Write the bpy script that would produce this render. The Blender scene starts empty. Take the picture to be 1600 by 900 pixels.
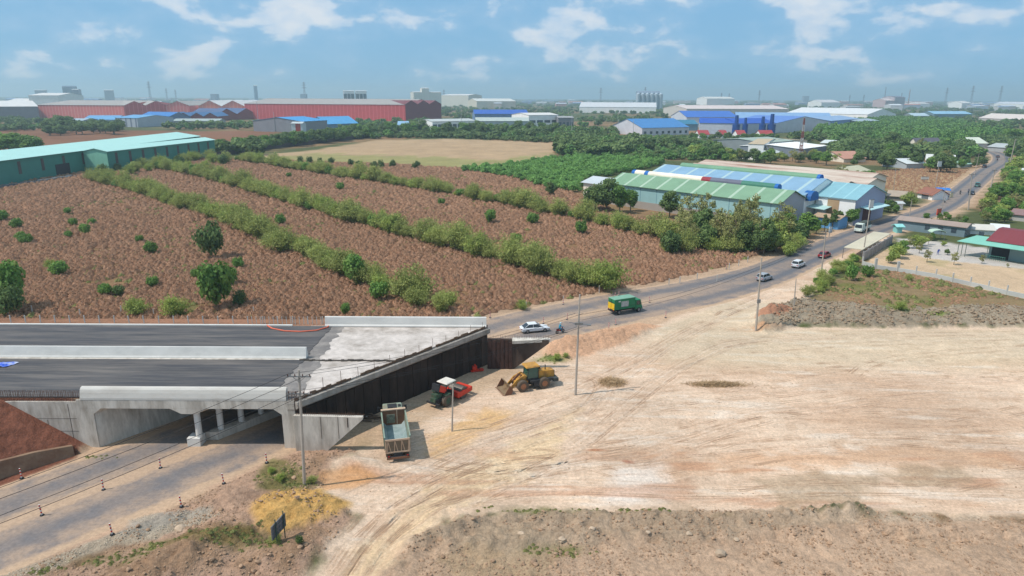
import bpy, bmesh, math, random
import numpy as np
from mathutils import Vector, Matrix
SC = bpy.context.scene
COL = SC.collection
R = math.radians
# ------------------------------------------------------------------ camera, sky, sun, exposure
CAM_H = 36.0
FPX = 1067.0                     # focal length in units of a 1600 wide picture
PITCH = math.atan(299/1067.0)
ROLL = math.atan(7/1600.0)
_c, _s = math.cos(ROLL), math.sin(ROLL)
_R0 = Vector((1, 0, 0)); _U0 = Vector((0, math.sin(PITCH), math.cos(PITCH))); _F = Vector((0, math.cos(PITCH), -math.sin(PITCH)))
_right = _R0*_c + _U0*_s; _up = _U0*_c - _R0*_s
cam_d = bpy.data.cameras.new('camera'); cam = bpy.data.objects.new('camera', cam_d); COL.objects.link(cam)
M = Matrix((_right, _up, -_F)).transposed().to_4x4(); M.translation = (0, 0, CAM_H)
cam.matrix_world = M
cam_d.sensor_width = 36; cam_d.lens = FPX/1600*36; cam_d.clip_end = 40000; cam_d.clip_start = 0.5
SC.camera = cam
SHX, SHY = 0.96, 0.28           # the way shadows fall on the ground
ELEV = R(56)
world = bpy.data.worlds.new('World'); SC.world = world; world.use_nodes = True
wn = world.node_tree.nodes; wl = world.node_tree.links
def wnode(t, **k):
    n = wn.new(t)
    for a, b in k.items(): setattr(n, a, b)
    return n
bg = wn['Background']; bg.inputs[1].default_value = 0.14
sky = wnode('ShaderNodeTexSky', sky_type='NISHITA', sun_disc=False)
sky.sun_elevation = ELEV; sky.sun_rotation = math.atan2(-SHX, -SHY); sky.altitude = 0
sky.air_density = 1.0; sky.dust_density = 0.6; sky.ozone_density = 3.0
tc = wnode('ShaderNodeTexCoord')
tint = wnode('ShaderNodeMix', data_type='RGBA', blend_type='MULTIPLY'); tint.inputs[0].default_value = 1
tint.inputs[7].default_value = (0.54, 0.76, 0.98, 1)
wl.new(sky.outputs[0], tint.inputs[6])
mp = wnode('ShaderNodeMapping'); mp.inputs['Scale'].default_value = (1.0, 1.0, 2.0)
wl.new(tc.outputs['Generated'], mp.inputs[0])
n1 = wnode('ShaderNodeTexNoise'); n1.inputs['Scale'].default_value = 12.5; n1.inputs['Detail'].default_value = 8; n1.inputs['Roughness'].default_value = 0.5; n1.inputs['Distortion'].default_value = 0.15
wl.new(mp.outputs[0], n1.inputs[0])
n2 = wnode('ShaderNodeTexNoise'); n2.inputs['Scale'].default_value = 2.6; n2.inputs['Detail'].default_value = 3
wl.new(mp.outputs[0], n2.inputs[0])
sx = wnode('ShaderNodeSeparateXYZ'); wl.new(tc.outputs['Generated'], sx.inputs[0])
elev = wnode('ShaderNodeMapRange'); elev.inputs[1].default_value = 0.012; elev.inputs[2].default_value = 0.115; elev.inputs[3].default_value = -0.10; elev.inputs[4].default_value = 0.045
wl.new(sx.outputs[2], elev.inputs[0])
def wmath(op, a, b=None):
    n = wnode('ShaderNodeMath', operation=op)
    for i, q in enumerate((a, b)):
        if q is None: continue
        if isinstance(q, (int, float)): n.inputs[i].default_value = q
        else: wl.new(q, n.inputs[i])
    return n.outputs[0]
sm = wmath('ADD', wmath('ADD', n1.outputs[0], wmath('MULTIPLY', wmath('SUBTRACT', n2.outputs[0], 0.5), 0.30)), elev.outputs[0])
dense = wnode('ShaderNodeMapRange', interpolation_type='SMOOTHSTEP'); dense.inputs[1].default_value = 0.49; dense.inputs[2].default_value = 0.61
dense.inputs[3].default_value = 0; dense.inputs[4].default_value = 0.82; wl.new(sm, dense.inputs[0])
thin = wnode('ShaderNodeMapRange', interpolation_type='SMOOTHSTEP'); thin.inputs[1].default_value = 0.36; thin.inputs[2].default_value = 0.58
thin.inputs[3].default_value = 0; thin.inputs[4].default_value = 0.22; wl.new(sm, thin.inputs[0])
cov = wmath('MAXIMUM', dense.outputs[0], thin.outputs[0])
mixc = wnode('ShaderNodeMix', data_type='RGBA'); cl = wnode('ShaderNodeMix', data_type='RGBA'); cl.inputs[6].default_value = (3.5, 4.5, 5.7, 1); cl.inputs[7].default_value = (5.7, 5.8, 6.0, 1)
n3 = wnode('ShaderNodeTexNoise'); n3.inputs['Scale'].default_value = 26; n3.inputs['Detail'].default_value = 6; wl.new(mp.outputs[0], n3.inputs[0])
sh = wnode('ShaderNodeMapRange'); sh.inputs[1].default_value = 0.50; sh.inputs[2].default_value = 0.72; wl.new(wmath('ADD', sm, wmath('MULTIPLY', wmath('SUBTRACT', n3.outputs[0], 0.5), 0.35)), sh.inputs[0]); wl.new(sh.outputs[0], cl.inputs[0]); wl.new(cl.outputs[2], mixc.inputs[7])
flat = wnode('ShaderNodeMix', data_type='RGBA'); flat.inputs[0].default_value = 0.85; flat.inputs[7].default_value = (1.5, 3.15, 4.85, 1); wl.new(tint.outputs[2], flat.inputs[6])
wl.new(cov, mixc.inputs[0]); wl.new(flat.outputs[2], mixc.inputs[6]); wl.new(mixc.outputs[2], bg.inputs[0])
sun_d = bpy.data.lights.new('sun', 'SUN'); sun_d.energy = 3.7; sun_d.angle = R(0.53); sun_d.color = (1, 0.955, 0.89)
sun = bpy.data.objects.new('sun', sun_d); COL.objects.link(sun)
sun.rotation_euler = Vector((math.cos(ELEV)*SHX, math.cos(ELEV)*SHY, -math.sin(ELEV))).to_track_quat('-Z', 'Y').to_euler()
sun.location = (0, 0, 200)
SC.view_settings.view_transform = 'Standard'; SC.view_settings.look = 'None'; SC.view_settings.exposure = 0.12; SC.view_settings.gamma = 1.0
SC.view_settings.use_curve_mapping = False
SC.render.engine = 'CYCLES'
cy = SC.cycles; cy.max_bounces = 5; cy.diffuse_bounces = 2; cy.glossy_bounces = 2; cy.transmission_bounces = 3; cy.transparent_max_bounces = 6; cy.volume_bounces = 0
cy.use_denoising = True
cy.caustics_reflective = False; cy.caustics_refractive = False

# ------------------------------------------------------------------ helpers
def ray(x, y):
    u = (x-800)/FPX; v = -(y-450)/FPX
    return _F + _right*u + _up*v
def W(x, y, z=0.0):
    "the world point at height z seen at photo pixel x, y"
    d = ray(x, y); t = (z-CAM_H)/d.z
    return Vector((d.x*t, d.y*t, z))
def WY(x, y, Y):
    "the world point at distance Y"
    d = ray(x, y); t = Y/d.y
    return Vector((d.x*t, Y, CAM_H+d.z*t))
def HT(x, yb, yt):
    "height of an upright thing whose foot is at x,yb and whose top is at yt"
    g = W(x, yb); return WY(x, yt, g.y).z
def lin(v):
    v /= 255.0
    return v/12.92 if v <= 0.04045 else ((v+0.055)/1.055)**2.4
def C(r, g, b, k=0.80): return (min(lin(r)*k, .9), min(lin(g)*k, .9), min(lin(b)*k, .9))
MATS = {}
def mat(name, col, rough=0.8, metal=0.0, var=0.12, scale=1.5, bump=0.0, bscale=6.0, dirt=None, dirt_amt=0.0, dirt_scale=0.6, trans=0.0, spec=0.3, aniso=None, rnd=0.0, emit=0):
    if name in MATS: return MATS[name]
    m = bpy.data.materials.new(name); m.use_nodes = True; nt = m.node_tree; N = nt.nodes; L = nt.links
    b = N['Principled BSDF']; b.inputs['Roughness'].default_value = rough; b.inputs['Metallic'].default_value = metal
    b.inputs['Specular IOR Level'].default_value = spec
    t = N.new('ShaderNodeTexCoord'); vec = t.outputs['Object']
    if aniso:
        mm = N.new('ShaderNodeMapping'); mm.inputs['Scale'].default_value = aniso; L.new(vec, mm.inputs[0]); vec = mm.outputs[0]
    n = N.new('ShaderNodeTexNoise'); n.inputs['Scale'].default_value = scale; n.inputs['Detail'].default_value = 6; n.inputs['Roughness'].default_value = 0.65; L.new(vec, n.inputs[0])
    r = N.new('ShaderNodeMapRange'); r.inputs[1].default_value = 0.3; r.inputs[2].default_value = 0.7; r.inputs[3].default_value = 1-var; r.inputs[4].default_value = 1+var; L.new(n.outputs[0], r.inputs[0])
    mul = N.new('ShaderNodeVectorMath'); mul.operation = 'SCALE'; mul.inputs[0].default_value = col[:3]; L.new(r.outputs[0], mul.inputs['Scale'])
    out = mul.outputs[0]
    if rnd:
        oi = N.new('ShaderNodeObjectInfo'); rr = N.new('ShaderNodeMapRange'); rr.inputs[3].default_value = 1-rnd; rr.inputs[4].default_value = 1+rnd; L.new(oi.outputs['Random'], rr.inputs[0])
        m2 = N.new('ShaderNodeVectorMath'); m2.operation = 'SCALE'; L.new(out, m2.inputs[0]); L.new(rr.outputs[0], m2.inputs['Scale']); out = m2.outputs[0]
    if dirt:
        n2 = N.new('ShaderNodeTexNoise'); n2.inputs['Scale'].default_value = dirt_scale; n2.inputs['Detail'].default_value = 8; n2.inputs['Roughness'].default_value = 0.7; L.new(vec, n2.inputs[0])
        r2 = N.new('ShaderNodeMapRange'); r2.inputs[1].default_value = 0.42; r2.inputs[2].default_value = 0.66; r2.inputs[3].default_value = 0; r2.inputs[4].default_value = dirt_amt; L.new(n2.outputs[0], r2.inputs[0])
        mx = N.new('ShaderNodeMix'); mx.data_type = 'RGBA'; mx.inputs[7].default_value = (*dirt[:3], 1); L.new(r2.outputs[0], mx.inputs[0]); L.new(out, mx.inputs[6]); out = mx.outputs[2]
    L.new(out, b.inputs['Base Color'])
    if bump:
        n3 = N.new('ShaderNodeTexNoise'); n3.inputs['Scale'].default_value = bscale; n3.inputs['Detail'].default_value = 5; L.new(vec, n3.inputs[0])
        bp = N.new('ShaderNodeBump'); bp.inputs['Strength'].default_value = min(1, bump*4); bp.inputs['Distance'].default_value = bump; L.new(n3.outputs[0], bp.inputs['Height']); L.new(bp.outputs[0], b.inputs['Normal'])
    if trans:
        tr = N.new('ShaderNodeBsdfTranslucent'); L.new(out, tr.inputs[0]); ms = N.new('ShaderNodeMixShader'); ms.inputs[0].default_value = trans
        L.new(b.outputs[0], ms.inputs[1]); L.new(tr.outputs[0], ms.inputs[2]); L.new(ms.outputs[0], N['Material Output'].inputs[0])
    MATS[name] = m
    return m
class MB:
    def __init__(s): s.v = []; s.f = []; s.m = []; s.k = 0
    def _add(s, pts, faces):
        o = len(s.v); s.v += [tuple(p) for p in pts]
        for f in faces: s.f.append([o+i for i in f]); s.m.append(s.k)
        return s
    def hexa(s, p): return s._add(p, [(0, 3, 2, 1), (4, 5, 6, 7), (0, 1, 5, 4), (1, 2, 6, 5), (2, 3, 7, 6), (3, 0, 4, 7)])
    def box(s, x0, x1, y0, y1, z0, z1): return s.hexa([(x0, y0, z0), (x1, y0, z0), (x1, y1, z0), (x0, y1, z0), (x0, y0, z1), (x1, y0, z1), (x1, y1, z1), (x0, y1, z1)])
    def quad(s, *p): return s._add(p, [tuple(range(len(p)))])
    def prism(s, poly, d):
        n = len(poly); d = Vector(d); a = [Vector(p) for p in poly]
        return s._add(a+[p+d for p in a], [tuple(range(n))[::-1], tuple(range(n, 2*n))]+[(i, (i+1) % n, n+(i+1) % n, n+i) for i in range(n)])
    def wallseg(s, a, b, t, z0, z1):
        a = Vector((a[0], a[1], 0)); b = Vector((b[0], b[1], 0)); d = (b-a).normalized(); n = Vector((-d.y, d.x, 0))*t/2
        return s.hexa([(p.x, p.y, z0) for p in (a-n, b-n, b+n, a+n)]+[(p.x, p.y, z1) for p in (a-n, b-n, b+n, a+n)])
    def cyl(s, p0, p1, r0, r1=None, n=12):
        r1 = r0 if r1 is None else r1; p0 = Vector(p0); p1 = Vector(p1); d = (p1-p0).normalized()
        u = d.orthogonal().normalized(); w = d.cross(u); P = []
        for c, r in ((p0, r0), (p1, r1)):
            for i in range(n): a = 2*math.pi*i/n; P.append(c+(u*math.cos(a)+w*math.sin(a))*r)
        return s._add(P, [tuple(range(n))[::-1], tuple(range(n, 2*n))]+[(i, (i+1) % n, n+(i+1) % n, n+i) for i in range(n)])
    def tube(s, pts, r, n=5):
        for a, b in zip(pts[:-1], pts[1:]): s.cyl(a, b, r, r, n)
        return s
    def loft(s, secs, cap=True):
        n = len(secs[0]); P = [p for q in secs for p in q]; F = []
        for k in range(len(secs)-1):
            for i in range(n): F.append((k*n+i, k*n+(i+1) % n, (k+1)*n+(i+1) % n, (k+1)*n+i))
        if cap: F.append(tuple(range(n))[::-1]); F.append(tuple(range((len(secs)-1)*n, len(secs)*n)))
        return s._add(P, F)
    def mesh(s, name, mats, smooth=False, recalc=True):
        me = bpy.data.meshes.new(name); me.from_pydata(s.v, [], s.f)
        for q in (mats if isinstance(mats, (list, tuple)) else [mats]): me.materials.append(q)
        me.polygons.foreach_set('material_index', s.m)
        if recalc:
            b = bmesh.new(); b.from_mesh(me); bmesh.ops.recalc_face_normals(b, faces=b.faces); b.to_mesh(me); b.free()
        if smooth: me.polygons.foreach_set('use_smooth', [True]*len(me.polygons))
        return me
    def build(s, name, mats, parent=None, smooth=False, bevel=0, recalc=True):
        o = bpy.data.objects.new(name, s.mesh(name, mats, smooth, recalc)); COL.objects.link(o)
        if parent: o.parent = parent
        if bevel:
            md = o.modifiers.new('bevel', 'BEVEL'); md.width = bevel; md.segments = 2; md.limit_method = 'ANGLE'; md.angle_limit = R(40)
        return o
def tag(o, label, cat, group=None):
    o['label'] = label; o['category'] = cat
    if group: o['group'] = group
    return o
def kind(o, k, label=None, cat=None):
    o['kind'] = k
    if label: o['label'] = label
    if cat: o['category'] = cat
    return o
def thing(name, label, cat, loc=(0, 0, 0), rz=0, group=None):
    o = bpy.data.objects.new(name, None); o.empty_display_size = 0.5; COL.objects.link(o); o.location = loc; o.rotation_euler = (0, 0, rz)
    return tag(o, label, cat, group)
def copy_tree(o, parent=None):
    c = o.copy(); COL.objects.link(c); c.parent = parent
    for ch in list(o.children): copy_tree(ch, c)
    return c
def dup(root, loc, rz=0, label=None, group=None, scale=None):
    c = copy_tree(root); c.location = loc; c.rotation_euler = (0, 0, rz)
    if label: c['label'] = label
    if group: c['group'] = group
    if scale: c.scale = (scale,)*3 if isinstance(scale, (int, float)) else scale
    return c
# value noise for terrain
def _hash(ix, iy, seed):
    h = (ix*374761393+iy*668265263+seed*1442695041) & 0xffffffff
    h = ((h ^ (h >> 13))*1274126177) & 0xffffffff
    return ((h ^ (h >> 16)) & 0xffff)/65535.0
def vnoise(x, y, seed=0):
    ix = np.floor(x).astype(np.int64); iy = np.floor(y).astype(np.int64); fx = x-ix; fy = y-iy
    fx = fx*fx*(3-2*fx); fy = fy*fy*(3-2*fy)
    a = _hash(ix, iy, seed); b = _hash(ix+1, iy, seed); c = _hash(ix, iy+1, seed); d = _hash(ix+1, iy+1, seed)
    return (a*(1-fx)+b*fx)*(1-fy)+(c*(1-fx)+d*fx)*fy
def fbm(x, y, o=4, seed=0, g=0.5):
    t = 0; a = 1; s = 0
    for i in range(o): t = t+a*vnoise(x, y, seed+i*17); s += a; a *= g; x = x*2.03+11.3; y = y*2.03+5.7
    return t/s
def sdp(X, Y, poly):
    "signed distance to a polygon, positive inside"
    d = np.full(X.shape, 1e12); ins = np.zeros(X.shape, bool); n = len(poly)
    for i in range(n):
        ax, ay = poly[i][0], poly[i][1]; bx, by = poly[(i+1) % n][0], poly[(i+1) % n][1]
        ex, ey = bx-ax, by-ay; L = ex*ex+ey*ey+1e-9
        t = np.clip(((X-ax)*ex+(Y-ay)*ey)/L, 0, 1); d = np.minimum(d, (X-ax-t*ex)**2+(Y-ay-t*ey)**2)
        if abs(ey) > 1e-9:
            c = (ay > Y) != (by > Y); ins ^= c & (X < (bx-ax)*(Y-ay)/ey+ax)
    return np.where(ins, 1, -1)*np.sqrt(d)
def sdl(X, Y, line):
    d = np.full(X.shape, 1e12)
    for (ax, ay), (bx, by) in zip(line[:-1], line[1:]):
        ex, ey = bx-ax, by-ay; t = np.clip(((X-ax)*ex+(Y-ay)*ey)/(ex*ex+ey*ey+1e-9), 0, 1)
        d = np.minimum(d, (X-ax-t*ex)**2+(Y-ay-t*ey)**2)
    return np.sqrt(d)
def GP(pix): return [(W(x, y).x, W(x, y).y) for x, y in pix]
def smooth01(t): t = np.clip(t, 0, 1); return t*t*(3-2*t)

# ------------------------------------------------------------------ road line (centre points, half width, dusty median strength)
RC = [(-75.5, 12.5, 6.9, 1), (-44.3, 51.0, 6.9, 1), (-31.7, 66.3, 6.9, 1), (-14, 88.5, 7.0, 1), (-2.5, 100.5, 7.2, 1), (5.5, 107.0, 7.4, 1), (14.5, 113.0, 7.4, 1), (24.5, 119.5, 7.3, .9),
      (36.5, 126.8, 6.9, .6), (52.5, 139.3, 5.8, .15), (73.0, 160.7, 5.0, 0), (105.8, 194.5, 4.8, 0), (135.5, 221.5, 4.8, 0), (158, 246, 4.8, 0), (181, 275, 4.9, 0), (208, 309, 5, 0), (245, 356, 5, 0), (288, 408, 5, 0), (324, 462, 5, 0), (345, 510, 5, 0), (355, 560, 5, 0), (352, 620, 5, 0)]
def catmull(P, n=8):
    out = []
    for i in range(len(P)-1):
        p0 = P[max(i-1, 0)]; p1 = P[i]; p2 = P[i+1]; p3 = P[min(i+2, len(P)-1)]
        for k in range(n):
            t = k/n; out.append(tuple(0.5*((2*b)+(-a+c)*t+(2*a-5*b+4*c-d)*t*t+(-a+3*b-3*c+d)*t**3) for a, b, c, d in zip(p0, p1, p2, p3)))
    out.append(tuple(P[-1])); return out
RL = catmull(RC, 8)
ROADLINE = [(p[0], p[1]) for p in RL[::2]]
SK = Vector((0.628, 0.778, 0)).normalized()      # direction of the lower road
YN, YF = 65.2, 89.0                              # near and far edge of the overpass deck
DZ = 5.6                                         # deck height
def skx(x, Y): return x+(Y-YN)*SK.x/SK.y         # follow the skew
AX = -45.0; BX = -22.6                           # outer faces of the two end walls at the near edge
# ------------------------------------------------------------------ terrain
LOWWALL = GP([(-60, 772), (0, 750), (60, 731), (118, 713)])
MOUNDS = [  # pixel, rx, ry, angle, height, roughness
    (520, 728, 4.0, 1.8, 0.25, 0.8, .5), (560, 733, 2.5, 1.2, 0, 0.35, .3), (470, 800, 4.2, 2.6, 0.1, .55, .3), (430, 800, 3, 2, 0.1, .3, .3), (335, 850, 5.0, 2.6, 0.5, 1.1, .6), (455, 872, 5.0, 2.2, 0.5, .7, .6), (250, 905, 6, 2.2, .6, 1.2, .7),
    (375, 778, 3.0, 1.3, .7, .7, .5), (880, 545, 4.0, 2.2, 0.3, 1.1, .35), (930, 532, 6.0, 2.5, 0.5, 0.8, .3), (985, 523, 6.0, 2.0, 0.5, 0.6, .3), (1205, 492, 3.2, 2.0, 0, 1.0, .4), (1120, 488, 3, 1.5, .3, .35, .3), (1120, 497, 2, 1.0, .3, .3, .3),
    (1320, 800, 2.4, 0.8, 0.1, 0.45, .4), (1290, 760, 4.5, 2.2, 0.1, 0.2, .3), (1180, 505, 4, 1.6, 0, .5, .4), (700, 800, 6, 1.3, .1, .3, .4)]
POLY = {
 'brush': GP([(-500, 620), (-700, 300), (0, 290), (130, 270), (200, 250), (333, 247), (450, 252), (600, 257), (730, 264), (860, 285), (960, 330), (1080, 365), (1180, 385), (1235, 395), (1180, 418), (1000, 457), (850, 478), (760, 505), (740, 530), (0, 560)]),
 'mown': GP([(345, 247), (480, 236), (590, 219), (700, 217), (870, 222), (862, 246), (730, 264), (600, 257), (450, 253)]),
 'farbrown': GP([(-200, 245), (-200, 212), (60, 201), (300, 205), (430, 204), (450, 214), (330, 232), (330, 222), (200, 222), (60, 237)]),
 'lot': GP([(330, 1500), (480, 900), (560, 810), (500, 770), (520, 735), (580, 690), (600, 640), (700, 560), (800, 545), (850, 560), (1000, 520), (1080, 488), (1180, 450), (1250, 420), (1300, 395), (1400, 352), (1412, 360), (1320, 405), (1285, 440), (1260, 475), (1210, 512), (1300, 512), (1900, 512), (2400, 700), (2100, 830), (1600, 812), (1350, 802), (1100, 812), (800, 800), (700, 815), (640, 860), (580, 1000), (560, 1500)]),
 'bermlow': GP([(560, 1500), (600, 900), (650, 845), (720, 812), (900, 800), (1340, 798), (1600, 812), (2100, 835), (2300, 1500)]),
 'graylow': GP([(640, 850), (700, 815), (800, 800), (1000, 800), (1180, 802), (1330, 795), (1360, 812), (1330, 835), (1100, 850), (900, 850), (760, 855)]),
 'graypatch': GP([(1160, 745), (1340, 733), (1500, 732), (1520, 745), (1380, 760), (1330, 800), (1240, 800), (1190, 770)]),
 'berm': GP([(1200, 485), (1240, 472), (1300, 476), (1400, 488), (1600, 484), (1800, 482), (1800, 511), (1600, 510), (1400, 512), (1250, 508), (1195, 520), (1180, 512)]),
 'plot': GP([(1240, 470), (1260, 470), (1300, 440), (1360, 418), (1400, 425), (1450, 432), (1600, 470), (1750, 510), (1750, 490), (1400, 487), (1300, 474)]),
 'yard': GP([(1350, 415), (1375, 385), (1420, 390), (1500, 395), (1650, 410), (1800, 420), (1800, 520), (1600, 466), (1450, 436)]),
 'dryplot': GP([(1372, 292), (1368, 268), (1420, 262), (1500, 266), (1536, 262), (1520, 284), (1470, 302), (1440, 300), (1400, 300)]),
 'court': GP([(1400, 372), (1470, 378), (1700, 410), (1700, 430), (1500, 410), (1440, 402), (1420, 395)]),
 'left': GP([(-200, 1500), (-100, 960), (0, 900), (200, 825), (420, 725), (470, 705), (560, 700), (520, 740), (500, 770), (560, 810), (480, 900), (330, 1500)]),
 'gravel': GP([(0, 900), (140, 850), (240, 815), (330, 800), (350, 812), (280, 840), (150, 860), (60, 905)]),
 'gravel2': GP([(200, 812), (255, 800), (330, 803), (250, 832), (190, 840)]),
 'yellow': GP([(398, 790), (430, 772), (500, 770), (545, 790), (530, 812), (480, 820), (430, 845), (402, 830)]),
 'orange': GP([(500, 745), (560, 735), (590, 745), (540, 765), (500, 760)]),
 'greenpatch': GP([(408, 735), (425, 715), (450, 722), (475, 745), (490, 765), (450, 772), (405, 772)]),
 'spoil': GP([(848, 565), (862, 535), (900, 518), (1000, 505), (1030, 512), (985, 535), (900, 560)]),
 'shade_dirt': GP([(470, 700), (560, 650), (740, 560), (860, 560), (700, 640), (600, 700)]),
 'redpatch': GP([(1180, 497), (1190, 483), (1220, 480), (1240, 492), (1215, 505)]),
 'redmound': GP([(-300, 900), (-300, 620), (0, 622), (135, 700), (118, 716), (0, 760)]),
 'verge': GP([(1040, 445), (1180, 405), (1245, 385), (1240, 393), (1180, 420), (1060, 452)]),
 'white1': GP([(960, 735), (1030, 730), (1040, 760), (1010, 785), (940, 780)]),
 'ochre1': GP([(1000, 712), (1200, 700), (1600, 700), (1600, 730), (1300, 735), (1060, 745), (1010, 740)]),
 'ochre2': GP([(660, 690), (760, 640), (800, 645), (760, 680), (690, 710)]),
 'track': GP([(500, 1000), (545, 900), (600, 820), (680, 750), (800, 690), (900, 640), (860, 720), (760, 770), (690, 815), (640, 860), (600, 1000)]),
}
def roadmask(X, Y): return sdl(X, Y, ROADLINE)
def hgt(X, Y):
    X = np.asarray(X, float); Y = np.asarray(Y, float); shp = X.shape
    H = np.zeros(shp)
    near = (Y < 330) & (Y > 0) & (X > -120) & (X < 200)
    x = X[near]; y = Y[near]
    if x.size == 0: return H
    h = (fbm(x/9, y/9, 3, 3)-.5)*0.25
    def inside(key, soft, amp=0.6):
        n = (fbm(x/2.2, y/2.2, 3, 91)-.5)*amp*2
        return smooth01((sdp(x, y, POLY[key])+n)/soft+.5)
    ridg = 1-np.abs(2*fbm(x/1.1, y/1.1, 4, 7)-1)
    clod = fbm(x/0.55, y/0.55, 3, 21)
    lot = inside('lot', 2.0)
    h += (fbm(x/3.0, y/0.5, 3, 5)-.5)*0.06*lot
    br = inside('brush', 3); h += br*(fbm(x/2.5, y/2.5, 3, 33)-.5)*0.5
    for key, hh, rg in (('bermlow', 0.1, 0.38), ('graylow', 0.0, 0.34), ('berm', 0.9, 0.9), ('left', 0.2, 0.42), ('spoil', 0.25, 0.3), ('yellow', .2, .3), ('gravel', 0.05, .15), ('plot', 0.3, .2)):
        k = inside(key, 1.6)
        h += k*(hh*(.4+fbm(x/5, y/3, 3, 41))+rg*(ridg-.75)*1.0+rg*(clod-.5)*0.7)
    # dozed windrows along the lower edge
    for line, w, a in ((GP([(640, 850), (760, 812), (900, 808), (1100, 812), (1340, 802)]), .7, .36), (GP([(700, 860), (900, 838), (1100, 842), (1340, 830), (1600, 838)]), .6, .36), (GP([(600, 900), (660, 850), (740, 818)]), .8, .3)):
        d = sdl(x, y, line)+(fbm(x, y, 3, 12)-.5)*1.4
        h += a*np.exp(-(d/w)**2)*(.5+clod)
    for (px, py, rx, ry, an, hh, rg) in MOUNDS:
        g = W(px, py); ca, sa = math.cos(an), math.sin(an); u = ((x-g.x)*ca+(y-g.y)*sa)/rx; v = (-(x-g.x)*sa+(y-g.y)*ca)/ry
        q = np.exp(-(u*u+v*v)**1.3*1.2); h += q*hh*(.75+.5*fbm(x/1.2, y/1.2, 3, 77))+q*rg*(ridg-.7)*.8
    # tyre ruts
    for line in TRACKS:
        d = sdl(x, y, line)
        for off in (0.85,): h -= 0.07*np.exp(-((np.abs(d-off))/0.22)**2)*lot
    # overpass embankment and the soil against its wing wall
    ex = -45.0+(y-YN)*SK.x/SK.y
    emb = (x < ex-0.1) & (y > YN-0.1) & (y < YF+3.0)
    slope = np.clip((YF+3.0+ (DZ-.15)*1.6 - y)/1.6, 0, DZ-.15)
    h = np.where(emb, DZ-.15+(clod-.5)*.12*(y > YF), h)
    h = np.where((x < ex-1) & (y >= YF+3.0), np.maximum(slope, h), h)
    s = sdl(x, y, LOWWALL)
    (ax, ay), (bx, by) = LOWWALL[0], LOWWALL[-1]
    side = (bx-ax)*(y-ay)-(by-ay)*(x-ax)
    inm = (side > 0) & (y < YN+.0) & (x < -44.6)
    wh = np.interp(x, [-56, -50, -46], [2.2, 1.5, .8]); zs = np.where(s < .75, 0, wh-.1+.62*(s-.75)+(ridg-.7)*.5+(clod-.5)*.35)
    wallt = np.clip((-44.9-x)/8.0*5.1+.2, 0, 5.35); zs = np.where(s < .75, 0, np.minimum(np.minimum(zs, wallt+(YN-y)*.12+.1), 5.4))
    h = np.where(inm, zs, h)
    # flat under the road
    rd = roadmask(x, y)
    wloc = 7.6-np.clip((y-125)/30, 0, 1)*2.2
    k = smooth01((rd-wloc)/2.5); k = np.where(inm | emb, 1, k); h = h*k
    # behind and under the deck, flat
    un = (y > YN) & (y < YF) & (x >= ex-.1) & (x < ex+24); h = np.where(un, 0, h)
    H[near] = h
    return H
def hz(x, y): return float(hgt(np.array([float(x)]), np.array([float(y)]))[0])
TRACKS = [catmull(GP(q), 6) for q in (
    [(520, 900), (580, 830), (680, 755), (800, 700), (960, 650), (1200, 610), (1600, 590)],
    [(560, 900), (610, 830), (700, 775), (820, 740), (1000, 715), (1300, 690), (1600, 700)],
    [(590, 900), (640, 840), (760, 770), (900, 700), (1000, 620), (1090, 560), (1200, 530), (1600, 520)],
    [(640, 700), (760, 660), (900, 610), (1000, 560), (1070, 520), (1180, 470), (1300, 420)],
    [(620, 745), (740, 690), (860, 650), (960, 600), (1060, 530), (1160, 480), (1280, 430)],
    [(700, 790), (850, 762), (1100, 770), (1400, 765), (1600, 770)],
    [(660, 720), (800, 730), (1000, 690), (1250, 640), (1600, 650)],
    [(1000, 720), (1200, 655), (1420, 620), (1600, 615)],
    [(600, 790), (760, 700), (900, 650), (940, 600), (890, 580), (840, 600)],
)]
TRACKS = [[(p[0], p[1]) for p in t] for t in TRACKS]
def axis(parts):
    out = []
    for a, b, st in parts: out += list(np.arange(a, b, st))
    return np.array(out)
def geo(a, b, st, g):
    o = [a]
    while o[-1] < b: o.append(o[-1]+st); st *= g
    return o
xs = np.concatenate([-np.array(geo(75, 9500, .5, 1.09))[::-1], np.arange(-74.75, 85, .25), np.array(geo(85, 9500, .4, 1.07))])
ys = np.concatenate([np.arange(14, 38, 1.0), np.arange(38, 72, .19), np.arange(72, 132, .26), np.array(geo(132, 11500, .4, 1.022))])
GX, GY = np.meshgrid(xs, ys); GZ = hgt(GX, GY)
# colour of the soil itself
base = np.zeros(GX.shape+(3,)); fx = GX; fy = GY
def put(m, col, var=0.0, n=None):
    global base
    c = np.array(col)
    if n is not None: c = c*(1+var*(n[..., None]-.5)*2)
    base = base*(1-m[..., None])+c*m[..., None]
nA = fbm(fx/60, fy/60, 5, 2); nB = fbm(fx/7, fy/7, 5, 4); nC = fbm(fx/1.6, fy/1.6, 4, 6); nS = fbm(fx/9+fy/30, fy/1.3+fx/25, 5, 8, .6); nS2 = fbm(fx/3+fy/20, fy/0.5+fx/18, 4, 9, .6)
put(np.ones(fx.shape), C(92, 98, 60)); put(smooth01((nA-.5)*8), C(150, 120, 88)); put(smooth01((nB-.62)*8)*.6, C(70, 92, 45))
def reg(key, col, soft=1.5, amp=1.5, var=0.0, n=None, a=1.0):
    w = (nC-.5)*amp+(nB-.5)*amp
    put(smooth01((sdp(fx, fy, POLY[key])+w)/soft+.5)*a, col, var, n)
reg('farbrown', C(140, 98, 72), 8, 8, .2, nA)
reg('mown', C(190, 160, 125), 5, 6, .12, nB)
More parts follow.
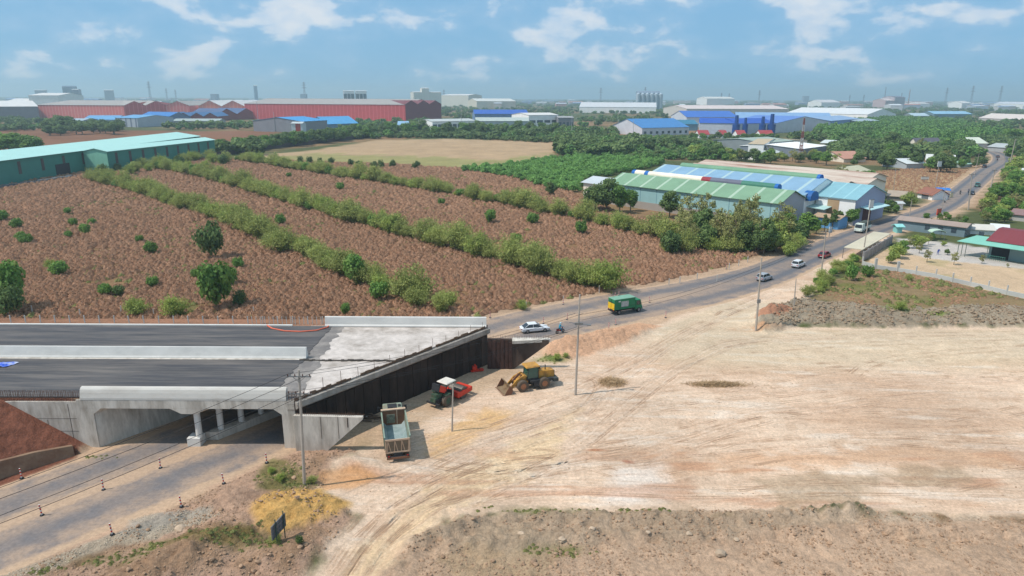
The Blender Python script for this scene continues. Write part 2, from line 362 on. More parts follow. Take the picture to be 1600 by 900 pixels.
put(smooth01((sdp(fx, fy, GP([(345, 250), (500, 238), (640, 243), (760, 248), (860, 238), (862, 247), (740, 268), (600, 260)]))+(nB-.5)*40)/14)*.75, C(150, 150, 90))
reg('brush', C(152, 120, 86), 4, 4, .2, nC); put(smooth01((nB-.56)*9)*smooth01(sdp(fx, fy, POLY['brush'])/3)*.6, C(120, 122, 66))
reg('verge', C(140, 148, 84), 3, 5); reg('plot', C(158, 134, 98), 2.5, 3, .15, nC); put(smooth01((nB-.55)*9)*smooth01(sdp(fx, fy, POLY['plot']))*.6, C(122, 124, 70))
reg('dryplot', C(178, 146, 108), 2.5, 3, .15, nB); reg('yard', C(214, 184, 150), 1.5, 1, .08, nB); put(smooth01((nB-.6)*9)*smooth01(sdp(fx, fy, POLY['yard']))*.5, C(160, 150, 100)); reg('court', C(206, 196, 186), .5, .2)
# roadside dust
rdm = roadmask(fx, fy); put(smooth01((11+nB*5-np.clip((fy-120)/60, 0, 1)*4.5-rdm)/3)*(fy < 620), C(205, 172, 142), .1, nC)
reg('left', C(196, 160, 134), 1.5, 2, .12, nB); put(smooth01((nB-.58)*9)*smooth01(sdp(fx, fy, POLY['left'])/2)*.55, C(150, 118, 84))
reg('lot', C(230, 200, 172), 1.6, 2.0, .05, nS)
lotm = smooth01(sdp(fx, fy, POLY['lot'])/2)
put(smooth01((nS-.5)*7)*lotm*.34, C(210, 174, 144)); put(smooth01((fbm(fx/22, fy/6, 5, 95, .6)-.52)*6)*lotm*.45, C(206, 166, 134)); put(smooth01((nS2-.64)*8)*lotm*.25, C(184, 140, 106)); put(smooth01((.40-nS)*9)*lotm*.55, C(240, 222, 202))
put(smooth01((nC-.62)*9)*lotm*.25, C(178, 138, 104))
far_lot = smooth01((fy-84)/8)*smooth01((122-fy)/4)*smooth01((fx-16)/10); put(far_lot*lotm*.45, C(208, 192, 160))
reg('track', C(234, 202, 158), 2.5, 3, .04, nS, .75); reg('ochre1', C(212, 168, 132), 2.2, 3, .06, nS, .7); reg('ochre2', C(224, 178, 118), 2, 2, 0, None, .75); reg('white1', C(240, 225, 210), 3, 3, 0, None, .75)
put(smooth01((fbm(fx/14+3, fy/2.2, 4, 55)-.56)*10)*lotm*smooth01((70-fy)/10)*.6, C(198, 146, 112))
for t in TRACKS:
    nA2 = fbm(fx/11+len(t), fy/11+t[0][0], 3, int(abs(t[0][0])*7)%90)
    d = sdl(fx, fy, t); jit = (nC-.5)*.3
    for off in (0.25, 0.85, 1.5): put(np.exp(-((np.abs(d-off)+jit)/.16)**2)*lotm*np.clip(nA2*2.2-.85, 0, .5), C(200, 166, 138))
    put(np.exp(-((np.abs(d-.55)+jit)/.2)**2)*lotm*.25*nB, C(244, 228, 208))
reg('bermlow', C(212, 178, 148), 2.0, 3.0, .14, nC); put(smooth01((nB-.5)*7)*smooth01(sdp(fx, fy, POLY['bermlow']))*.5, C(208, 174, 142)); put(smooth01((nB-.62)*10)*smooth01(sdp(fx, fy, POLY['bermlow'])/2)*.3, C(150, 136, 96))
reg('graylow', C(188, 164, 138), 1.8, 3.2, .16, nS2, .75); reg('graypatch', C(176, 152, 124), 1.6, 3.5, .14, nS2, .6)
reg('berm', C(170, 154, 132), 1.2, 1.2, .14, nC); reg('spoil', C(226, 178, 142), 1.4, 1.2, .1, nC); reg('redpatch', C(186, 136, 108), .8, .8); reg('redmound', C(146, 94, 74), .7, .5, .18, nC)
reg('gravel', C(188, 172, 150), .9, 1.2, .15, nC, .8); reg('gravel2', C(176, 166, 152), .9, 1.2, .15, nC, .8); reg('yellow', C(226, 178, 108), .9, 1.0, .1, nC); reg('orange', C(208, 152, 98), 1, 1, .1, nC, .7); reg('greenpatch', C(122, 118, 66), .9, 1, .15, nC, .8)
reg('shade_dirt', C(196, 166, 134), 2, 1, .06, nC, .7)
put(((fy > YF-.5) & (fy < 104) & (fx < -25)).astype(float)*.8, C(166, 118, 94), .15, nC)
for px, py, rx, ry, c in ((850, 800, 3, .9, (120, 118, 70)), (870, 862, 2.5, .7, (130, 128, 74)), (235, 868, 2.2, .8, (118, 122, 66)), (330, 865, 4, .9, (140, 120, 78)), (380, 850, 3, 1, (130, 112, 70)), (180, 880, 3, .8, (136, 120, 78)), (1405, 490, 3, 1.2, (120, 136, 60)), (1465, 497, 2, .9, (120, 136, 60)), (1335, 408+40, 5, 2, (130, 128, 74)), (862, 562, 2.2, 1.0, (124, 140, 74)),
        (978, 721, .9, .3, (170, 104, 76)), (930, 703, 1.0, .3, (186, 128, 92)), (1430, 810, 9, .8, (216, 190, 162)), (1180, 515, 4, 1.2, (206, 162, 126))):
    g = W(px, py); q = np.exp(-(((fx-g.x)/rx)**2+((fy-g.y)/ry)**2)**1.5)*smooth01((nC-.25)*3); put(np.clip(q, 0, 1), C(*c))
soilr = np.clip(.38+.62*np.maximum.reduce([smooth01(sdp(fx, fy, POLY[k])+.5) for k in ('bermlow', 'berm', 'left', 'redmound', 'spoil', 'brush', 'plot', 'yellow')]), 0, 1)
ny, nx = GX.shape
me = bpy.data.meshes.new('ground')
me.vertices.add(nx*ny); me.vertices.foreach_set('co', np.stack([GX, GY, GZ], -1).astype(np.float32).ravel())
idx = np.arange(nx*ny).reshape(ny, nx); q = np.stack([idx[:-1, :-1], idx[:-1, 1:], idx[1:, 1:], idx[1:, :-1]], -1).reshape(-1, 4)
me.loops.add(q.size); me.loops.foreach_set('vertex_index', q.ravel().astype(np.int32)); me.polygons.add(len(q)); me.polygons.foreach_set('loop_start', (np.arange(len(q))*4).astype(np.int32)); me.polygons.foreach_set('loop_total', np.full(len(q), 4, np.int32))
me.update(calc_edges=True); me.polygons.foreach_set('use_smooth', np.ones(len(q), bool))
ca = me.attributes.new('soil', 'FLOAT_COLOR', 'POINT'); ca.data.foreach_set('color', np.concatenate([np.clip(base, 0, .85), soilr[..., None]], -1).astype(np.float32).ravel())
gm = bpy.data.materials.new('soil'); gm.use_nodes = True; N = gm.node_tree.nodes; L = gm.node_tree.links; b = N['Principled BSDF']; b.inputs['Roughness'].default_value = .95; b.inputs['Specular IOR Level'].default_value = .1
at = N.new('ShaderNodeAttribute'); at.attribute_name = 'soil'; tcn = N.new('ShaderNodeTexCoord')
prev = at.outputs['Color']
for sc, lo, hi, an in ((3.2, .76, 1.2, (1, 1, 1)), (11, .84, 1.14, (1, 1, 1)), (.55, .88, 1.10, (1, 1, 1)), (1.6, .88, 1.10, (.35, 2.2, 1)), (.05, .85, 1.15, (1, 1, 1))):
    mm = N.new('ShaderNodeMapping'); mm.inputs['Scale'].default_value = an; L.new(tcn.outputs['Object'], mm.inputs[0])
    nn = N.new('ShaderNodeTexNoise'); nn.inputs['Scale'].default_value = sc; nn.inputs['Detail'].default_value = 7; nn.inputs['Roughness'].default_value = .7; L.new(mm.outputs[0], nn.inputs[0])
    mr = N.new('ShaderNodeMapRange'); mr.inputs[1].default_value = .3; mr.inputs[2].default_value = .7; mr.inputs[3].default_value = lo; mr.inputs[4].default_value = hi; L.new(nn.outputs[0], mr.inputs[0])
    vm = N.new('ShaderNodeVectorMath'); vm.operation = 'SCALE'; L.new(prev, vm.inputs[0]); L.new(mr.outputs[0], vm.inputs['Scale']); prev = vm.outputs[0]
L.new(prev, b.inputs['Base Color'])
nn = N.new('ShaderNodeTexNoise'); nn.inputs['Scale'].default_value = 2.4; nn.inputs['Detail'].default_value = 8; nn.inputs['Roughness'].default_value = .7; L.new(tcn.outputs['Object'], nn.inputs[0])
bm_ = N.new('ShaderNodeBump'); bm_.inputs['Distance'].default_value = .35; L.new(nn.outputs[0], bm_.inputs['Height']); L.new(at.outputs['Alpha'], bm_.inputs['Strength']); L.new(bm_.outputs[0], b.inputs['Normal'])
me.materials.append(gm)
ground = bpy.data.objects.new('ground', me); COL.objects.link(ground); kind(ground, 'structure')
# ------------------------------------------------------------------ road
rm = bpy.data.materials.new('worn_asphalt'); rm.use_nodes = True; N = rm.node_tree.nodes; L = rm.node_tree.links; b = N['Principled BSDF']; b.inputs['Roughness'].default_value = .85; b.inputs['Specular IOR Level'].default_value = .2
at = N.new('ShaderNodeAttribute'); at.attribute_name = 'lane'; tcn = N.new('ShaderNodeTexCoord')
sp = N.new('ShaderNodeSeparateColor'); L.new(at.outputs['Color'], sp.inputs[0])
def rmath(op, a, c=None, d=None):
    n = N.new('ShaderNodeMath'); n.operation = op
    for i, q_ in enumerate((a, c, d)):
        if q_ is None: continue
        if isinstance(q_, (int, float)): n.inputs[i].default_value = q_
        else: L.new(q_, n.inputs[i])
    return n.outputs[0]
nn = N.new('ShaderNodeTexNoise'); nn.inputs['Scale'].default_value = .35; nn.inputs['Detail'].default_value = 8; nn.inputs['Roughness'].default_value = .65; L.new(tcn.outputs['Object'], nn.inputs[0])
nf = N.new('ShaderNodeTexNoise'); nf.inputs['Scale'].default_value = 3; nf.inputs['Detail'].default_value = 8; nf.inputs['Roughness'].default_value = .7; L.new(tcn.outputs['Object'], nf.inputs[0])
def mrange(v, a, b_, lo, hi):
    n = N.new('ShaderNodeMapRange'); n.interpolation_type = 'SMOOTHSTEP'; n.inputs[1].default_value = a; n.inputs[2].default_value = b_; n.inputs[3].default_value = lo; n.inputs[4].default_value = hi; L.new(v, n.inputs[0]); return n.outputs[0]
nz = rmath('MULTIPLY', rmath('SUBTRACT', nn.outputs[0], .5), .35)
u = rmath('ADD', sp.outputs[0], nz)                       # |u| across
edge = mrange(u, .84, 1.05, 0, 1)
med = rmath('MULTIPLY', mrange(u, .08, .26, .9, 0), sp.outputs[1])
film = rmath('MULTIPLY', rmath('ADD', mrange(rmath('ABSOLUTE', rmath('SUBTRACT', sp.outputs[0], .52)), .05, .3, 0, .40), rmath('MULTIPLY', sp.outputs[1], .26)), mrange(nn.outputs[0], .35, .6, .4, 1))
dust = rmath('MINIMUM', rmath('MAXIMUM', rmath('MAXIMUM', edge, med), film), 1.0)
m1 = N.new('ShaderNodeMix'); m1.data_type = 'RGBA'; m1.inputs[6].default_value = (*C(108, 109, 114), 1); m1.inputs[7].default_value = (*C(200, 168, 138), 1); L.new(dust, m1.inputs[0])
vm = N.new('ShaderNodeVectorMath'); vm.operation = 'SCALE'; L.new(m1.outputs[2], vm.inputs[0]); L.new(mrange(nf.outputs[0], .3, .7, .85, 1.15), vm.inputs['Scale']); L.new(vm.outputs[0], b.inputs['Base Color'])
V = []; F = []; A = []; US = [-1.12, -1, -.8, -.6, -.4, -.25, -.12, 0, .12, .25, .4, .6, .8, 1, 1.12]
for i, p in enumerate(RL):
    a = RL[max(i-1, 0)]; c = RL[min(i+1, len(RL)-1)]; d = Vector((c[0]-a[0], c[1]-a[1], 0)).normalized(); n = Vector((-d.y, d.x, 0))
    for u_ in US:
        z = .05+.00012*max(0, p[1]-100) - (.06 if abs(u_) > 1.05 else 0)
        V.append((p[0]+n.x*u_*p[2], p[1]+n.y*u_*p[2], z)); A.append((min(abs(u_), 1.1), p[3], 0, 1))
k = len(US)
for i in range(len(RL)-1):
    for j in range(k-1): F.append((i*k+j+1, i*k+j, (i+1)*k+j, (i+1)*k+j+1))
me = bpy.data.meshes.new('road'); me.from_pydata(V, [], F); ca = me.attributes.new('lane', 'FLOAT_COLOR', 'POINT'); ca.data.foreach_set('color', np.array(A, np.float32).ravel()); me.materials.append(rm)
b_ = bmesh.new(); b_.from_mesh(me); bmesh.ops.recalc_face_normals(b_, faces=b_.faces); b_.to_mesh(me); b_.free()
o = bpy.data.objects.new('road', me); COL.objects.link(o); kind(o, 'structure')
# ------------------------------------------------------------------ overpass
concrete = mat('pale_concrete', C(228, 218, 204), .9, var=.12, scale=.9, bump=.01, dirt=C(156, 142, 126), dirt_amt=.75, dirt_scale=.6, aniso=(1.6, 1.6, .35))
newconc = mat('fresh_concrete', C(234, 230, 222), .85, var=.05, scale=.7, dirt=C(188, 186, 180), dirt_amt=.35, dirt_scale=.6, aniso=(.5, 1, 1))
slabm = mat('screed_concrete', C(218, 206, 196), .9, var=.14, scale=.9, bump=.01, dirt=C(156, 144, 132), dirt_amt=.85, dirt_scale=.35)
wornconc = mat('stained_concrete', C(176, 168, 158), .95, var=.15, scale=1.0, bump=.02, dirt=C(104, 92, 80), dirt_amt=.55, dirt_scale=.8, aniso=(1, 1, .4))
darkconc = mat('shade_and_joint_concrete', C(96, 80, 70), .95, var=.25, scale=.6, dirt=C(56, 44, 40), dirt_amt=.7, dirt_scale=.5, aniso=(1, 1, .3))  # shade of the slanted end and far wing wall painted in; also pour lines
pitched = mat('mud_stained_concrete', C(150, 122, 98), .95, var=.15, scale=.8, bump=.02, dirt=C(116, 76, 58), dirt_amt=.8, dirt_scale=.5)
asph = mat('new_asphalt', C(76, 75, 78), .8, var=.14, scale=.25, aniso=(.10, 1.3, 1), dirt=C(146, 136, 126), dirt_amt=.55, dirt_scale=.8, spec=.3)
dusty = mat('dusty_asphalt', C(128, 122, 118), .9, var=.15, scale=.8, dirt=C(180, 170, 160), dirt_amt=.6, dirt_scale=.5)
steel = mat('rusty_rebar', C(130, 100, 84, .7), .7, .3, var=.2)
galv = mat('galvanised_steel', C(150, 150, 148), .5, .6)
rusts = mat('rusty_sheet', C(84, 60, 52, .7), .9, var=.3, scale=2)
wood = mat('old_plywood', C(120, 96, 76), .9, var=.25)
ov = thing('overpass', 'unfinished concrete highway overpass with fresh asphalt and a slanted raw end above the lower road', 'overpass', (0, 0, 0))
XL = -120.0
def sk(x, Y, z): return (skx(x, Y), Y, z)
# deck slab (spans and cantilevers), fascia with haunches, end walls, piers
SOF = 4.55
def skprism(poly, y0=YN, y1=YF):      # poly of (x,z) at the near edge swept along the skew
    d = (SK.x/SK.y*(y1-y0), y1-y0, 0)
    return MB().prism([(p[0]+(y0-YN)*SK.x/SK.y, y0, p[1]) for p in poly], d)
skprism([(-45.2, SOF+.02), (BX, SOF+.02), (BX, DZ-.08), (-45.2, DZ-.08)]).build('deck_slab', concrete, ov)
skprism([(-45.2, -.4), (-43.6, -.4), (-43.6, 3.9), (-42.8, SOF), (-45.2, SOF)], YN+.02, YF-.02).build('end_wall', concrete, ov)
skprism([(BX, -.4), (BX, SOF), (-24.8, SOF), (-24.0, 3.9), (-24.0, -.4)], YN+.02, YF-.02).build('end_wall', darkconc, ov)
skprism([(-35.5, SOF), (-34.5, 3.95), (-32.9, 3.95), (-31.9, SOF)], YN+.03, YF-.03).build('cap_beam', concrete, ov)
m = MB(); m.prism([sk(-34.35, YN+1.6, -.3), sk(-34.35, YN+1.6, .95), sk(-33.05, YN+1.6, .95), sk(-33.05, YN+1.6, -.3)], (SK.x/SK.y*22, 22, 0)); m.build('median_wall', concrete, ov)
m = MB(); m.box(-34.4, -33.0, YN+.1, YN+1.45, -.3, 1.0); m.build('pier_footing', newconc, ov, bevel=.04)
for i in range(10):
    t = .75+i*2.42; x = -33.7+SK.x*t; y = YN+SK.y*t
    c = MB(); c.cyl((x, y, .9), (x, y, 3.97), .33, .33, 20); c.build('column', newconc, ov, smooth=False)
# asphalt surface: far and near carriageways, ragged skewed end
def ragged(x0, y0, x1, y1, n, a, seed=1):
    rnd = random.Random(seed); out = []
    for i in range(n+1):
        t = i/n; out.append((x0+(x1-x0)*t+rnd.uniform(-a, a)*(0 < i < n), y0+(y1-y0)*t))
    return out
def sheet(pts, z, name, m, parent, th=.05):
    q = MB(); q.prism([(p[0], p[1], z-th) for p in pts], (0, 0, th)); return q.build(name, m, parent)
pA = W(434, 608, DZ); pB = W(516, 514, DZ)
def ax(y): return pA.x+(pB.x-pA.x)*(y-pA.y)/(pB.y-pA.y)
sheet([(XL, YN+.35)]+ragged(ax(YN+.35), YN+.35, ax(YF-.3), YF-.3, 40, .22)+[(XL, YF-.3)], DZ+.02, 'asphalt_surface', asph, ov, .08)
e0 = W(488, 600, DZ); e1 = W(535, 510, DZ)
def ex_(y): return e0.x+(e1.x-e0.x)*(y-e0.y)/(e1.y-e0.y)
sheet([(ax(YN+.35)-1, YN+.35)]+ragged(min(ex_(YN+.35), BX+.2), YN+.35, ex_(YF-.3), YF-.3, 40, .45, 2)+[(ax(YF-.3)-1, YF-.3)], DZ-.03, 'dusty_joint_strip', dusty, ov, .04)
sheet([(ax(YN)-3, YN+.02), (BX+.1, YN+.02), (skx(BX, YF)-.0, YF), (ax(YF)-3, YF)], DZ-.05, 'concrete_screed', slabm, ov, .02)
# joint line with rebar between the screed pours
m = MB(); rnd = random.Random(5)
a = W(468, 563, DZ); b_ = W(620, 560, DZ)
for k in range(30):
    t = k/30; x = a.x+(b_.x-a.x)*t; m.box(x, x+.35, a.y-.12+rnd.uniform(-.1, .1), a.y+.1, DZ-.06, DZ+.05+rnd.uniform(0, .12))
m.build('construction_joint', mat('dark_joint', C(96, 88, 80), .95, var=.3), ov)
# upstand and corbel along the slanted end
w0 = Vector((BX, YN, 0)); w1 = Vector((skx(BX, YF), YF, 0)); dl = (w1-w0).normalized(); nr = Vector((dl.y, -dl.x, 0))   # nr points to the open side
def along(t, off, z): p = w0+(w1-w0)*t+nr*off; return (p.x, p.y, z)
m = MB(); m.loft([[along(t, -.02, 4.35), along(t, .55, 4.75), along(t, .55, 5.38), along(t, -.02, 5.38)] for t in (0, .25, .5, .75, 1)]); m.build('corbel', wornconc, ov)
m = MB(); rnd = random.Random(9)
for k in range(46):
    if k in (11, 12, 30): continue
    m = MB(); t0 = k/46; t1 = (k+.97)/46; h = DZ+.12+rnd.uniform(-.08, .12)
    m.hexa([along(t0, .02, 5.3), along(t1, .02, 5.3), along(t1, .10, 5.3), along(t0, .10, 5.3), along(t0, .02, h), along(t1, .02, h), along(t1, .10, h), along(t0, .10, h)]); m.build('edge_board', wood, ov)
m = MB()
for k in range(60):
    t = (k+.5)/60; m.cyl(along(t, .3, 5.35), along(t+rnd.uniform(-.003, .003), .3+rnd.uniform(-.05, .05), 5.65+rnd.uniform(0, .2)), .02, .02, 4)
for k in range(13):
    t = (k+.5)/13; m.cyl(along(t, .15, 5.4), along(t, .15, 6.7+rnd.uniform(-.3, .3)), .03, .03, 4)
kind(m.build('starter_bars', steel, ov), 'stuff')
# corrugated formwork and props on the outer face, its shade painted into the colour
m = MB()
for k in range(24):
    t0 = k/24; t1 = (k+.94)/24; m.hexa([along(t0, .0, -.2), along(t1, .0, -.2), along(t1, .06+.05*(k % 2), -.2), along(t0, .06+.05*(k % 2), -.2), along(t0, .0, 4.3), along(t1, .0, 4.3), along(t1, .06+.05*(k % 2), 4.3), along(t0, .06+.05*(k % 2), 4.3)]); m.build('cladding_panel', darkconc, ov)
# parapets
def parapet(x0, x1, y, face, name='parapet', h=1.15, slope=.42, m_=newconc, z0=DZ):
    q = MB(); s_ = face            # face=-1: broad sloping side faces the camera
    prof = [(0, 0), (0, .14), (.16, .3), (slope, h-.06), (slope+.06, h), (slope+.24, h), (slope+.28, h-.05), (slope+.30, 0)]
    q.prism([(x0, y-s_*p, z0+z) for p, z in prof], (x1-x0, 0, 0)); return q.build(name, m_, ov)
xr = W(448, 606, DZ+1.1).x
q = MB(); prof = [(-.12, -.12), (-.12, .1), (0, .62), (.12, .95), (.30, 1.12), (.55, 1.16), (.62, 1.08), (.66, .0), (.66, -.12)]
q.prism([(-44.8, YN+p, DZ+z) for p, z in prof], (xr+44.8, 0, 0)); near = q.build('parapet', mat('cast_concrete', C(222, 216, 206), .9, var=.08, scale=.5, dirt=C(176, 166, 154), dirt_amt=.6, dirt_scale=.5, aniso=(.6, 1, 2)), ov)
m = MB()
for k in range(1, 14): x = -44.8+k*(xr+44.8)/14; m = MB(); m.box(x-.012, x+.012, YN-.13, YN+.02, DZ-.1, DZ+.1); m.build('parapet_joint', concrete, near)
q = MB(); q.box(-45.3, BX-.02, YN-.1, YN+.04, SOF-.02, DZ-.13); q.build('fascia', concrete, ov)
# haunched portal faces at the near edge
q = MB(); q.prism([(x, YN-.10, z) for x, z in [(-45.3, -.4), (-43.65, -.4), (-43.65, 3.9), (-42.8, SOF-.03), (-45.3, SOF-.03)]], (0, .1, 0)); q.build('portal_face', concrete, ov)
q = MB(); q.prism([(x, YN-.10, z) for x, z in [(-35.6, SOF-.03), (-34.5, 3.93), (-32.9, 3.93), (-31.8, SOF-.03)]], (0, .1, 0)); q.build('portal_face', concrete, ov)
q = MB(); q.prism([(x, YN-.10, z) for x, z in [(BX, SOF-.03), (-24.85, SOF-.03), (-24.0, 3.9), (-24.0, -.4), (BX, -.4)]], (0, .1, 0)); q.build('portal_face', concrete, ov)
xm = W(482, 556, DZ).x; ym = W(240, 560, DZ).y
q = MB(); prof = [(0, 0), (0, .12), (.12, .30), (.42, 1.3), (.44, 1.34), (.60, 1.34), (.62, 1.3), (.92, .30), (1.04, .12), (1.04, 0)]
q.prism([(XL, ym+p, DZ+z) for p, z in prof], (xm-XL, 0, 0)); md = q.build('median_barrier', newconc, ov)
m = MB(); m.box(XL, xm-.2, ym-.35, ym-.01, DZ-.04, DZ+.06); m.build('median_kerb', concrete, md)
xf0 = W(512, 505, DZ).x; parapet(xf0, skx(BX, YF)-.1, YF-.55, -1, h=1.35, slope=.3)
m = MB(); m.box(XL, xf0-4.5, YF-.45, YF-.1, DZ-.03, DZ+.16); m.build('edge_kerb', newconc, ov)
# wing walls
q = MB(); q.prism([(-45.3, YN-.1, -.4), (-45.3, YN-.1, DZ-.35), (-72, YN-.1, DZ-.3), (-72, YN-.1, -.4)], (0, .6, 0)); ww = q.build('wing_wall', concrete, ov)
m = MB()
for x, z0, z1 in ((-58.5, 4.0, 5.2), (-52.6, 3.5, 5.2), (-48.6, 1.5, 3.2), (-46.2, .5, 5.0)): m = MB(); m.box(x-.02, x+.02, YN-.112, YN-.09, z0, z1); m.build('pour_line', darkconc, ww)
for z, x0, x1 in ((3.35, -56, -45.5), (1.9, -52, -45.5)): m = MB(); m.box(x0, x1, YN-.112, YN-.09, z-.015, z+.015); m.build('pour_line', darkconc, ww)
wx1 = W(567, 650, 4).x
q = MB(); q.prism([(BX+.02, YN-.75, -.4), (BX+.02, YN-.75, 4.1), (wx1, YN-.75, 3.95), (wx1, YN-.75, 3.7), (wx1-4.4, YN-.75, -.4)], (0, .45, 0)); ww = q.build('wing_wall', concrete, ov)
m = MB(); rnd = random.Random(4)
for k in range(34):
    x = BX+.3+k*(wx1-BX-.5)/33; m.cyl((x, YN-.5, 4.0), (x+rnd.uniform(-.06, .06), YN-.5+rnd.uniform(-.05, .05), 4.35+rnd.uniform(0, .12)), .02, .02, 4)
m.tube([(BX+.2, YN-.5, 4.22), (wx1+.2, YN-.5, 4.18)], .02); kind(m.build('starter_bars', steel, ww), 'stuff')
m = MB()
for x in (-19.8, -18.0): m = MB(); m.box(x-.02, x+.02, YN-.765, YN-.74, 1.5, 4.0); m.build('pour_line', darkconc, ww)
m = MB(); m.box(-17.05, -16.95, YN-.775, YN-.74, 2.8, 3.9); m.build('pour_line', darkconc, ww)
fx0 = skx(BX, YF)+.05
q = MB(); q.prism([(fx0, YF-1.6, -.4), (fx0, YF-1.6, 4.3), (fx0+8.4, YF-1.6, 4.15), (fx0+8.4, YF-1.6, 3.7), (fx0+3.2, YF-1.6, -.4)], (0, .45, 0)); ww = q.build('wing_wall', darkconc, ov)
q = MB(); q.hexa([(fx0+3.4, YF-2.3, 3.85), (fx0+8.6, YF-1.4, 3.85), (fx0+8.6, YF-1.1, 3.85), (fx0+3.4, YF-1.1, 3.85), (fx0+3.4, YF-2.3, 4.25), (fx0+8.6, YF-1.4, 4.25), (fx0+8.6, YF-1.1, 4.35), (fx0+3.4, YF-1.1, 4.35)]); q.build('shade_ledge', concrete, ww)  # pale slab, its overhang added to shade the wing wall below
for k in range(6): q = MB(); x = fx0+.1+k*.56; q.box(x, x+.5, YF-1.72-.05*(k % 2), YF-1.61, -.2, 4.35-.25*(k % 3)); q.build('sheet_panel', rusts, ww)
m = MB()
for k in range(26):
    x = fx0+.2+k*8.1/25; m.cyl((x, YF-1.4, 4.1), (x+rnd.uniform(-.06, .06), YF-1.4, 4.7+rnd.uniform(0, .15)), .02, .02, 4)
kind(m.build('starter_bars', steel, ww), 'stuff')
m = MB()      # rebar cages: west parapet and the raw corner
def cage(x0, x1, y0, y1, z0, z1, st):
    x = x0
    while x < x1:
        m.tube([(x, y0, z0), (x+rnd.uniform(-.1, .1), y0+.12, z1+rnd.uniform(-.05, .12)), (x, y1, z1), (x, y1, z0)], .016, 4); x += st*rnd.uniform(.7, 1.3)
    for z in np.linspace(z0+.15, z1-.05, 4): m.tube([(x0, y0, z), (x1, y0, z)], .014, 4)
cage(-72, -45.0, YN+.0, YN+.35, DZ-.4, DZ+.75, .2); kind(m.build('rebar_cage', steel, ov), 'stuff')
m = MB(); cage(xr+.1, BX+.4, YN-.1, YN+.5, 4.3, DZ+.7, .12)
for k in range(14): a_ = Vector((rnd.uniform(xr, BX+.8), YN+rnd.uniform(-.4, 1.2), rnd.uniform(4.4, 6))); m.tube([a_, a_+Vector((rnd.uniform(-1.2, 1.2), rnd.uniform(-.6, .6), rnd.uniform(-.5, .5)))], .02, 4)
kind(m.build('rebar_cage', steel, ov), 'stuff')
# low pitched wall at the foot of the red soil
lw = MB(); P_ = LOWWALL
for i, (a_, b_) in enumerate(zip(P_[:-1], P_[1:])):
    hA = (2.3, 1.6, 1.4, .9)[i]+.1; hB = (2.3, 1.6, 1.4, .9)[i+1]+.1
    d = Vector((b_[0]-a_[0], b_[1]-a_[1], 0)).normalized(); n = Vector((-d.y, d.x, 0))
    A = Vector((*a_, 0)); B = Vector((*b_, 0))
    lw.hexa([A+Vector((0, 0, -.5)), B+Vector((0, 0, -.5)), B+n*.9+Vector((0, 0, -.5)), A+n*.9+Vector((0, 0, -.5)), A+n*.5+Vector((0, 0, hA)), B+n*.5+Vector((0, 0, hB)), B+n*.9+Vector((0, 0, hB)), A+n*.9+Vector((0, 0, hA))])
tag(lw.build('retaining_wall', pitched), 'low mud-stained sloping concrete wall at the foot of the red soil bank', 'wall')
# roadside items on the deck
o = MB(); pts = [W(x, y, DZ+.1) for x, y in ((417, 508), (425, 513), (445, 517), (470, 518), (495, 516), (512, 511), (514, 508))]; o.tube(pts, .09, 8)
tag(o.build('hose', mat('orange_plastic', C(240, 120, 90), .5)), 'curved orange hose lying along the far edge of the asphalt deck', 'hose')
bl = MB(); rnd = random.Random(8); g = W(2, 571, DZ)
nxx, nyy = 9, 6; vs = [(g.x-1.4+i*.3+j*.12, g.y-.7+j*.28, DZ+.06+rnd.uniform(0, .16)) for j in range(nyy) for i in range(nxx)]
bl._add(vs, [(j*nxx+i, j*nxx+i+1, (j+1)*nxx+i+1, (j+1)*nxx+i) for j in range(nyy-1) for i in range(nxx-1)])
o = bl.build('tarpaulin', mat('blue_plastic', C(50, 100, 215), .5, dirt=C(220, 225, 235), dirt_amt=.9, dirt_scale=1.1), recalc=False); tag(o, 'crumpled blue and white tarpaulin lying on the near asphalt lane', 'tarpaulin')
# shoulder posts beyond the deck
postm = mat('whitewashed_post', C(205, 200, 192), .8)
def post(h=1.0, r=.06, name='guard_post'):
    q = MB(); q.box(-r, r, -r, r, -.1, h-.05); q.loft([[(-r, -r, h-.05), (r, -r, h-.05), (r, r, h-.05), (-r, r, h-.05)], [(-r*.4, -r*.4, h), (r*.4, -r*.4, h), (r*.4, r*.4, h), (-r*.4, r*.4, h)]]); return q.build(name, postm)
src = None
for i in range(22):
    p = W(3+i*23.7, 508.5, DZ)
    if src is None: o = post(1.15); src = o
    else: o = src.copy(); COL.objects.link(o)
    o.location = (p.x, YF+1.1, DZ-.2); o.rotation_euler = (rnd.uniform(-.04, .04), rnd.uniform(-.05, .05), 0)
    tag(o, 'short pale concrete post in the row along the far edge of the overpass', 'post', 'short posts along the far edge of the overpass')
for i in range(18):
    p = W(392+i*6.8, 507, DZ); o = src.copy(); COL.objects.link(o); o.location = (p.x, YF+.8, DZ-.2); o.scale = (.6, .6, 1.05)
    tag(o, 'thin metal rod in the dense row just left of the white far parapet', 'post', 'thin rods beside the far parapet')
src = None
for px, py in ((13, 492), (51, 490), (126, 496), (190, 490), (241, 495), (397, 492), (1045, 446), (1062, 443), (1120, 440), (1139, 421), (1154, 415), (1168, 410), (1089, 437), (936, 458), (822, 484), (880, 474)):
    p = W(px, py)
    if src is None: o = post(1.5, .07, 'fence_post'); src = o
    else: o = src.copy(); COL.objects.link(o)
    o.location = (p.x, p.y, hz(p.x, p.y)-.05); tag(o, 'lone pale concrete fence post standing in the brown grass', 'post', 'scattered fence posts at the edge of the brown field')
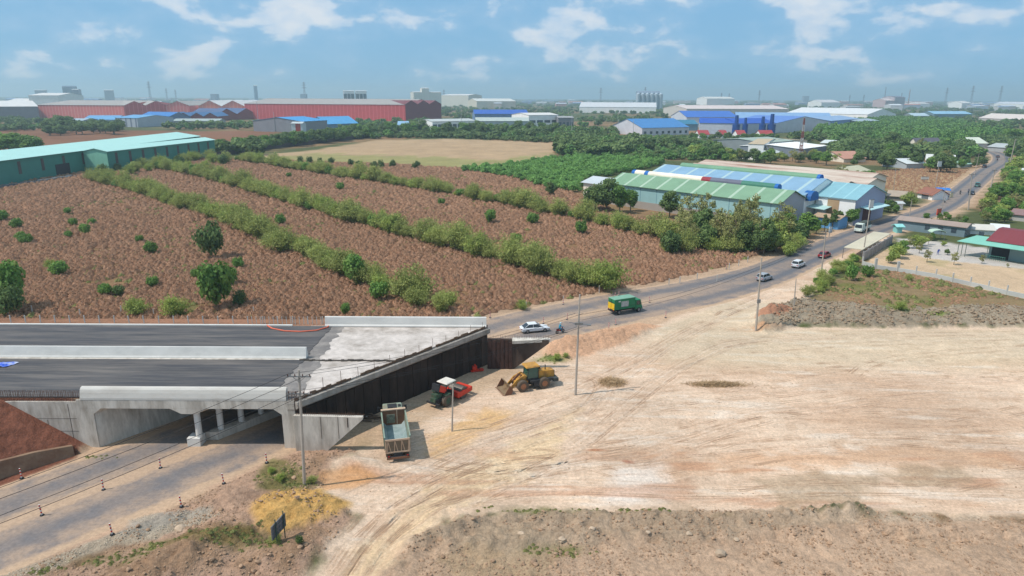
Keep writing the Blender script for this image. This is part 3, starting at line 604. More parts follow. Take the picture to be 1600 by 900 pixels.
# red and white delineators
white = mat('white_paint', C(232, 230, 226), .6, dirt=C(180, 160, 140), dirt_amt=.4, dirt_scale=2); red = mat('red_paint', C(206, 56, 44), .6); black = mat('black_rubber', (.02, .02, .022), .8, var=.3); 
def delineator():
    t = bpy.data.objects.new('delineator_post', None); COL.objects.link(t)
    a = MB(); n = 10
    a.loft([[(.065*math.cos(2*math.pi*i/n), .065*math.sin(2*math.pi*i/n), .08+k*.17) for i in range(n)] for k in range(7)])
    a.m = [1 if (j//n) % 2 else 0 for j in range(6*n)]+[0, 0]
    a.build('tube', [white, red], t); c = MB(); c.cyl((0, 0, 0), (0, 0, .08), .2, .16, 12); c.build('base', black, t); return t
src = None
for px, py in ((66, 806), (162, 766), (251, 732), (417, 724), (350, 757), (284, 795), (176, 838), (34, 748), (849, 506), (886, 500), (1015, 473), (1040, 497), (962, 508), (951, 515), (766, 497), (880, 476), (961, 466), (967, 462), (1240, 395), (1135, 420)):
    p = W(px, py)
    if src is None: o = delineator(); src = o
    else: o = copy_tree(src)
    o.location = (p.x, p.y, hz(p.x, p.y)+.05); o.rotation_euler = (rnd.uniform(-.05, .05), rnd.uniform(-.05, .05), 0)
    tag(o, 'red and white striped marker post beside the dusty road', 'marker post', 'red and white marker posts along the road')
# ------------------------------------------------------------------ vehicles
glass = mat('dark_glass', (.02, .025, .03), .08, spec=.8, var=.05); rim = mat('wheel_rim', C(160, 160, 160), .4, .7); chrome = mat('lamp_glass', C(225, 228, 232), .15); tailm = mat('tail_lamp_red', C(170, 20, 20), .3)
dark = mat('dark_chassis', (.03, .03, .032), .7, var=.3)
def wheel(parent, x, y, r, w, rimm=rim, rr=.6, tm=black):
    q = MB(); n = 22; s = 1 if y > 0 else -1
    secs = []
    for yy, rad in ((-w/2, r*.86), (-w*.38, r), (w*.38, r), (w/2, r*.86)): secs.append([(x+rad*math.cos(2*math.pi*i/n), y+yy, r+rad*math.sin(2*math.pi*i/n)) for i in range(n)])
    q.loft(secs); t = q.build('wheel', tm, parent)
    q = MB(); q.cyl((x, y+s*w*.40, r), (x, y+s*(w*.5+.012), r), r*rr, r*rr*.9, 18); q.cyl((x, y+s*w*.5, r), (x, y+s*(w*.5+.04), r), r*rr*.35, r*rr*.28, 12); q.build('rim', rimm, t)
    return t
def car(name, label, color, pos, rz, L=4.5, Wd=1.78, H=1.45, suv=False, group=None):
    t = thing(name, label, 'car', pos, rz, group); paint = mat('car_paint_%d_%d_%d' % color, C(*color), .28, var=.02, spec=.6)
    hw = Wd/2; zb = .28
    def sec(x, w, z0, z1, zs): return [(x, -w*.94, z0), (x, w*.94, z0), (x, w, z0+.12), (x, w, zs), (x, w*.90, z1), (x, -w*.90, z1), (x, -w, zs), (x, -w, z0+.12)]
    bh = .86 if not suv else .98
    q = MB(); q.loft([sec(-L/2, hw*.80, .42, bh-.08, .66), sec(-L/2+.18, hw*.95, zb, bh, .74), sec(-L*.3, hw, zb, bh+.03, .78), sec(0, hw, zb, bh, .76), sec(L*.26, hw, zb, bh-.02, .74), sec(L*.42, hw*.95, zb, bh-.14, .66), sec(L/2-.06, hw*.82, .34, bh-.26, .52)])
    q.build('body', paint, t, bevel=.03)
    r0, r1, r2, r3 = (-L*.47, -L*.40, L*.06, L*.24) if suv else (-L*.42, -L*.24, L*.05, L*.25)
    q = MB(); z0 = bh-.04; q.hexa([(r0, -hw*.86, z0), (r3, -hw*.86, z0), (r3, hw*.86, z0), (r0, hw*.86, z0), (r1, -hw*.70, H-.05), (r2, -hw*.70, H-.05), (r2, hw*.70, H-.05), (r1, hw*.70, H-.05)]); gh = q.build('window_glass', glass, t)
    q = MB(); q.hexa([(r1-.06, -hw*.73, H-.08), (r2+.06, -hw*.73, H-.08), (r2+.06, hw*.73, H-.08), (r1-.06, hw*.73, H-.08), (r1+.04, -hw*.64, H), (r2-.04, -hw*.64, H), (r2-.04, hw*.64, H), (r1+.04, hw*.64, H)])
    q.build('roof', paint, t, bevel=.02)
    q = MB()
    for s in (-1, 1):
        for xa, xb in ((r0, r1), (r3, r2), ((r0+r3)/2, (r1+r2)/2)): q.tube([(xa, s*hw*.87, z0), (xb, s*hw*.715, H-.05)], .035, 4)
    q.build('pillar', paint, t)
    for s in (-1, 1):
        q = MB(); q.box(L/2-.22, L/2-.03, s*hw*.72-.16, s*hw*.72+.16, .52, .66); q.build('headlight', chrome, t)
        q = MB(); q.box(-L/2-.01, -L/2+.12, s*hw*.66-.18, s*hw*.66+.18, .62, .78); q.build('tail_lamp', tailm, t)
        q = MB(); q.box(L*.2, L*.2+.14, s*(hw+.02)-.08, s*(hw+.02)+.08, .88, 1.02); q.build('mirror', paint, t)
    q = MB(); q.box(-L/2-.02, -L/2+.1, -.26, .26, .45, .58); q.build('number_plate', white, t)
    for x in (-L*.3, L*.31):
        for s in (-1, 1): wheel(t, x, s*(hw-.1), .33 if not suv else .37, .22)
    return t
def rdir(px, py, back=False):
    g = W(px, py); best = min(range(len(RL)-1), key=lambda i: (RL[i][0]-g.x)**2+(RL[i][1]-g.y)**2); a = RL[best]; b = RL[best+1]
    return math.atan2(b[1]-a[1], b[0]-a[0])+(math.pi if back else 0)
def rpos(px, py): g = W(px, py); return (g.x, g.y, .06+.00012*max(0, g.y-100))
car('sedan', 'white fastback sedan with dark windows beside the raw end of the overpass', (236, 238, 240), rpos(835, 518), rdir(835, 518)-.35, 4.7)
car('hatchback', 'silver grey hatchback behind the pole, last of the three cars in line', (176, 182, 188), rpos(1194, 438), rdir(1194, 438), 4.1, H=1.55, suv=True)
car('crossover', 'white crossover between the silver car and the dark red car', (234, 236, 238), rpos(1247, 417), rdir(1247, 417), 4.4, H=1.6, suv=True)
car('sedan', 'dark red sedan ahead of the white crossover on the curve', (150, 22, 30), rpos(1288, 402), rdir(1288, 402), 4.5)
car('pickup', 'teal van driving away on the far stretch of road', (60, 140, 135), rpos(1527, 292), rdir(1527, 292), 4.8, 1.9, 1.95, suv=True)
car('sedan', 'black car meeting the teal van on the far road', (40, 44, 60), rpos(1518, 304), rdir(1518, 304, 1), 4.4)
car('sedan', 'dark car waiting on the left verge near the bend', (50, 58, 62), rpos(1538, 262), rdir(1538, 262), 4.6, 1.9, 1.8, suv=True)
car('sedan', 'brown car farthest away where the road bends out of sight', (90, 60, 58), rpos(1559, 246), rdir(1559, 246), 4.6)
# green and yellow box truck
def box_truck(label, pos, rz):
    t = thing('box_truck', label, 'truck', pos, rz); g = mat('green_paint', C(22, 128, 82), .45, dirt=C(90, 130, 100), dirt_amt=.3); y = mat('yellow_paint', C(240, 196, 40), .5)
    q = MB(); q.box(-3.0, 1.3, -.95, .95, .95, 2.75); bx = q.build('cargo_box', g, t, bevel=.03)
    q = MB(); q.box(-3.02, 1.32, -.96, .96, 2.75, 2.82); q.build('box_roof', mat('pale_green_roof', C(130, 176, 150), .6), bx)
    q = MB(); q.box(-3.04, -3.0, -.93, .93, .98, 2.05); q.build('rear_panel', y, bx)
    q = MB(); q.box(-3.05, -3.0, -.015, .015, 1, 2.7); q.box(-3.05, -3.03, -.7, .7, 2.2, 2.26); q.build('door_seam', dark, bx)
    q = MB(); q.box(-1.6, -.1, -.975, -.95, 1.35, 2.35); q.build('side_notice', mat('notice_white', C(200, 205, 200), .7, dirt=C(120, 130, 120), dirt_amt=.7, dirt_scale=3), bx)
    q = MB(); q.box(-2.2, -1.75, -.975, -.95, 2.3, 2.5); q.build('small_notice', white, bx)
    q = MB(); q.hexa([(1.42, -.88, .5), (3.05, -.86, .5), (3.05, .86, .5), (1.42, .88, .5), (1.42, -.84, 2.2), (2.55, -.78, 2.2), (2.55, .78, 2.2), (1.42, .84, 2.2)]); cb = q.build('cab', g, t, bevel=.06)
    q = MB(); q.hexa([(2.78, -.74, 1.42), (2.84, -.74, 1.40), (2.84, .74, 1.40), (2.78, .74, 1.42), (2.55, -.7, 2.08), (2.62, -.7, 2.08), (2.62, .7, 2.08), (2.55, .7, 2.08)]); q.build('windscreen', glass, cb)
    for s in (-1, 1):
        q = MB(); q.hexa([(1.7, s*.86, 1.35), (2.6, s*.86, 1.35), (2.6, s*.90, 1.35), (1.7, s*.90, 1.35), (1.7, s*.80, 2.05), (2.35, s*.80, 2.05), (2.35, s*.84, 2.05), (1.7, s*.84, 2.05)]); q.build('side_window', glass, cb)
        q = MB(); q.box(2.95, 3.08, s*.62-.14, s*.62+.14, .75, .95); q.build('headlight', chrome, cb)
        q = MB(); q.box(-3.08, -3.0, s*.75-.1, s*.75+.1, .8, .92); q.build('tail_lamp', tailm, t)
    q = MB(); q.box(-3.0, 2.9, -.4, .4, .5, .95); q.box(-3.05, -2.95, -.9, .9, .55, .8); q.build('chassis', dark, t)
    for x in (-1.9, 2.2):
        for s in (-1, 1): wheel(t, x, s*.78, .40, .26, rim)
    return t
box_truck('small green box truck with a yellow rear panel on the curve', rpos(977, 488), rdir(977, 488)-.12)
def cab_truck(label, pos, rz, col, cover):
    t = thing('cargo_truck', label, 'truck', pos, rz); p = mat('cream_paint', C(*col), .4)
    q = MB(); q.hexa([(1.5, -1.1, .55), (3.7, -1.08, .55), (3.7, 1.08, .55), (1.5, 1.1, .55), (1.5, -1.0, 2.6), (3.3, -.98, 2.6), (3.3, .98, 2.6), (1.5, 1.0, 2.6)]); cb = q.build('cab', p, t, bevel=.08)
    q = MB(); q.hexa([(3.53, -.9, 1.5), (3.6, -.9, 1.5), (3.6, .9, 1.5), (3.53, .9, 1.5), (3.34, -.85, 2.35), (3.41, -.85, 2.35), (3.41, .85, 2.35), (3.34, .85, 2.35)]); q.build('windscreen', glass, cb)
    for s in (-1, 1): q = MB(); q.box(3.66, 3.74, s*.8-.18, s*.8+.18, .85, 1.05); q.build('headlight', chrome, cb)
    q = MB(); q.box(-3.6, 1.35, -1.12, 1.12, .95, 1.7); q.build('cargo_bed', p, t, bevel=.03)
    q = MB(); q.hexa([(-3.5, -1.1, 1.7), (1.3, -1.1, 1.7), (1.3, 1.1, 1.7), (-3.5, 1.1, 1.7), (-3.4, -.85, 2.75), (1.2, -.85, 2.75), (1.2, .85, 2.75), (-3.4, .85, 2.75)]); q.build('canvas_cover', mat('dark_canvas', C(*cover), .9), t, bevel=.1)
    q = MB(); q.box(-3.6, 3.4, -.45, .45, .5, .95); q.build('chassis', dark, t)
    for x in (-2.3, 2.6):
        for s in (-1, 1): wheel(t, x, s*.95, .48, .3)
    return t
cab_truck('cream coloured truck with a dark covered bed coming down the road', rpos(1347, 362), rdir(1347, 362, 1), (225, 235, 222), (84, 92, 84))
# people: skin modifier bodies
skinm = mat('skin', C(160, 110, 84), .6); jeans = mat('dark_trousers', C(40, 44, 60), .9)
def skinned(name, joints, edges, radii, m, parent=None, sub=2):
    me = bpy.data.meshes.new(name); me.from_pydata([tuple(j) for j in joints], edges, []); o = bpy.data.objects.new('tmp', me); COL.objects.link(o)
    md = o.modifiers.new('s', 'SKIN')
    sv = me.skin_vertices[0] if me.skin_vertices else None
    if sv is None:
        bpy.context.view_layer.objects.active = o; bpy.context.view_layer.update(); bpy.ops.mesh.customdata_skin_add() if hasattr(bpy.ops.mesh, 'customdata_skin_add') else None
        sv = me.skin_vertices[0]
    for i, r in enumerate(radii): sv.data[i].radius = (r, r) if not isinstance(r, tuple) else r
    sv.data[0].use_root = True
    s = o.modifiers.new('u', 'SUBSURF'); s.levels = sub; s.render_levels = sub
    bpy.context.view_layer.update(); dg = bpy.context.evaluated_depsgraph_get(); nm = bpy.data.meshes.new_from_object(o.evaluated_get(dg)); bpy.data.objects.remove(o)
    nm.name = name; nm.materials.clear(); nm.materials.append(m); nm.polygons.foreach_set('use_smooth', [True]*len(nm.polygons))
    r = bpy.data.objects.new(name, nm); COL.objects.link(r)
    if parent: r.parent = parent
    return r
def rider(label, loc, rz, jacket, helmet, group=None):
    t = thing('person', label, 'person', loc, rz, group)
    J = [(-.15, 0, .82), (-.12, 0, 1.0), (-.05, 0, 1.22), (.0, 0, 1.36), (.04, 0, 1.48),          # pelvis..neck
         (-.02, .19, 1.32), (.2, .27, 1.12), (.45, .25, 1.02), (.53, .24, 1.02), (-.02, -.19, 1.32), (.2, -.27, 1.12), (.45, -.25, 1.02), (.53, -.24, 1.02),
         (-.08, .12, .80), (.30, .19, .74), (.12, .18, .36), (.26, .18, .30), (-.08, -.12, .80), (.30, -.19, .74), (.12, -.18, .36), (.26, -.18, .30)]
    E_ = [(0, 1), (1, 2), (2, 3), (3, 4), (3, 5), (5, 6), (6, 7), (7, 8), (3, 9), (9, 10), (10, 11), (11, 12), (0, 13), (13, 14), (14, 15), (15, 16), (0, 17), (17, 18), (18, 19), (19, 20)]
    Rr = [.15, .145, .16, .12, .06, .07, .05, .036, .035, .07, .05, .036, .035, .09, .07, .05, .04, .09, .07, .05, .04]
    skinned('body', J, E_, Rr, mat('jacket_%d_%d_%d' % jacket, C(*jacket), .85), t)
    J2 = [(.06, 0, 1.52), (.075, 0, 1.62), (.07, 0, 1.70)]; skinned('head', J2, [(0, 1), (1, 2)], [.07, .095, .08], skinm, t)
    q = MB(); n = 14; secs = [[(.065+r*math.cos(2*math.pi*i/n), r*math.sin(2*math.pi*i/n), z) for i in range(n)] for z, r in ((1.60, .125), (1.66, .14), (1.73, .125), (1.78, .08), (1.80, .02))]; q.loft(secs); q.box(.16, .26, -.09, .09, 1.64, 1.655); q.build('helmet', mat('helmet_%d_%d_%d' % helmet, C(*helmet), .4), t, smooth=True)
    return t
def motorbike(label, loc, rz, col, group=None):
    t = thing('motorbike', label, 'motorbike', loc, rz, group); p = mat('bike_paint_%d_%d_%d' % col, C(*col), .35)
    wheel(t, -.6, 0, .29, .09, rim, .7); wheel(t, .62, 0, .29, .08, rim, .7)
    q = MB(); q.loft([[(-.75, -.09, .62), (-.75, .09, .62), (-.75, .06, .74), (-.75, -.06, .74)], [(-.3, -.14, .45), (-.3, .14, .45), (-.3, .12, .74), (-.3, -.12, .74)], [(.05, -.1, .32), (.05, .1, .32), (.05, .1, .5), (.05, -.1, .5)], [(.35, -.08, .35), (.35, .08, .35), (.35, .1, .62), (.35, -.1, .62)], [(.5, -.12, .7), (.5, .12, .7), (.45, .1, .98), (.45, -.1, .98)]]); q.build('body', p, t, bevel=.02)
    q = MB(); q.loft([[(-.72, -.1, .74), (-.72, .1, .74), (-.72, .08, .80), (-.72, -.08, .80)], [(.08, -.12, .72), (.08, .12, .72), (.05, .09, .80), (.05, -.09, .80)]]); q.build('seat', black, t)
    q = MB(); q.tube([(.62, 0, .29), (.42, 0, 1.0)], .035, 6); q.tube([(.42, -.32, 1.03), (.40, 0, .99), (.42, .32, 1.03)], .02, 6); q.build('handlebar', dark, t)
    q = MB(); q.box(.5, .62, -.07, .07, .84, .95); q.build('headlight', chrome, t); q = MB(); q.cyl((-.85, .16, .35), (-.2, .16, .3), .05, .04, 8); q.build('exhaust', galv, t)
    return t
for px, py, back, jk, hm, bc, la, lb in ((875, 521, 0, (60, 150, 180), (190, 225, 235), (150, 40, 40), 'rider in a light blue jacket and pale helmet just ahead of the white sedan', 'dark red motorbike carrying the rider in the light blue jacket'),
        (1476, 317, 1, (200, 205, 200), (210, 120, 90), (60, 60, 60), 'rider in a pale shirt coming down the road beside the blue awning', 'grey motorbike near the blue awning'),
        (1500, 304, 1, (60, 66, 70), (60, 60, 60), (70, 90, 80), 'rider in dark clothes on the left edge of the far road', 'dark motorbike on the left edge of the far road'),
        (1513, 302, 1, (40, 50, 90), (60, 60, 120), (60, 60, 80), 'rider in navy clothes beside the black car', 'navy motorbike beside the black car'),
        (1558, 252, 0, (110, 60, 60), (60, 60, 60), (80, 50, 50), 'rider in a maroon shirt on the farthest stretch of road', 'brown motorbike on the farthest stretch of road')):
    ps = rpos(px, py); rz_ = rdir(px, py, back); rider(la, ps, rz_, jk, hm); motorbike(lb, ps, rz_, bc)
# ------------------------------------------------------------------ dump truck
dg_ = mat('faded_green_paint', C(142, 160, 142), .7, var=.12, dirt=C(150, 118, 92), dirt_amt=.7, dirt_scale=.9); dfl = mat('scraped_bed_steel', C(176, 190, 188), .55, .2, var=.15, dirt=C(96, 130, 124), dirt_amt=.6, dirt_scale=.7)
rust = mat('rusty_brown_steel', C(150, 104, 78), .85, var=.2, dirt=C(96, 74, 58), dirt_amt=.7, dirt_scale=1.5); tan = mat('dusty_trim', C(206, 176, 148), .8, var=.15)
tg = mat('tailgate_brown', C(120, 106, 88), .85, var=.2, dirt=C(150, 130, 104), dirt_amt=.5, dirt_scale=2); dusttyre = mat('dusty_tyre', C(112, 98, 84), .95, var=.2, dirt=C(60, 56, 52), dirt_amt=.6, dirt_scale=3)
pr = W(622, 722); pf = W(615, 634)
rz = math.atan2(pf.y-pr.y, pf.x-pr.x)+.035
t = thing('dump_truck', 'old faded green dump truck with an empty open bed seen from behind', 'dump truck', (pr.x, pr.y+.2, hz(pr.x, pr.y+3)), rz)
hw = 1.25
q = MB(); q.box(.1, 5.9, -hw+.05, hw-.05, 1.15, 1.25); q.build('bed_floor', dfl, t)
for s in (-1, 1):
    q = MB(); q.hexa([(0, s*(hw-.1), 1.15), (6.0, s*(hw-.1), 1.15), (6.0, s*(hw-.04), 1.15), (0, s*(hw-.04), 1.15), (0, s*(hw-.02), 2.75), (6.0, s*(hw-.02), 2.75), (6.0, s*(hw+.05), 2.75), (0, s*(hw+.05), 2.75)]); sd = q.build('bed_side', dg_, t)
    q = MB()
    for k in range(8): x = .4+k*.75; q.box(x, x+.09, s*(hw+.0)-.04, s*(hw+.08), 1.2, 2.7) if s > 0 else q.box(x, x+.09, -(hw+.08), -(hw)+.04, 1.2, 2.7)
    q.box(0, 6.0, s*(hw+.03)-.07, s*(hw+.03)+.07, 2.7, 2.82); q.build('side_rib', dg_, sd)
    q = MB(); q.hexa([(.1, s*(hw-.1), 1.24), (5.9, s*(hw-.1), 1.24), (5.9, s*(hw-.45), 1.24), (.1, s*(hw-.45), 1.24), (.1, s*(hw-.095), 1.62), (5.9, s*(hw-.095), 1.62), (5.9, s*(hw-.13), 1.62), (.1, s*(hw-.13), 1.62)]); q.build('bed_liner', dfl, sd)
q = MB(); q.hexa([(5.85, -hw, 1.15), (5.95, -hw, 1.15), (5.95, hw, 1.15), (5.85, hw, 1.15), (5.95, -hw, 2.95), (6.05, -hw, 2.95), (6.05, hw, 2.95), (5.95, hw, 2.95)]); hb = q.build('headboard', rust, t)
q = MB(); q.box(5.9, 6.25, -hw-.08, hw+.08, 2.95, 3.05); q.box(5.86, 5.93, -.42, -.32, 1.3, 2.95); q.build('headboard_rail', tan, hb)
q = MB(); q.box(5.84, 5.90, -.15, .75, 1.5, 2.5); q.build('headboard_plate', mat('faded_lettered_plate', C(150, 152, 132), .8, dirt=C(90, 76, 60), dirt_amt=.9, dirt_scale=3), hb)
q = MB(); q.hexa([(-.05, -hw, 1.1), (.03, -hw, 1.1), (.03, hw, 1.1), (-.05, hw, 1.1), (-.05, -hw, 2.55), (.03, -hw, 2.55), (.03, hw, 2.55), (-.05, hw, 2.55)]); tgo = q.build('tailgate', tg, t)
q = MB()
q.box(-.14, -.04, -hw, hw, 2.42, 2.6); q.box(-.14, -.04, -hw, hw, 1.08, 1.24)
for y in (-hw+.06, hw-.06): q.box(-.14, -.04, y-.07, y+.07, 1.2, 2.5)
for k in range(7):
    y = -hw+.2+k*.35; y2 = y+(.17 if k % 2 else -.17)+.1; q.hexa([(-.11, y-.04, 1.24), (-.05, y-.04, 1.24), (-.05, y+.04, 1.24), (-.11, y+.04, 1.24), (-.11, y2-.04, 2.42), (-.05, y2-.04, 2.42), (-.05, y2+.04, 2.42), (-.11, y2+.04, 2.42)])
q.build('tailgate_frame', tan, tgo)
q = MB(); q.box(-.2, 8.3, -.45, .45, .65, 1.1); q.box(-.3, -.15, -1.15, 1.15, .45, .75); q.build('chassis', dark, t)
q = MB(); q.box(-.36, -.28, -1.15, 1.15, .5, .7); q.build('rear_bumper', rust, t)
for s in (-1, 1): q = MB(); q.box(-.38, -.3, s*.95-.09, s*.95+.09, .8, .88); q.build('tail_lamp', tailm, t)
q = MB(); q.hexa([(6.35, -1.2, .7), (8.3, -1.2, .7), (8.3, 1.2, .7), (6.35, 1.2, .7), (6.4, -1.08, 2.85), (8.1, -1.05, 2.85), (8.1, 1.05, 2.85), (6.4, 1.08, 2.85)]); cb = q.build('cab', dg_, t, bevel=.1)
q = MB(); q.box(6.7, 7.7, -.45, .55, 2.84, 2.93); q.box(6.9, 7.4, -.9, -.6, 2.84, 2.95); q.build('roof_hatch', dark, cb)
q = MB(); q.hexa([(8.27, -1, 1.6), (8.34, -1, 1.6), (8.34, 1, 1.6), (8.27, 1, 1.6), (8.13, -.95, 2.6), (8.2, -.95, 2.6), (8.2, .95, 2.6), (8.13, .95, 2.6)]); q.build('windscreen', glass, cb)
for s in (-1, 1):
    q = MB(); q.hexa([(6.8, s*1.14, 1.65), (7.9, s*1.14, 1.65), (7.9, s*1.18, 1.65), (6.8, s*1.18, 1.65), (6.8, s*1.07, 2.55), (7.8, s*1.07, 2.55), (7.8, s*1.12, 2.55), (6.8, s*1.12, 2.55)]); q.build('side_window', glass, cb)
    q = MB(); q.tube([(8.1, s*1.1, 2.4), (8.25, s*1.5, 2.3)], .025); q.box(8.2, 8.27, s*1.5-.12, s*1.5+.12, 1.85, 2.4); q.build('mirror', dark, cb)
for x in (1.3, 2.65, 7.2):
    for s in (-1, 1): wheel(t, x, s*.98, .52, .42 if x < 5 else .3, rust, .55, dusttyre)
# ------------------------------------------------------------------ wheel loader
yel = mat('worn_yellow_paint', C(214, 158, 72), .75, var=.15, dirt=C(142, 104, 68), dirt_amt=.9, dirt_scale=1.2); orr = mat('dirty_orange_rim', C(180, 124, 90), .8, var=.2, dirt=C(120, 84, 62), dirt_amt=.6, dirt_scale=3)
bucket_m = mat('worn_bucket_steel', C(170, 146, 116), .6, .3, var=.2, dirt=C(120, 92, 68), dirt_amt=.7, dirt_scale=1.0); gg = mat('green_tinted_glass', C(30, 86, 76), .15, spec=.7, var=.2, scale=3)
f0 = W(797, 604); r0 = W(856, 598); rz = math.atan2(f0.y-r0.y, f0.x-r0.x)+.12
c0 = W(829, 604)
t = thing('wheel_loader', 'worn yellow wheel loader with its bucket lowered to the ground', 'wheel loader', (c0.x, c0.y, hz(c0.x, c0.y)), rz)
for x in (1.5, -1.45):
    for s in (-1, 1): wheel(t, x, s*1.0, .76, .55, orr, .55, dusttyre)
q = MB(); q.prism([(x, -.55, z) for x, z in ((-3.0, .9), (-3.1, 1.35), (-3.0, 2.15), (-1.0, 2.3), (-.5, 2.2), (-.4, .9))], (0, 1.1, 0)); hd = q.build('engine_hood', yel, t, bevel=.06)
q = MB(); q.box(-3.15, -3.0, -.45, .45, 1.2, 2.0); q.build('grille', dark, hd); q = MB(); q.cyl((-1.9, .25, 2.2), (-1.9, .25, 2.9), .07, .07, 10); q.cyl((-1.3, -.25, 2.2), (-1.3, -.25, 2.6), .12, .12, 10); q.build('exhaust_pipe', dark, hd)
q = MB()
for k in range(5): q.box(-2.8+k*.4, -2.55+k*.4, -.57, -.55, 1.5, 2.0)
q.build('hood_vent', dark, hd)
q = MB(); q.box(-3.45, -2.7, -1.2, 1.2, .75, 1.25); q.build('counterweight', mat('dark_grey_steel', C(70, 74, 72), .7, var=.2), t, bevel=.1)
q = MB(); q.box(-2.7, .4, -1.15, -.65, 1.05, 1.3); q.box(-2.7, .4, .65, 1.15, 1.05, 1.3); q.box(-2.6, 2.2, -.45, .45, .55, 1.1); q.box(-1.2, .0, -1.2, -.75, .5, 1.05); q.box(-1.2, 0, .75, 1.2, .5, 1.05); q.build('chassis', dark, t)
q = MB(); q.hexa([(-.75, -.72, 1.4), (.75, -.72, 1.4), (.75, .72, 1.4), (-.75, .72, 1.4), (-.75, -.68, 2.95), (.6, -.68, 2.95), (.6, .68, 2.95), (-.75, .68, 2.95)]); cb = q.build('cab', gg, t)
q = MB()
for x, x2 in ((-.75, -.75), (.76, .61)):
    for s in (-1, 1): q.tube([(x, s*.72, 1.3), (x2, s*.69, 2.97)], .05, 4)
q.box(-.8, .8, -.76, .76, 1.28, 1.5); q.build('cab_frame', dark, cb)
q = MB(); q.hexa([(-.95, -.85, 2.97), (.95, -.85, 2.97), (.95, .85, 2.97), (-.95, .85, 2.97), (-.85, -.75, 3.12), (.85, -.75, 3.12), (.85, .75, 3.12), (-.85, .75, 3.12)]); q.build('cab_roof', yel, cb)
q = MB(); q.prism([(x, -.5, z) for x, z in ((.55, .7), (.55, 1.7), (1.1, 1.9), (1.6, 1.5), (2.2, .8), (2.2, .6))], (0, 1.0, 0)); q.build('front_frame', yel, t, bevel=.04)
q = MB()
for s in (-1, 1): q.prism([(x, s*.62-.08, z) for x, z in ((.8, 1.85), (1.2, 2.05), (2.2, 1.55), (3.15, .55), (3.1, .3), (2.85, .35), (1.9, 1.2))], (0, .16, 0))
q.box(2.15, 2.4, -.6, .6, 1.0, 1.3); q.build('lift_arm', yel, t)
q = MB(); q.prism([(x, -.1, z) for x, z in ((1.55, 1.95), (1.75, 2.15), (2.6, 1.3), (2.5, 1.1))], (0, .2, 0)); q.tube([(1.0, 0, 1.75), (1.9, 0, 2.0)], .09, 8); q.tube([(1.2, -.4, 1.0), (2.4, -.5, 1.15)], .07, 8); q.tube([(1.2, .4, 1.0), (2.4, .5, 1.15)], .07, 8); q.build('tilt_linkage', rust, t)
q = MB(); prof = [(4.15, .03), (3.2, .03), (3.02, .35), (3.05, .75), (3.25, 1.1), (3.45, 1.2)]; inner = [(3.47, 1.14), (3.32, 1.04), (3.14, .73), (3.12, .38), (3.27, .12), (4.15, .08)]
q.prism([(x, -1.42, z) for x, z in prof+inner], (0, 2.84, 0)); bk = q.build('bucket', bucket_m, t)
q = MB()
for s in (-1, 1): q.prism([(x, s*1.43-.03, z) for x, z in ((4.15, .03), (3.2, .03), (3.02, .35), (3.05, .75), (3.25, 1.1), (3.45, 1.2), (3.75, .7))], (0, .06, 0))
q.build('bucket_side', rust, bk)
q = MB()
for k in range(8): y = -1.3+k*.37; q.box(4.1, 4.35, y-.05, y+.05, .03, .09)
q.build('bucket_tooth', rust, bk)
# ------------------------------------------------------------------ road roller
rr_ = mat('bright_red_paint', C(226, 62, 40), .5, var=.06, dirt=C(170, 80, 60), dirt_amt=.4); grn = mat('dark_green_metal', C(52, 84, 66), .7, var=.2, dirt=C(120, 110, 90), dirt_amt=.5, dirt_scale=2)
b0 = W(686, 632); fr = W(722, 614); rz = math.atan2(fr.y-b0.y, fr.x-b0.x)-.0
c0 = W(695, 629)
t = thing('road_roller', 'red single drum road roller with a white canopy and raised engine cover', 'road roller', (c0.x, c0.y, hz(c0.x, c0.y)), rz)
for s in (-1, 1): wheel(t, -.55, s*.88, .76, .52, grn, .6, dusttyre)
q = MB(); q.cyl((2.45, -1.0, .75), (2.45, 1.0, .75), .75, .75, 32); q.build('drum', mat('drum_steel', C(120, 112, 104), .5, .5, var=.2), t)
q = MB()
for s in (-1, 1): q.prism([(x, s*1.08-.09, z) for x, z in ((1.2, .45), (3.75, .6), (3.85, 1.0), (3.5, 1.12), (1.2, 1.15))], (0, .18, 0))
q.hexa([(3.5, -1.15, .6), (3.85, -1.15, .65), (3.85, 1.15, .65), (3.5, 1.15, .6), (3.4, -1.15, 1.15), (3.85, -1.15, 1.15), (3.85, 1.15, 1.15), (3.4, 1.15, 1.15)]); q.box(1.1, 1.55, -1.15, 1.15, .5, 1.2); q.build('drum_frame', rr_, t, bevel=.03)
q = MB(); q.box(.1, 1.2, -.35, .35, .6, 1.0); q.box(-2.0, .6, -.5, .5, .6, 1.15); q.box(-2.15, -1.95, -1.0, 1.0, .55, .75); q.build('chassis', dark, t)
q = MB(); q.box(-1.9, -.7, -.42, .42, 1.1, 1.75); q.cyl((-1.3, -.3, 1.7), (-1.3, .3, 1.7), .2, .2, 10); q.box(-2.1, -1.9, -.4, .4, .8, 1.3); q.cyl((-1.6, .3, 1.75), (-1.6, .3, 2.1), .05, .05, 8)
for s in (-1, 1): q.box(-1.0, -.1, s*.88-.28, s*.88+.28, 1.5, 1.6)
q.build('engine', grn, t)
q = MB(); q.hexa([(-1.55, -.6, 2.15), (-.55, -.6, 1.55), (-.55, .6, 1.55), (-1.55, .6, 2.15), (-1.25, -.55, 2.85), (-.15, -.55, 2.15), (-.15, .55, 2.15), (-1.25, .55, 2.85)]); hd = q.build('raised_hood', rr_, t, bevel=.05)
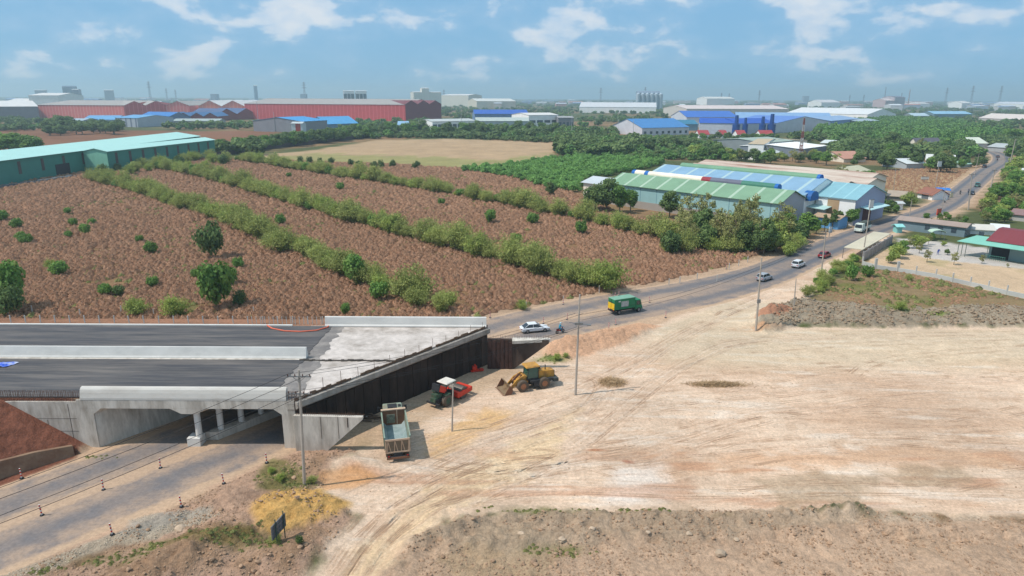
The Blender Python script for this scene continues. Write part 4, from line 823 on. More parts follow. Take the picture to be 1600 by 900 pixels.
q = MB(); q.hexa([(-1.64, -.6, 2.1), (-1.56, -.6, 2.1), (-1.56, .6, 2.1), (-1.64, .6, 2.1), (-1.5, -.55, 2.95), (-1.26, -.55, 2.9), (-1.26, .55, 2.9), (-1.5, .55, 2.95)]); q.build('radiator_grille', dark, hd)
q = MB()
for x in (-.25, .95):
    for s in (-1, 1): q.tube([(x, s*.6, 1.1), (x, s*.62, 2.72)], .035, 6)
q.build('canopy_post', dark, t)
q = MB(); q.hexa([(-.5, -.85, 2.70), (1.25, -.85, 2.70), (1.25, .85, 2.70), (-.5, .85, 2.70), (-.4, -.75, 2.82), (1.15, -.75, 2.82), (1.15, .75, 2.82), (-.4, .75, 2.82)]); q.build('canopy', mat('canopy_white', C(230, 222, 208), .6), t, bevel=.03)
q = MB(); q.box(-.2, .3, -.28, .28, 1.15, 1.4); q.box(-.28, -.18, -.28, .28, 1.4, 1.9); q.build('seat', black, t)
q = MB(); q.tube([(.9, 0, 1.1), (.65, 0, 1.65)], .04, 6); n = 14; q.tube([(.62+.07*math.cos(2*math.pi*i/n), .2*math.sin(2*math.pi*i/n), 1.68+.17*math.cos(2*math.pi*i/n)) for i in range(n+1)], .018, 5); q.box(.75, 1.05, -.3, .3, 1.1, 1.4); q.build('steering_wheel', dark, t)
# ------------------------------------------------------------------ small red machine and the litter by the wing wall
g = W(745, 580)
t = thing('plate_compactor', 'small bright red compactor standing in the shade below the slanted overpass end', 'compactor', (g.x, g.y, hz(g.x, g.y)), .3)
q = MB(); q.hexa([(-.8, -.35, .05), (.8, -.35, .05), (.8, .35, .05), (-.8, .35, .05), (-.95, -.4, .25), (.95, -.4, .25), (.95, .4, .25), (-.95, .4, .25)]); q.build('base_plate', rr_, t, bevel=.03)
q = MB(); q.box(-.65, .0, -.28, .28, .25, .85); q.cyl((-.3, -.1, .85), (-.3, -.1, 1.1), .16, .12, 10); q.build('engine', rr_, t, bevel=.05)
q = MB(); q.tube([(.5, -.25, .2), (-.9, -.25, 1.25), (-.9, .25, 1.25), (.5, .25, .2)], .03, 6); q.build('handle', dark, t)
g = W(585, 655); o = MB(); rnd = random.Random(12)
for k in range(9): x = rnd.uniform(-1.4, 1.2); y = rnd.uniform(-.6, .6); a = rnd.uniform(-.5, .5); z = .05+k*.05; o.hexa([(g.x+x+u*math.cos(a)-v*math.sin(a), g.y+y+u*math.sin(a)+v*math.cos(a), z+dz) for dz in (0, .04) for u, v in ((-.9, -.1), (.9, -.1), (.9, .1), (-.9, .1))])
tag(o.build('plank_pile', wood), 'heap of loose formwork planks beside the near wing wall', 'planks')
g = W(566, 653); o = MB(); o.hexa([(g.x-.7, g.y-.5, .3), (g.x+.6, g.y-.3, .15), (g.x+.7, g.y+.6, .3), (g.x-.5, g.y+.5, .45), (g.x-.7, g.y-.5, .34), (g.x+.6, g.y-.3, .19), (g.x+.7, g.y+.6, .34), (g.x-.5, g.y+.5, .49)])
tag(o.build('metal_sheet', mat('white_sheet_metal', C(226, 228, 230), .4), bevel=.01), 'white metal sheet lying on the planks near the wing wall', 'metal sheet')
# ------------------------------------------------------------------ roadside board seen from behind
a = W(433, 862); b = W(445, 848); 
t = thing('notice_board', 'grey metal notice board on two posts seen from behind beside the ochre sand', 'sign', (0, 0, 0))
za, zb_ = hz(a.x, a.y), hz(b.x, b.y); d = Vector((b.x-a.x, b.y-a.y, 0)); L_ = d.length; d.normalize(); n = Vector((-d.y, d.x, 0))
brd = mat('grey_board_back', C(116, 122, 130), .6, .3, var=.1)
A = Vector((a.x, a.y, 0))-d*.5; B = Vector((b.x, b.y, 0))+d*.35; z0 = za+.6
q = MB(); q.hexa([A+Vector((0, 0, z0)), B+Vector((0, 0, z0)), B+n*.04+Vector((0, 0, z0)), A+n*.04+Vector((0, 0, z0)), A+Vector((0, 0, z0+1.2)), B+Vector((0, 0, z0+1.2)), B+n*.04+Vector((0, 0, z0+1.2)), A+n*.04+Vector((0, 0, z0+1.2))]); q.build('board', brd, t)
q = MB()
for k in range(6): p = A+(B-A)*(k/5); q.tube([p-n*.03+Vector((0, 0, z0)), p-n*.03+Vector((0, 0, z0+1.2))], .03, 4)
for k in range(4): z = z0+k*1.2/3; q.tube([A-n*.03+Vector((0, 0, z)), B-n*.03+Vector((0, 0, z))], .03, 4)
q.build('frame', galv, t)
for p in (a, b): q = MB(); q.cyl(Vector((p.x, p.y, hz(p.x, p.y)-.2))-n*.09, Vector((p.x, p.y, z0+1.6))-n*.09, .05, .05, 8); q.build('post', mat('green_post', C(60, 84, 76), .6), t)
# ------------------------------------------------------------------ utility poles and wires
pc = mat('pole_concrete', C(196, 184, 170), .9, var=.1, scale=.6, aniso=(1, 1, .3), dirt=C(120, 108, 96), dirt_amt=.5, dirt_scale=1)
ins = mat('brown_insulator', C(96, 60, 48), .3); wm = mat('black_cable', (.02, .02, .02), .6)
TOPS = {}
def pole(key, bx_, by_, ty, label, arms='', lean=0.0, r=.16, gx=None, box=False, top=None):
    g = W(bx_, by_); z0 = hz(g.x, g.y); p1 = WY(gx if gx else bx_, ty, g.y); h = p1.z-z0; p1 = Vector((p1.x, g.y, p1.z))-Vector((g.x, g.y, z0))
    t = thing('utility_pole', label, 'utility pole', (g.x, g.y, z0)); q = MB(); q.cyl((0, 0, -.5), p1, r, r*.6, 12); q.build('shaft', pc, t)
    if 'x' in arms:
        for dz in ((.6, 2.3) if 'xx' in arms else (.5,)):
            z = h-dz; u = p1*(z/h); q = MB(); q.box(u.x-1.1, u.x+1.1, u.y-.16, u.y-.08, z-.05, z+.05); q.tube([(u.x-.6, u.y-.12, z), (u.x, u.y-.12, z-.55), (u.x+.6, u.y-.12, z)], .025, 4); c = q.build('crossarm', galv, t)
            for k in (-1, -.35, .35, 1): q = MB(); q.cyl((u.x+k, u.y-.12, z+.05), (u.x+k, u.y-.12, z+.25), .06, .035, 8); q.build('insulator', ins, c)
    if 'b' in arms: z = h*.42; u = p1*(z/h); q = MB(); q.box(u.x-.25, u.x+.25, u.y-.4, u.y-.14, z-.3, z+.3); q.build('meter_box', galv, t)
    if 'l' in arms: z = h*.72; u = p1*(z/h); q = MB(); q.tube([(u.x-1.2, u.y-.4, z+.3), (u.x, u.y-.2, z), (u.x+1.1, u.y-.2, z-.1)], .04, 5); q.box(u.x-.5, u.x+.5, u.y-.35, u.y-.2, z-.1, z+.2); q.box(u.x+1.0, u.x+1.5, u.y-.35, u.y-.05, z-.18, z-.05); q.build('bracket', galv, t)
    TOPS[key] = (Vector((g.x, g.y, z0))+p1, h); return t
pole('a', 476, 762, 578, 'tall leaning concrete pole in front of the near wing wall', 'xx', gx=467)
pole('b', 706, 674, 600, 'short bare pole standing between the dump truck and the road roller', '', r=.11, gx=708)
pole('c', 899, 617, 460, 'tall concrete pole on the open dirt right of the wheel loader', 'l', gx=906)
pole('d', 1181, 517, 403, 'concrete pole at the left end of the grey earth berm', 'b', gx=1190, r=.18)
pole('e', 1240, 484, 435, 'short leaning wooden pole behind the earth berm', '', gx=1244, r=.12)
pole('f', 1282, 437, 358, 'concrete pole at the roadside beside the red sedan', 'x', gx=1291)
pole('g', 1420, 345, 311, 'slim yellowish pole by the gatehouse', '', gx=1425, r=.12)
pole('h', 1471, 330, 288, 'thin dark pole behind the red banner', '', gx=1478, r=.1)
pole('i', 1513, 328, 270, 'pale pole leaning over the far road near the teal van', 'x', gx=1519, r=.24)
pole('j', 1544, 309, 264, 'pale pole right of the far road beside the bright green bushes', 'x', gx=1555, r=.24)
pole('k', 1575, 269, 217, 'tall pale pole at the right of the road bend', 'x', gx=1587, r=.26)
pole('l', 1396, 297, 262, 'brownish pole at the edge of the dry plot by the factory gate', '', gx=1400, r=.12)
pole('m', 1378, 308, 283, 'pole with wires beside the warehouse gate', 'x', gx=1380, r=.12)
pole('n', 1522, 276, 240, 'pole left of the far road in front of the white roofs', '', gx=1530, r=.14)
pole('o', 1566, 268, 228, 'second pole right of the road bend', '', gx=1572, r=.12)
def wire(pts, sag, name, label, group=None):
    q = MB()
    for a, b in zip(pts[:-1], pts[1:]):
        P_ = []
        for k in range(13):
            t_ = k/12; p = a.lerp(b, t_); p.z -= sag*4*t_*(1-t_)*(b-a).length/40; P_.append(p)
        q.tube(P_, .019, 4)
    o = q.build(name, wm); tag(o, label, 'cable', group)
def tp(k, dx, dz): return TOPS[k][0]+Vector((dx, -.12, -dz))
off = Vector((-SK.x*46, -SK.y*46, 0)); 
for dx, dz, la in ((-1, .35, 'black cable from the left tip of the top crossarm by the wing wall'), (1, .35, 'black cable from the right tip of the top crossarm by the wing wall'), (-.35, 2.05, 'black cable from the left side of the lower crossarm by the wing wall'), (1, 2.05, 'black cable from the right tip of the lower crossarm by the wing wall')):
    wire([TOPS['a'][0]+off+Vector((dx, 0, -dz)), tp('a', dx, dz), tp('c', dx*.5, 2+dz)], .9, 'power_cable', la)
for dx, dz, la in ((-.3, 2.6, 'upper thin cable between the open dirt pole and the berm pole'), (.3, 3.2, 'lower thin cable between the open dirt pole and the berm pole')):
    wire([tp('c', dx, dz), tp('d', dx, .6+dz*.3), tp('f', dx, .4)], .8, 'power_cable', la)
wire([tp('f', -.35, .25), tp('i', 0, .3), tp('j', 0, .4)], .8, 'power_cable', 'long thin cable following the far road between the pale poles')
wire([tp('f', .35, .25), tp('g', 0, .2), tp('h', 0, .3), tp('n', 0, .3)], .8, 'power_cable', 'thin cable passing over the gatehouse')
# billboards
def board(px, py, w, h, foot, top, col, label, rz_=0, kindn='billboard'):
    g = W(px, foot); z1 = WY(px, top, g.y).z; t = thing(kindn, label, 'sign', (g.x, g.y, hz(g.x, g.y)), rz_)
    sc_ = g.y/1000; W_ = w*sc_; H_ = h*sc_
    q = MB(); q.box(-W_/2, W_/2, -.12, .12, z1-H_, z1); q.build('panel', mat('panel_%d_%d_%d' % col, C(*col), .5), t)
    q = MB(); q.box(-W_/2-.08, W_/2+.08, -.15, -.1, z1-.08, z1+.06); q.box(-W_/2-.08, W_/2+.08, -.15, -.1, z1-H_-.06, z1-H_+.08); q.build('frame', galv, t)
    q = MB(); q.cyl((0, .2, -.3), (0, .2, z1-.3), .14, .1, 8); q.build('post', pc, t); return t
board(1349, 0, 9, 12, 404, 312, (225, 225, 222), 'white billboard on a tall thin post between the truck and the carport', .5)
board(1296, 0, 6, 9, 372, 354, (220, 228, 230), 'small white sign on a post beside the hedge at the curve', .5)
board(1462, 0, 7, 8, 292, 252, (232, 235, 230), 'white billboard on a tall white post behind the roadside shop', .3)
board(1465, 0, 12, 9, 343, 326, (226, 96, 70), 'orange red banner facing the road near the gatehouse', .6)
board(1486, 0, 5, 7, 309, 301, (226, 214, 176), 'small cream notice board at the roadside beside the blue awning', .3)
board(1444, 0, 12, 4, 286, 276, (232, 228, 218), 'long white sign over the dry plot', .1)
# ------------------------------------------------------------------ buildings
def striped(name, c1, c2, period, width, axis=0, rough=.5, metal=.0, dirt=None, c3=None):
    if name in MATS: return MATS[name]
    m = mat(name, c1, rough, metal, var=.07, scale=.3, dirt=dirt or tuple(v*.7 for v in c1), dirt_amt=.35, dirt_scale=.12); nt = m.node_tree; N = nt.nodes; L = nt.links
    b = N['Principled BSDF']; src = b.inputs['Base Color'].links[0].from_socket
    t = [n for n in N if n.type == 'TEX_COORD'][0]; s = N.new('ShaderNodeSeparateXYZ'); L.new(t.outputs['Object'], s.inputs[0])
    a = N.new('ShaderNodeMath'); a.operation = 'MODULO'; a.inputs[1].default_value = period; ad = N.new('ShaderNodeMath'); ad.operation = 'ADD'; ad.inputs[1].default_value = 1000*period; L.new(s.outputs[axis], ad.inputs[0]); L.new(ad.outputs[0], a.inputs[0])
    l = N.new('ShaderNodeMath'); l.operation = 'LESS_THAN'; l.inputs[1].default_value = width; L.new(a.outputs[0], l.inputs[0])
    mx = N.new('ShaderNodeMix'); mx.data_type = 'RGBA'; mx.inputs[7].default_value = (*c2, 1); L.new(l.outputs[0], mx.inputs[0]); L.new(src, mx.inputs[6]); L.new(mx.outputs[2], b.inputs['Base Color']); return m
def cm(r, g, b, rough=.6, k=.8): return mat('painted_%d_%d_%d' % (r, g, b), C(r, g, b, k), rough, var=.07, scale=.25, dirt=tuple(v*.75 for v in C(r, g, b, k)), dirt_amt=.4, dirt_scale=.15)
winm = mat('building_window_glass', (.05, .07, .09), .2, spec=.6, var=.3, scale=.4)
def shed(name, label, A, B, depth, eave, ridge, wall, roof, gables=0, over=.5, cat='building', group=None, win=None, door=None, z0=None, roof_t=.15, winmat=None):
    A = Vector((A[0], A[1], 0)); B = Vector((B[0], B[1], 0)); d = B-A; L_ = d.length; rz = math.atan2(d.y, d.x)
    t = thing(name, label, cat, (A.x, A.y, 0 if z0 is None else z0), rz, group); o = over
    q = MB(); r_ = MB()
    if not gables:
        q.prism([(0, y, z) for y, z in ((0, -.3), (0, eave), (depth/2, ridge), (depth, eave), (depth, -.3))], (L_, 0, 0))
        s = (ridge-eave)/(depth/2); r_.prism([(-o, y, z) for y, z in ((-o, eave-s*o+.02), (depth/2, ridge+.02), (depth+o, eave-s*o+.02), (depth+o, eave-s*o+.02+roof_t), (depth/2, ridge+.02+roof_t), (-o, eave-s*o+.02+roof_t))], (L_+2*o, 0, 0))
    else:
        w = L_/gables; p = [(0, -.3)]
        for k in range(gables): p += [(k*w, eave), ((k+.5)*w, ridge)]
        p += [(L_, eave), (L_, -.3)]; q.prism([(x, 0, z) for x, z in p], (0, depth, 0))
        s = (ridge-eave)/(w/2); top = [(-o, eave-s*o*.5)]
        for k in range(gables): top += [((k+.5)*w, ridge)]+([((k+1)*w, eave)] if k < gables-1 else [])
        top += [(L_+o, eave-s*o*.5)]; r_.prism([(x, -o, z+.02) for x, z in top]+[(x, -o, z+.02+roof_t) for x, z in top[::-1]], (0, depth+2*o, 0))
    q.build('wall', wall, t); r_.build('roof', roof, t)
    if win:
        n, w, z0_, z1_ = win[:4]; x0 = win[4] if len(win) > 4 else 0; x1 = win[5] if len(win) > 5 else L_
        for k in range(n): x = x0+(k+.5)*(x1-x0)/n; m_ = MB(); m_.box(x-w/2, x+w/2, -.06, .03, z0_, z1_); m_.build('window', winmat or winm, t)
    if door:
        for x, w, h in door: m_ = MB(); m_.box(x-w/2, x+w/2, -.08, .03, -.1, h); m_.build('door', mat('dark_doorway', (.03, .03, .035), .9), t)
    return t
def far(name, label, x0, y0, x1, y1, ye, yr, depth, wall, roof, gables=0, **k):
    A = W(x0, y0); B = W(x1, y1); e = HT(x0, y0, ye); r = HT(x0, y0, yr)
    r = max(r, e+.4)
    return shed(name, label, A, B, depth, e, r, wall, roof, gables, **k)
# --- teal warehouse on the left
teal = striped('teal_cladding', C(66, 142, 128), C(58, 128, 116), 1.2, .12, 1); mint = mat('mint_roof', C(186, 232, 220), .45, var=.04, scale=.2); ltm = cm(150, 214, 186); slit = mat('louvre_brown', C(92, 80, 76), .7, var=.3)
t = shed('warehouse', 'long teal green warehouse with a pale mint roof at the left edge', (-207.5, 236), (-205.5, 458), 30, 10.2, 12.6, teal, mint, over=.8)
for k in range(9):
    x = 10+k*14.5
    if 54 < x < 66: continue
    m = MB(); m.box(x-.9, x+.9, -.08, .05, 3.8, 9.0); m.build('louvre', slit, t)
m = MB(); m.box(76, 86, -.1, .05, -.1, 5.5); m.build('door', mat('dark_doorway', (.03, .03, .035), .9), t)
t = shed('warehouse', 'lighter green gabled warehouse wing joined to the long teal one', (-193.8, 331.5), (-181.5, 424), 12.5, 9.9, 11.2, teal, mint, over=.6, roof_t=.2)
for k in range(9): x = 6+k*10; m = MB(); m.box(x-.9, x+.9, -.08, .05, 3.8, 9.0); m.build('louvre', slit, t)
m = MB(); m.prism([(-.05, y, z) for y, z in ((.1, 1.0), (.1, 9.8), (6.25, 11.0), (12.4, 9.8), (12.4, 1.0))], (-.1, 0, 0)); m.build('gable_panel', ltm, t)
o = MB(); A = W(0, 295); B = W(118, 277); 
for k in range(24): p = Vector(A).lerp(Vector(B), k/24); o.box(p.x-1.2, p.x+1.2, p.y-1, p.y+1, -.1, .7+.8*((k*37) % 5)/5)
kind(o.build('scrap_heap', mat('mixed_scrap', C(120, 124, 126), .7, var=.5, scale=.8)), 'stuff')
# --- warehouse complex in the middle right
uA = Vector((33.8, 238, 0)); uu = Vector((.67, -.742, 0)); vv = Vector((.742, .67, 0))
def LC(u, v): p = uA+uu*u+vv*v; return (p.x, p.y)
groof = striped('green_sheet_roof', C(134, 170, 136), C(178, 200, 176), 6.6, .9, 0); broof = striped('blue_sheet_roof', C(142, 178, 204), C(178, 204, 206), 7.0, 1.0, 0)
ppan = striped('pale_teal_panels', C(168, 208, 208), C(120, 160, 170), 6.6, .25, 0); greyw = cm(176, 182, 190); rusty = mat('rusted_sheet_roof', C(222, 206, 188), .85, var=.15, scale=.15, dirt=C(146, 88, 68), dirt_amt=.95, dirt_scale=.16, aniso=(.18, 1.6, 1)); cream = cm(238, 226, 206, k=.95); whitew = cm(242, 240, 236, k=1.0)
t = shed('warehouse', 'front warehouse hall with a long green striped roof and pale teal side panels', LC(0, 0), LC(62, 0), 15, 7.4, 10.2, ppan, groof, over=.7)
m = MB(); m.box(.2, 62, -.12, -.02, -.3, 2.4); m.build('block_plinth', cm(180, 170, 160), t)
m = MB(); m.prism([(62.02, y, z) for y, z in ((.1, -.2), (.1, 7.3), (7.5, 10.0), (14.9, 7.3), (14.9, -.2))], (.08, 0, 0)); m.build('gable_panel', greyw, t)
t = shed('shed', 'small white roofed lean-to at the left end of the green roofed hall', LC(-14, 2), LC(-.8, 2), 12, 6.2, 7.8, cream, cm(206, 212, 214), over=.8)
t = shed('warehouse', 'wide middle warehouse hall under a light blue striped roof', LC(2, 15.1), LC(62, 15.1), 27, 8.2, 12.0, whitew, broof, over=.2)
def barrel(label, u0, u1, v, z, r, segs):
    t = thing('roof_vent', label, 'roof ventilator', (*LC(u0, v), z), math.atan2(uu.y, uu.x)); n = 10
    for a, b, mm in segs:
        q = MB(); pr_ = [(a*(u1-u0), -r, -.6)]+[(a*(u1-u0), -r*math.cos(math.pi*i/n), r*.8*math.sin(math.pi*i/n)) for i in range(n+1)]+[(a*(u1-u0), r, -.6)]; q.prism(pr_, ((b-a)*(u1-u0), 0, 0)); q.build('hood', mm, t)
    return t
blu = cm(30, 110, 190); dgr = cm(70, 130, 110); mar = cm(160, 50, 60); sla = cm(110, 112, 130); mgr = cm(122, 166, 132)
barrel('rounded roof ventilator in white, maroon, slate and green above the green roof', 0, 55, 13.0, 10.0, 1.35, ((0, .025, blu), (.025, .10, cream), (.10, .13, blu), (.13, .52, cream), (.52, .58, mar), (.58, .78, sla), (.78, .98, dgr), (.98, 1, blu)))
barrel('long green rounded roof ventilator on the ridge of the blue roof', 9, 60, 29.5, 12.0, 1.5, ((0, .98, mgr), (.98, 1, blu)))
t = barrel('large blue arched porch between the green gable and the white bay', 61.0, 63.5, 18.5, 7.2, 2.7, ((0, 1, cm(34, 100, 170)),))
t = shed('warehouse', 'pale blue roofed bay with a white and beige front facing the road', LC(62.4, 22), LC(74, 22), 22, 7.6, 10.8, whitew, striped('pale_cyan_roof', C(142, 190, 200), C(160, 206, 212), 4, .5, 0), over=.5)
m = MB(); m.box(3.6, 7.0, -.12, -.02, 1.2, 7.0); m.build('beige_panel', cm(196, 164, 128), t)
m = MB(); m.prism([(11.62, y, z) for y, z in ((.1, -.2), (.1, 7.4), (11, 10.6), (21.9, 7.4), (21.9, -.2))], (.08, 0, 0)); m.build('gable_panel', cm(172, 176, 200), t)
m = MB(); m.box(11.7, 11.8, 6, 12, 0, 4.4); m.build('door', cm(96, 40, 44), t)
m = MB(); m.hexa([(11.8, 3, 5.1), (15.2, 3, 4.6), (15.2, 17, 4.6), (11.8, 17, 5.1), (11.8, 3, 5.25), (15.2, 3, 4.75), (15.2, 17, 4.75), (11.8, 17, 5.25)]); m.build('canopy', cm(196, 232, 232), t)
m = MB(); m.hexa([(-1, -5, 4.6), (5, -5, 4.3), (5, -.1, 4.7), (-1, -.1, 5.0), (-1, -5, 4.75), (5, -5, 4.45), (5, -.1, 4.85), (-1, -.1, 5.15)]); m.build('canopy', cm(190, 224, 218), t)
for i, (u0, u1, v0, dp) in enumerate(((-6, 60, 43, 15), (-10, 62, 58.5, 17), (-16, 56, 76, 18))):
    shed('factory_hall', ('nearest', 'middle', 'far')[i]+' one of three rusty roofed halls behind the blue roof', LC(u0, v0), LC(u1, v0), dp, 7.6, 9.4, cream, rusty, over=.6)
shed('shed', 'low tan roofed store with blue front below the white bay', LC(67, 12), LC(74, 12), 6, 3.0, 3.6, cm(110, 170, 220), cm(190, 160, 130))
# --- mid distance, right of centre
tanr = cm(206, 184, 150); lgr = cm(206, 210, 208)
far('factory_hall', 'cream factory block with tan roof, left one of the pair beyond the rusty roofs', 1146, 236, 1168, 238, 221, 218, 60, cream, tanr, over=.3)
far('factory_hall', 'white factory block with tan roof, right one of the pair beyond the rusty roofs', 1168, 242, 1192, 243, 225, 221, 70, whitew, tanr, over=.3)
far('office_block', 'grey two storey block with dark ribbon windows beside the white factory block', 1193, 240, 1238, 236, 223, 219, 40, cm(150, 158, 160), cm(170, 184, 170), win=(6, 8, 3, 6))
far('shed', 'low white lean-to with a pale roof in front of the grey block', 1182, 250, 1222, 247, 241, 238, 12, whitew, lgr, win=(4, 4, .6, 2.4))
far('factory_hall', 'grey hall with a white roof right of the striped mast', 1250, 246, 1290, 240, 233, 229, 40, cm(140, 148, 160), whitew)
far('shed', 'long low white roof in front of the light green woods', 1282, 228, 1352, 232, 223, 219, 14, cm(190, 190, 180), cm(218, 224, 220))
far('house', 'house with a salmon pink roof behind the warehouse trees', 1318, 254, 1352, 253, 248, 239, 20, cream, cm(206, 150, 126), cat='house')
far('house', 'house with a mottled cream roof at the left edge of the dry plot', 1336, 284, 1365, 280, 273, 264, 16, cream, cm(206, 200, 168), cat='house')
far('house', 'cream gabled house with a dark grey roof among the trees', 1414, 236, 1434, 238, 228, 215, 20, cream, cm(108, 104, 112), gables=1, cat='house')
far('house', 'row of shacks with white roofs on the far side of the dry plot, left part', 1416, 264, 1446, 263, 256, 250, 16, cm(190, 196, 200), cm(226, 230, 228), cat='house')
far('house', 'low white roofed shacks beyond the dry plot, middle part beneath the trees', 1446, 258, 1490, 260, 250, 243, 22, cm(180, 190, 190), cm(232, 232, 226), cat='house')
far('house', 'pale green roofed shack beyond the dry plot beside the road', 1500, 262, 1518, 261, 257, 253, 10, cm(180, 190, 180), cm(176, 214, 192), cat='house')
far('house', 'white and cream roofed house by the road bend', 1520, 232, 1542, 232, 224, 216, 22, cm(220, 220, 214), cm(222, 226, 206), cat='house')
far('house', 'grey roofed house at the end of the visible road', 1542, 236, 1569, 238, 229, 224, 18, cm(190, 190, 188), cm(190, 194, 192), cat='house')
far('house', 'brick red house far up in the right hand woods', 1533, 212, 1546, 212, 206, 203, 16, cm(176, 112, 92), cm(170, 108, 88), cat='house')
far('shed', 'white roofed shed at the right edge above the bright green bushes', 1589, 280, 1612, 282, 269, 264, 10, cm(190, 190, 186), cm(224, 226, 222))
far('shed', 'small shed with a dull maroon roof at the right edge above the compound', 1579, 344, 1606, 347, 334, 328, 6, cm(200, 196, 188), cm(150, 120, 116))
# roadside shop and awning, gate strip
t = far('shop', 'small white roadside shop with a brown tiled hip roof', 1433, 309, 1456, 313, 301, 293, 7, whitew, cm(158, 104, 84), cat='shop')
m = MB(); m.box(2, 5, -.1, .02, .2, 2.2); m.build('shutter', cm(120, 124, 130), t)
g0 = W(1463, 308); t = thing('awning', 'bright blue tarpaulin awning beside the brown roofed shop', 'awning', (g0.x, g0.y, 0), -.3)
m = MB(); m.prism([(0, y, z) for y, z in ((0, 2.6), (2.5, 3.3), (5, 2.6), (5, 2.7), (2.5, 3.4), (0, 2.7))], (4.6, 0, 0)); m.build('sheet', cm(60, 130, 210), t)
for x in (.1, 4.5):
    for y in (.2, 4.8): m = MB(); m.cyl((x, y, 0), (x, y, 2.62), .05, .05, 6); m.build('post', galv, t)
far('shed', 'low workshop with a flat tan roof left of the brown roofed shop', 1385, 318, 1412, 320, 306, 301, 14, cm(170, 160, 150), cm(188, 168, 146))
far('shed', 'tiny white kiosk in front of the low tan roofed workshop', 1398, 328, 1410, 328, 318, 316, 3, whitew, lgr)
far('shed', 'flat roofed brown store behind the grey slatted gate', 1322, 334, 1346, 333, 324, 320, 10, cm(120, 112, 106), cm(170, 150, 130))
wl_ = MB(); P_ = [W(x, y) for x, y in ((1318, 352), (1326, 345), (1348, 340))]
for a, b in zip(P_[:-1], P_[1:]): wl_.wallseg((a.x, a.y), (b.x, b.y), .15, 0, 2.4)
tag(wl_.build('gate', striped('grey_slats', C(120, 124, 130), C(70, 74, 80), .8, .3, 0)), 'grey slatted metal gate panels facing the road below the white warehouse bay', 'gate')
# --- compound on the right with the mint canopy
mintc = cm(140, 206, 184); maroon = cm(134, 62, 68); 
e0_ = W(1497, 376, 3.6); e1_ = W(1600, 391, 3.6); dE = (e1_-e0_).normalized(); nE = Vector((-dE.y, dE.x, 0))
if nE.y < 0: nE = -nE
def CP(u, v, z): p = e0_+dE*u+nE*v; return (p.x, p.y, z)
t = thing('house', 'bungalow with a maroon roof and a long mint green veranda canopy at the right edge', 'house', (0, 0, 0))
m = MB(); m.hexa([CP(-.2, 0, 3.4), CP(26, 0, 3.4), CP(26, 7, 4.2), CP(1.5, 7, 4.2), CP(-.2, 0, 3.5), CP(26, 0, 3.5), CP(26, 7, 4.3), CP(1.5, 7, 4.3)]); m.build('veranda_roof', mintc, t)
m = MB(); m.hexa([CP(4.6, 3.2, 4.0), CP(28, 3.2, 4.0), CP(28, 14, 4.0), CP(4.6, 14, 4.0), CP(5.5, 7.5, 6.6), CP(28, 7.5, 6.6), CP(28, 10, 6.6), CP(5.5, 10, 6.6)]); m.build('roof', maroon, t)
m = MB(); m.hexa([CP(5.4, 4, -.2), CP(26, 4, -.2), CP(26, 13, -.2), CP(5.4, 13, -.2), CP(5.4, 4, 4.02), CP(26, 4, 4.02), CP(26, 13, 4.02), CP(5.4, 13, 4.02)]); m.build('wall', cm(150, 176, 178), t)
for u in (.2, 1.0, 1.8, 6.2): m = MB(); m.cyl(CP(u, .4, 0), CP(u, .4, 3.42), .08, .08, 8); m.build('post', cm(120, 130, 120), t)
m = MB(); m.hexa([CP(6, 3.9, .1), CP(9.5, 3.9, .1), CP(9.5, 4.05, .1), CP(6, 4.05, .1), CP(6, 3.9, 2.7), CP(9.5, 3.9, 2.7), CP(9.5, 4.05, 2.7), CP(6, 4.05, 2.7)]); m.build('door', mat('dark_doorway', (.03, .03, .035), .9), t)
p0 = CP(5.8, .3, .5); gl = MB()
for k in range(10): a = CP(6+k*.42, .5, .1); gl.cyl(a, (a[0], a[1], 1.2), .035, .035, 5)
gl.tube([CP(5.9, .5, 1.2), CP(9.9, .5, 1.2)], .04); kind(gl.build('railing', cm(90, 150, 134), t), 'stuff')
a = W(1401, 358, 0); b = W(1506, 371, 0)
t = shed('outbuilding', 'long low outbuilding with a dusty brown roof running from the road to the mint canopy', (a.x, a.y), (b.x, b.y), 7, 2.7, 3.3, cm(130, 150, 158), cm(178, 156, 142), win=(5, 1.2, .9, 2.1, 6, 22))
far('outbuilding', 'pale flat roofed annex behind the mint canopy', 1500, 365, 1552, 368, 357, 352, 6, whitew, cm(222, 216, 204))
far('outbuilding', 'white roofed annex beside the maroon roof', 1549, 366, 1573, 368, 357, 352, 5, whitew, cm(232, 234, 232))
far('kiosk', 'tiny turquoise kiosk at the compound gate on the roadside', 1401, 364, 1409, 364, 354, 352, 2, cm(150, 220, 214), cm(160, 226, 220))
g = W(1462, 374); t = thing('gazebo', 'small rounded pale canopy in the garden of the compound', 'canopy', (g.x, g.y, 0), -.1)
n = 8; m = MB(); m.prism([(-1.8*math.cos(math.pi*i/n), -1.2, 2.0+.7*math.sin(math.pi*i/n)) for i in range(n+1)]+[(1.75*math.cos(math.pi*i/n), -1.2, 1.95+.68*math.sin(math.pi*i/n)) for i in range(n+1)], (0, 2.4, 0)); m.build('roof', cm(196, 220, 196), t)
for x in (-1.6, 1.6):
    for y in (-1, 1): m = MB(); m.cyl((x, y, 0), (x, y, 2.3), .05, .05, 6); m.build('post', galv, t)
a = W(1348, 408); b = W(1392, 381); d = (b-a).normalized(); n_ = Vector((d.y, -d.x, 0))
t = thing('carport', 'flat cream roofed roadside shelter beside the grey compound wall', 'shelter', (0, 0, 0))
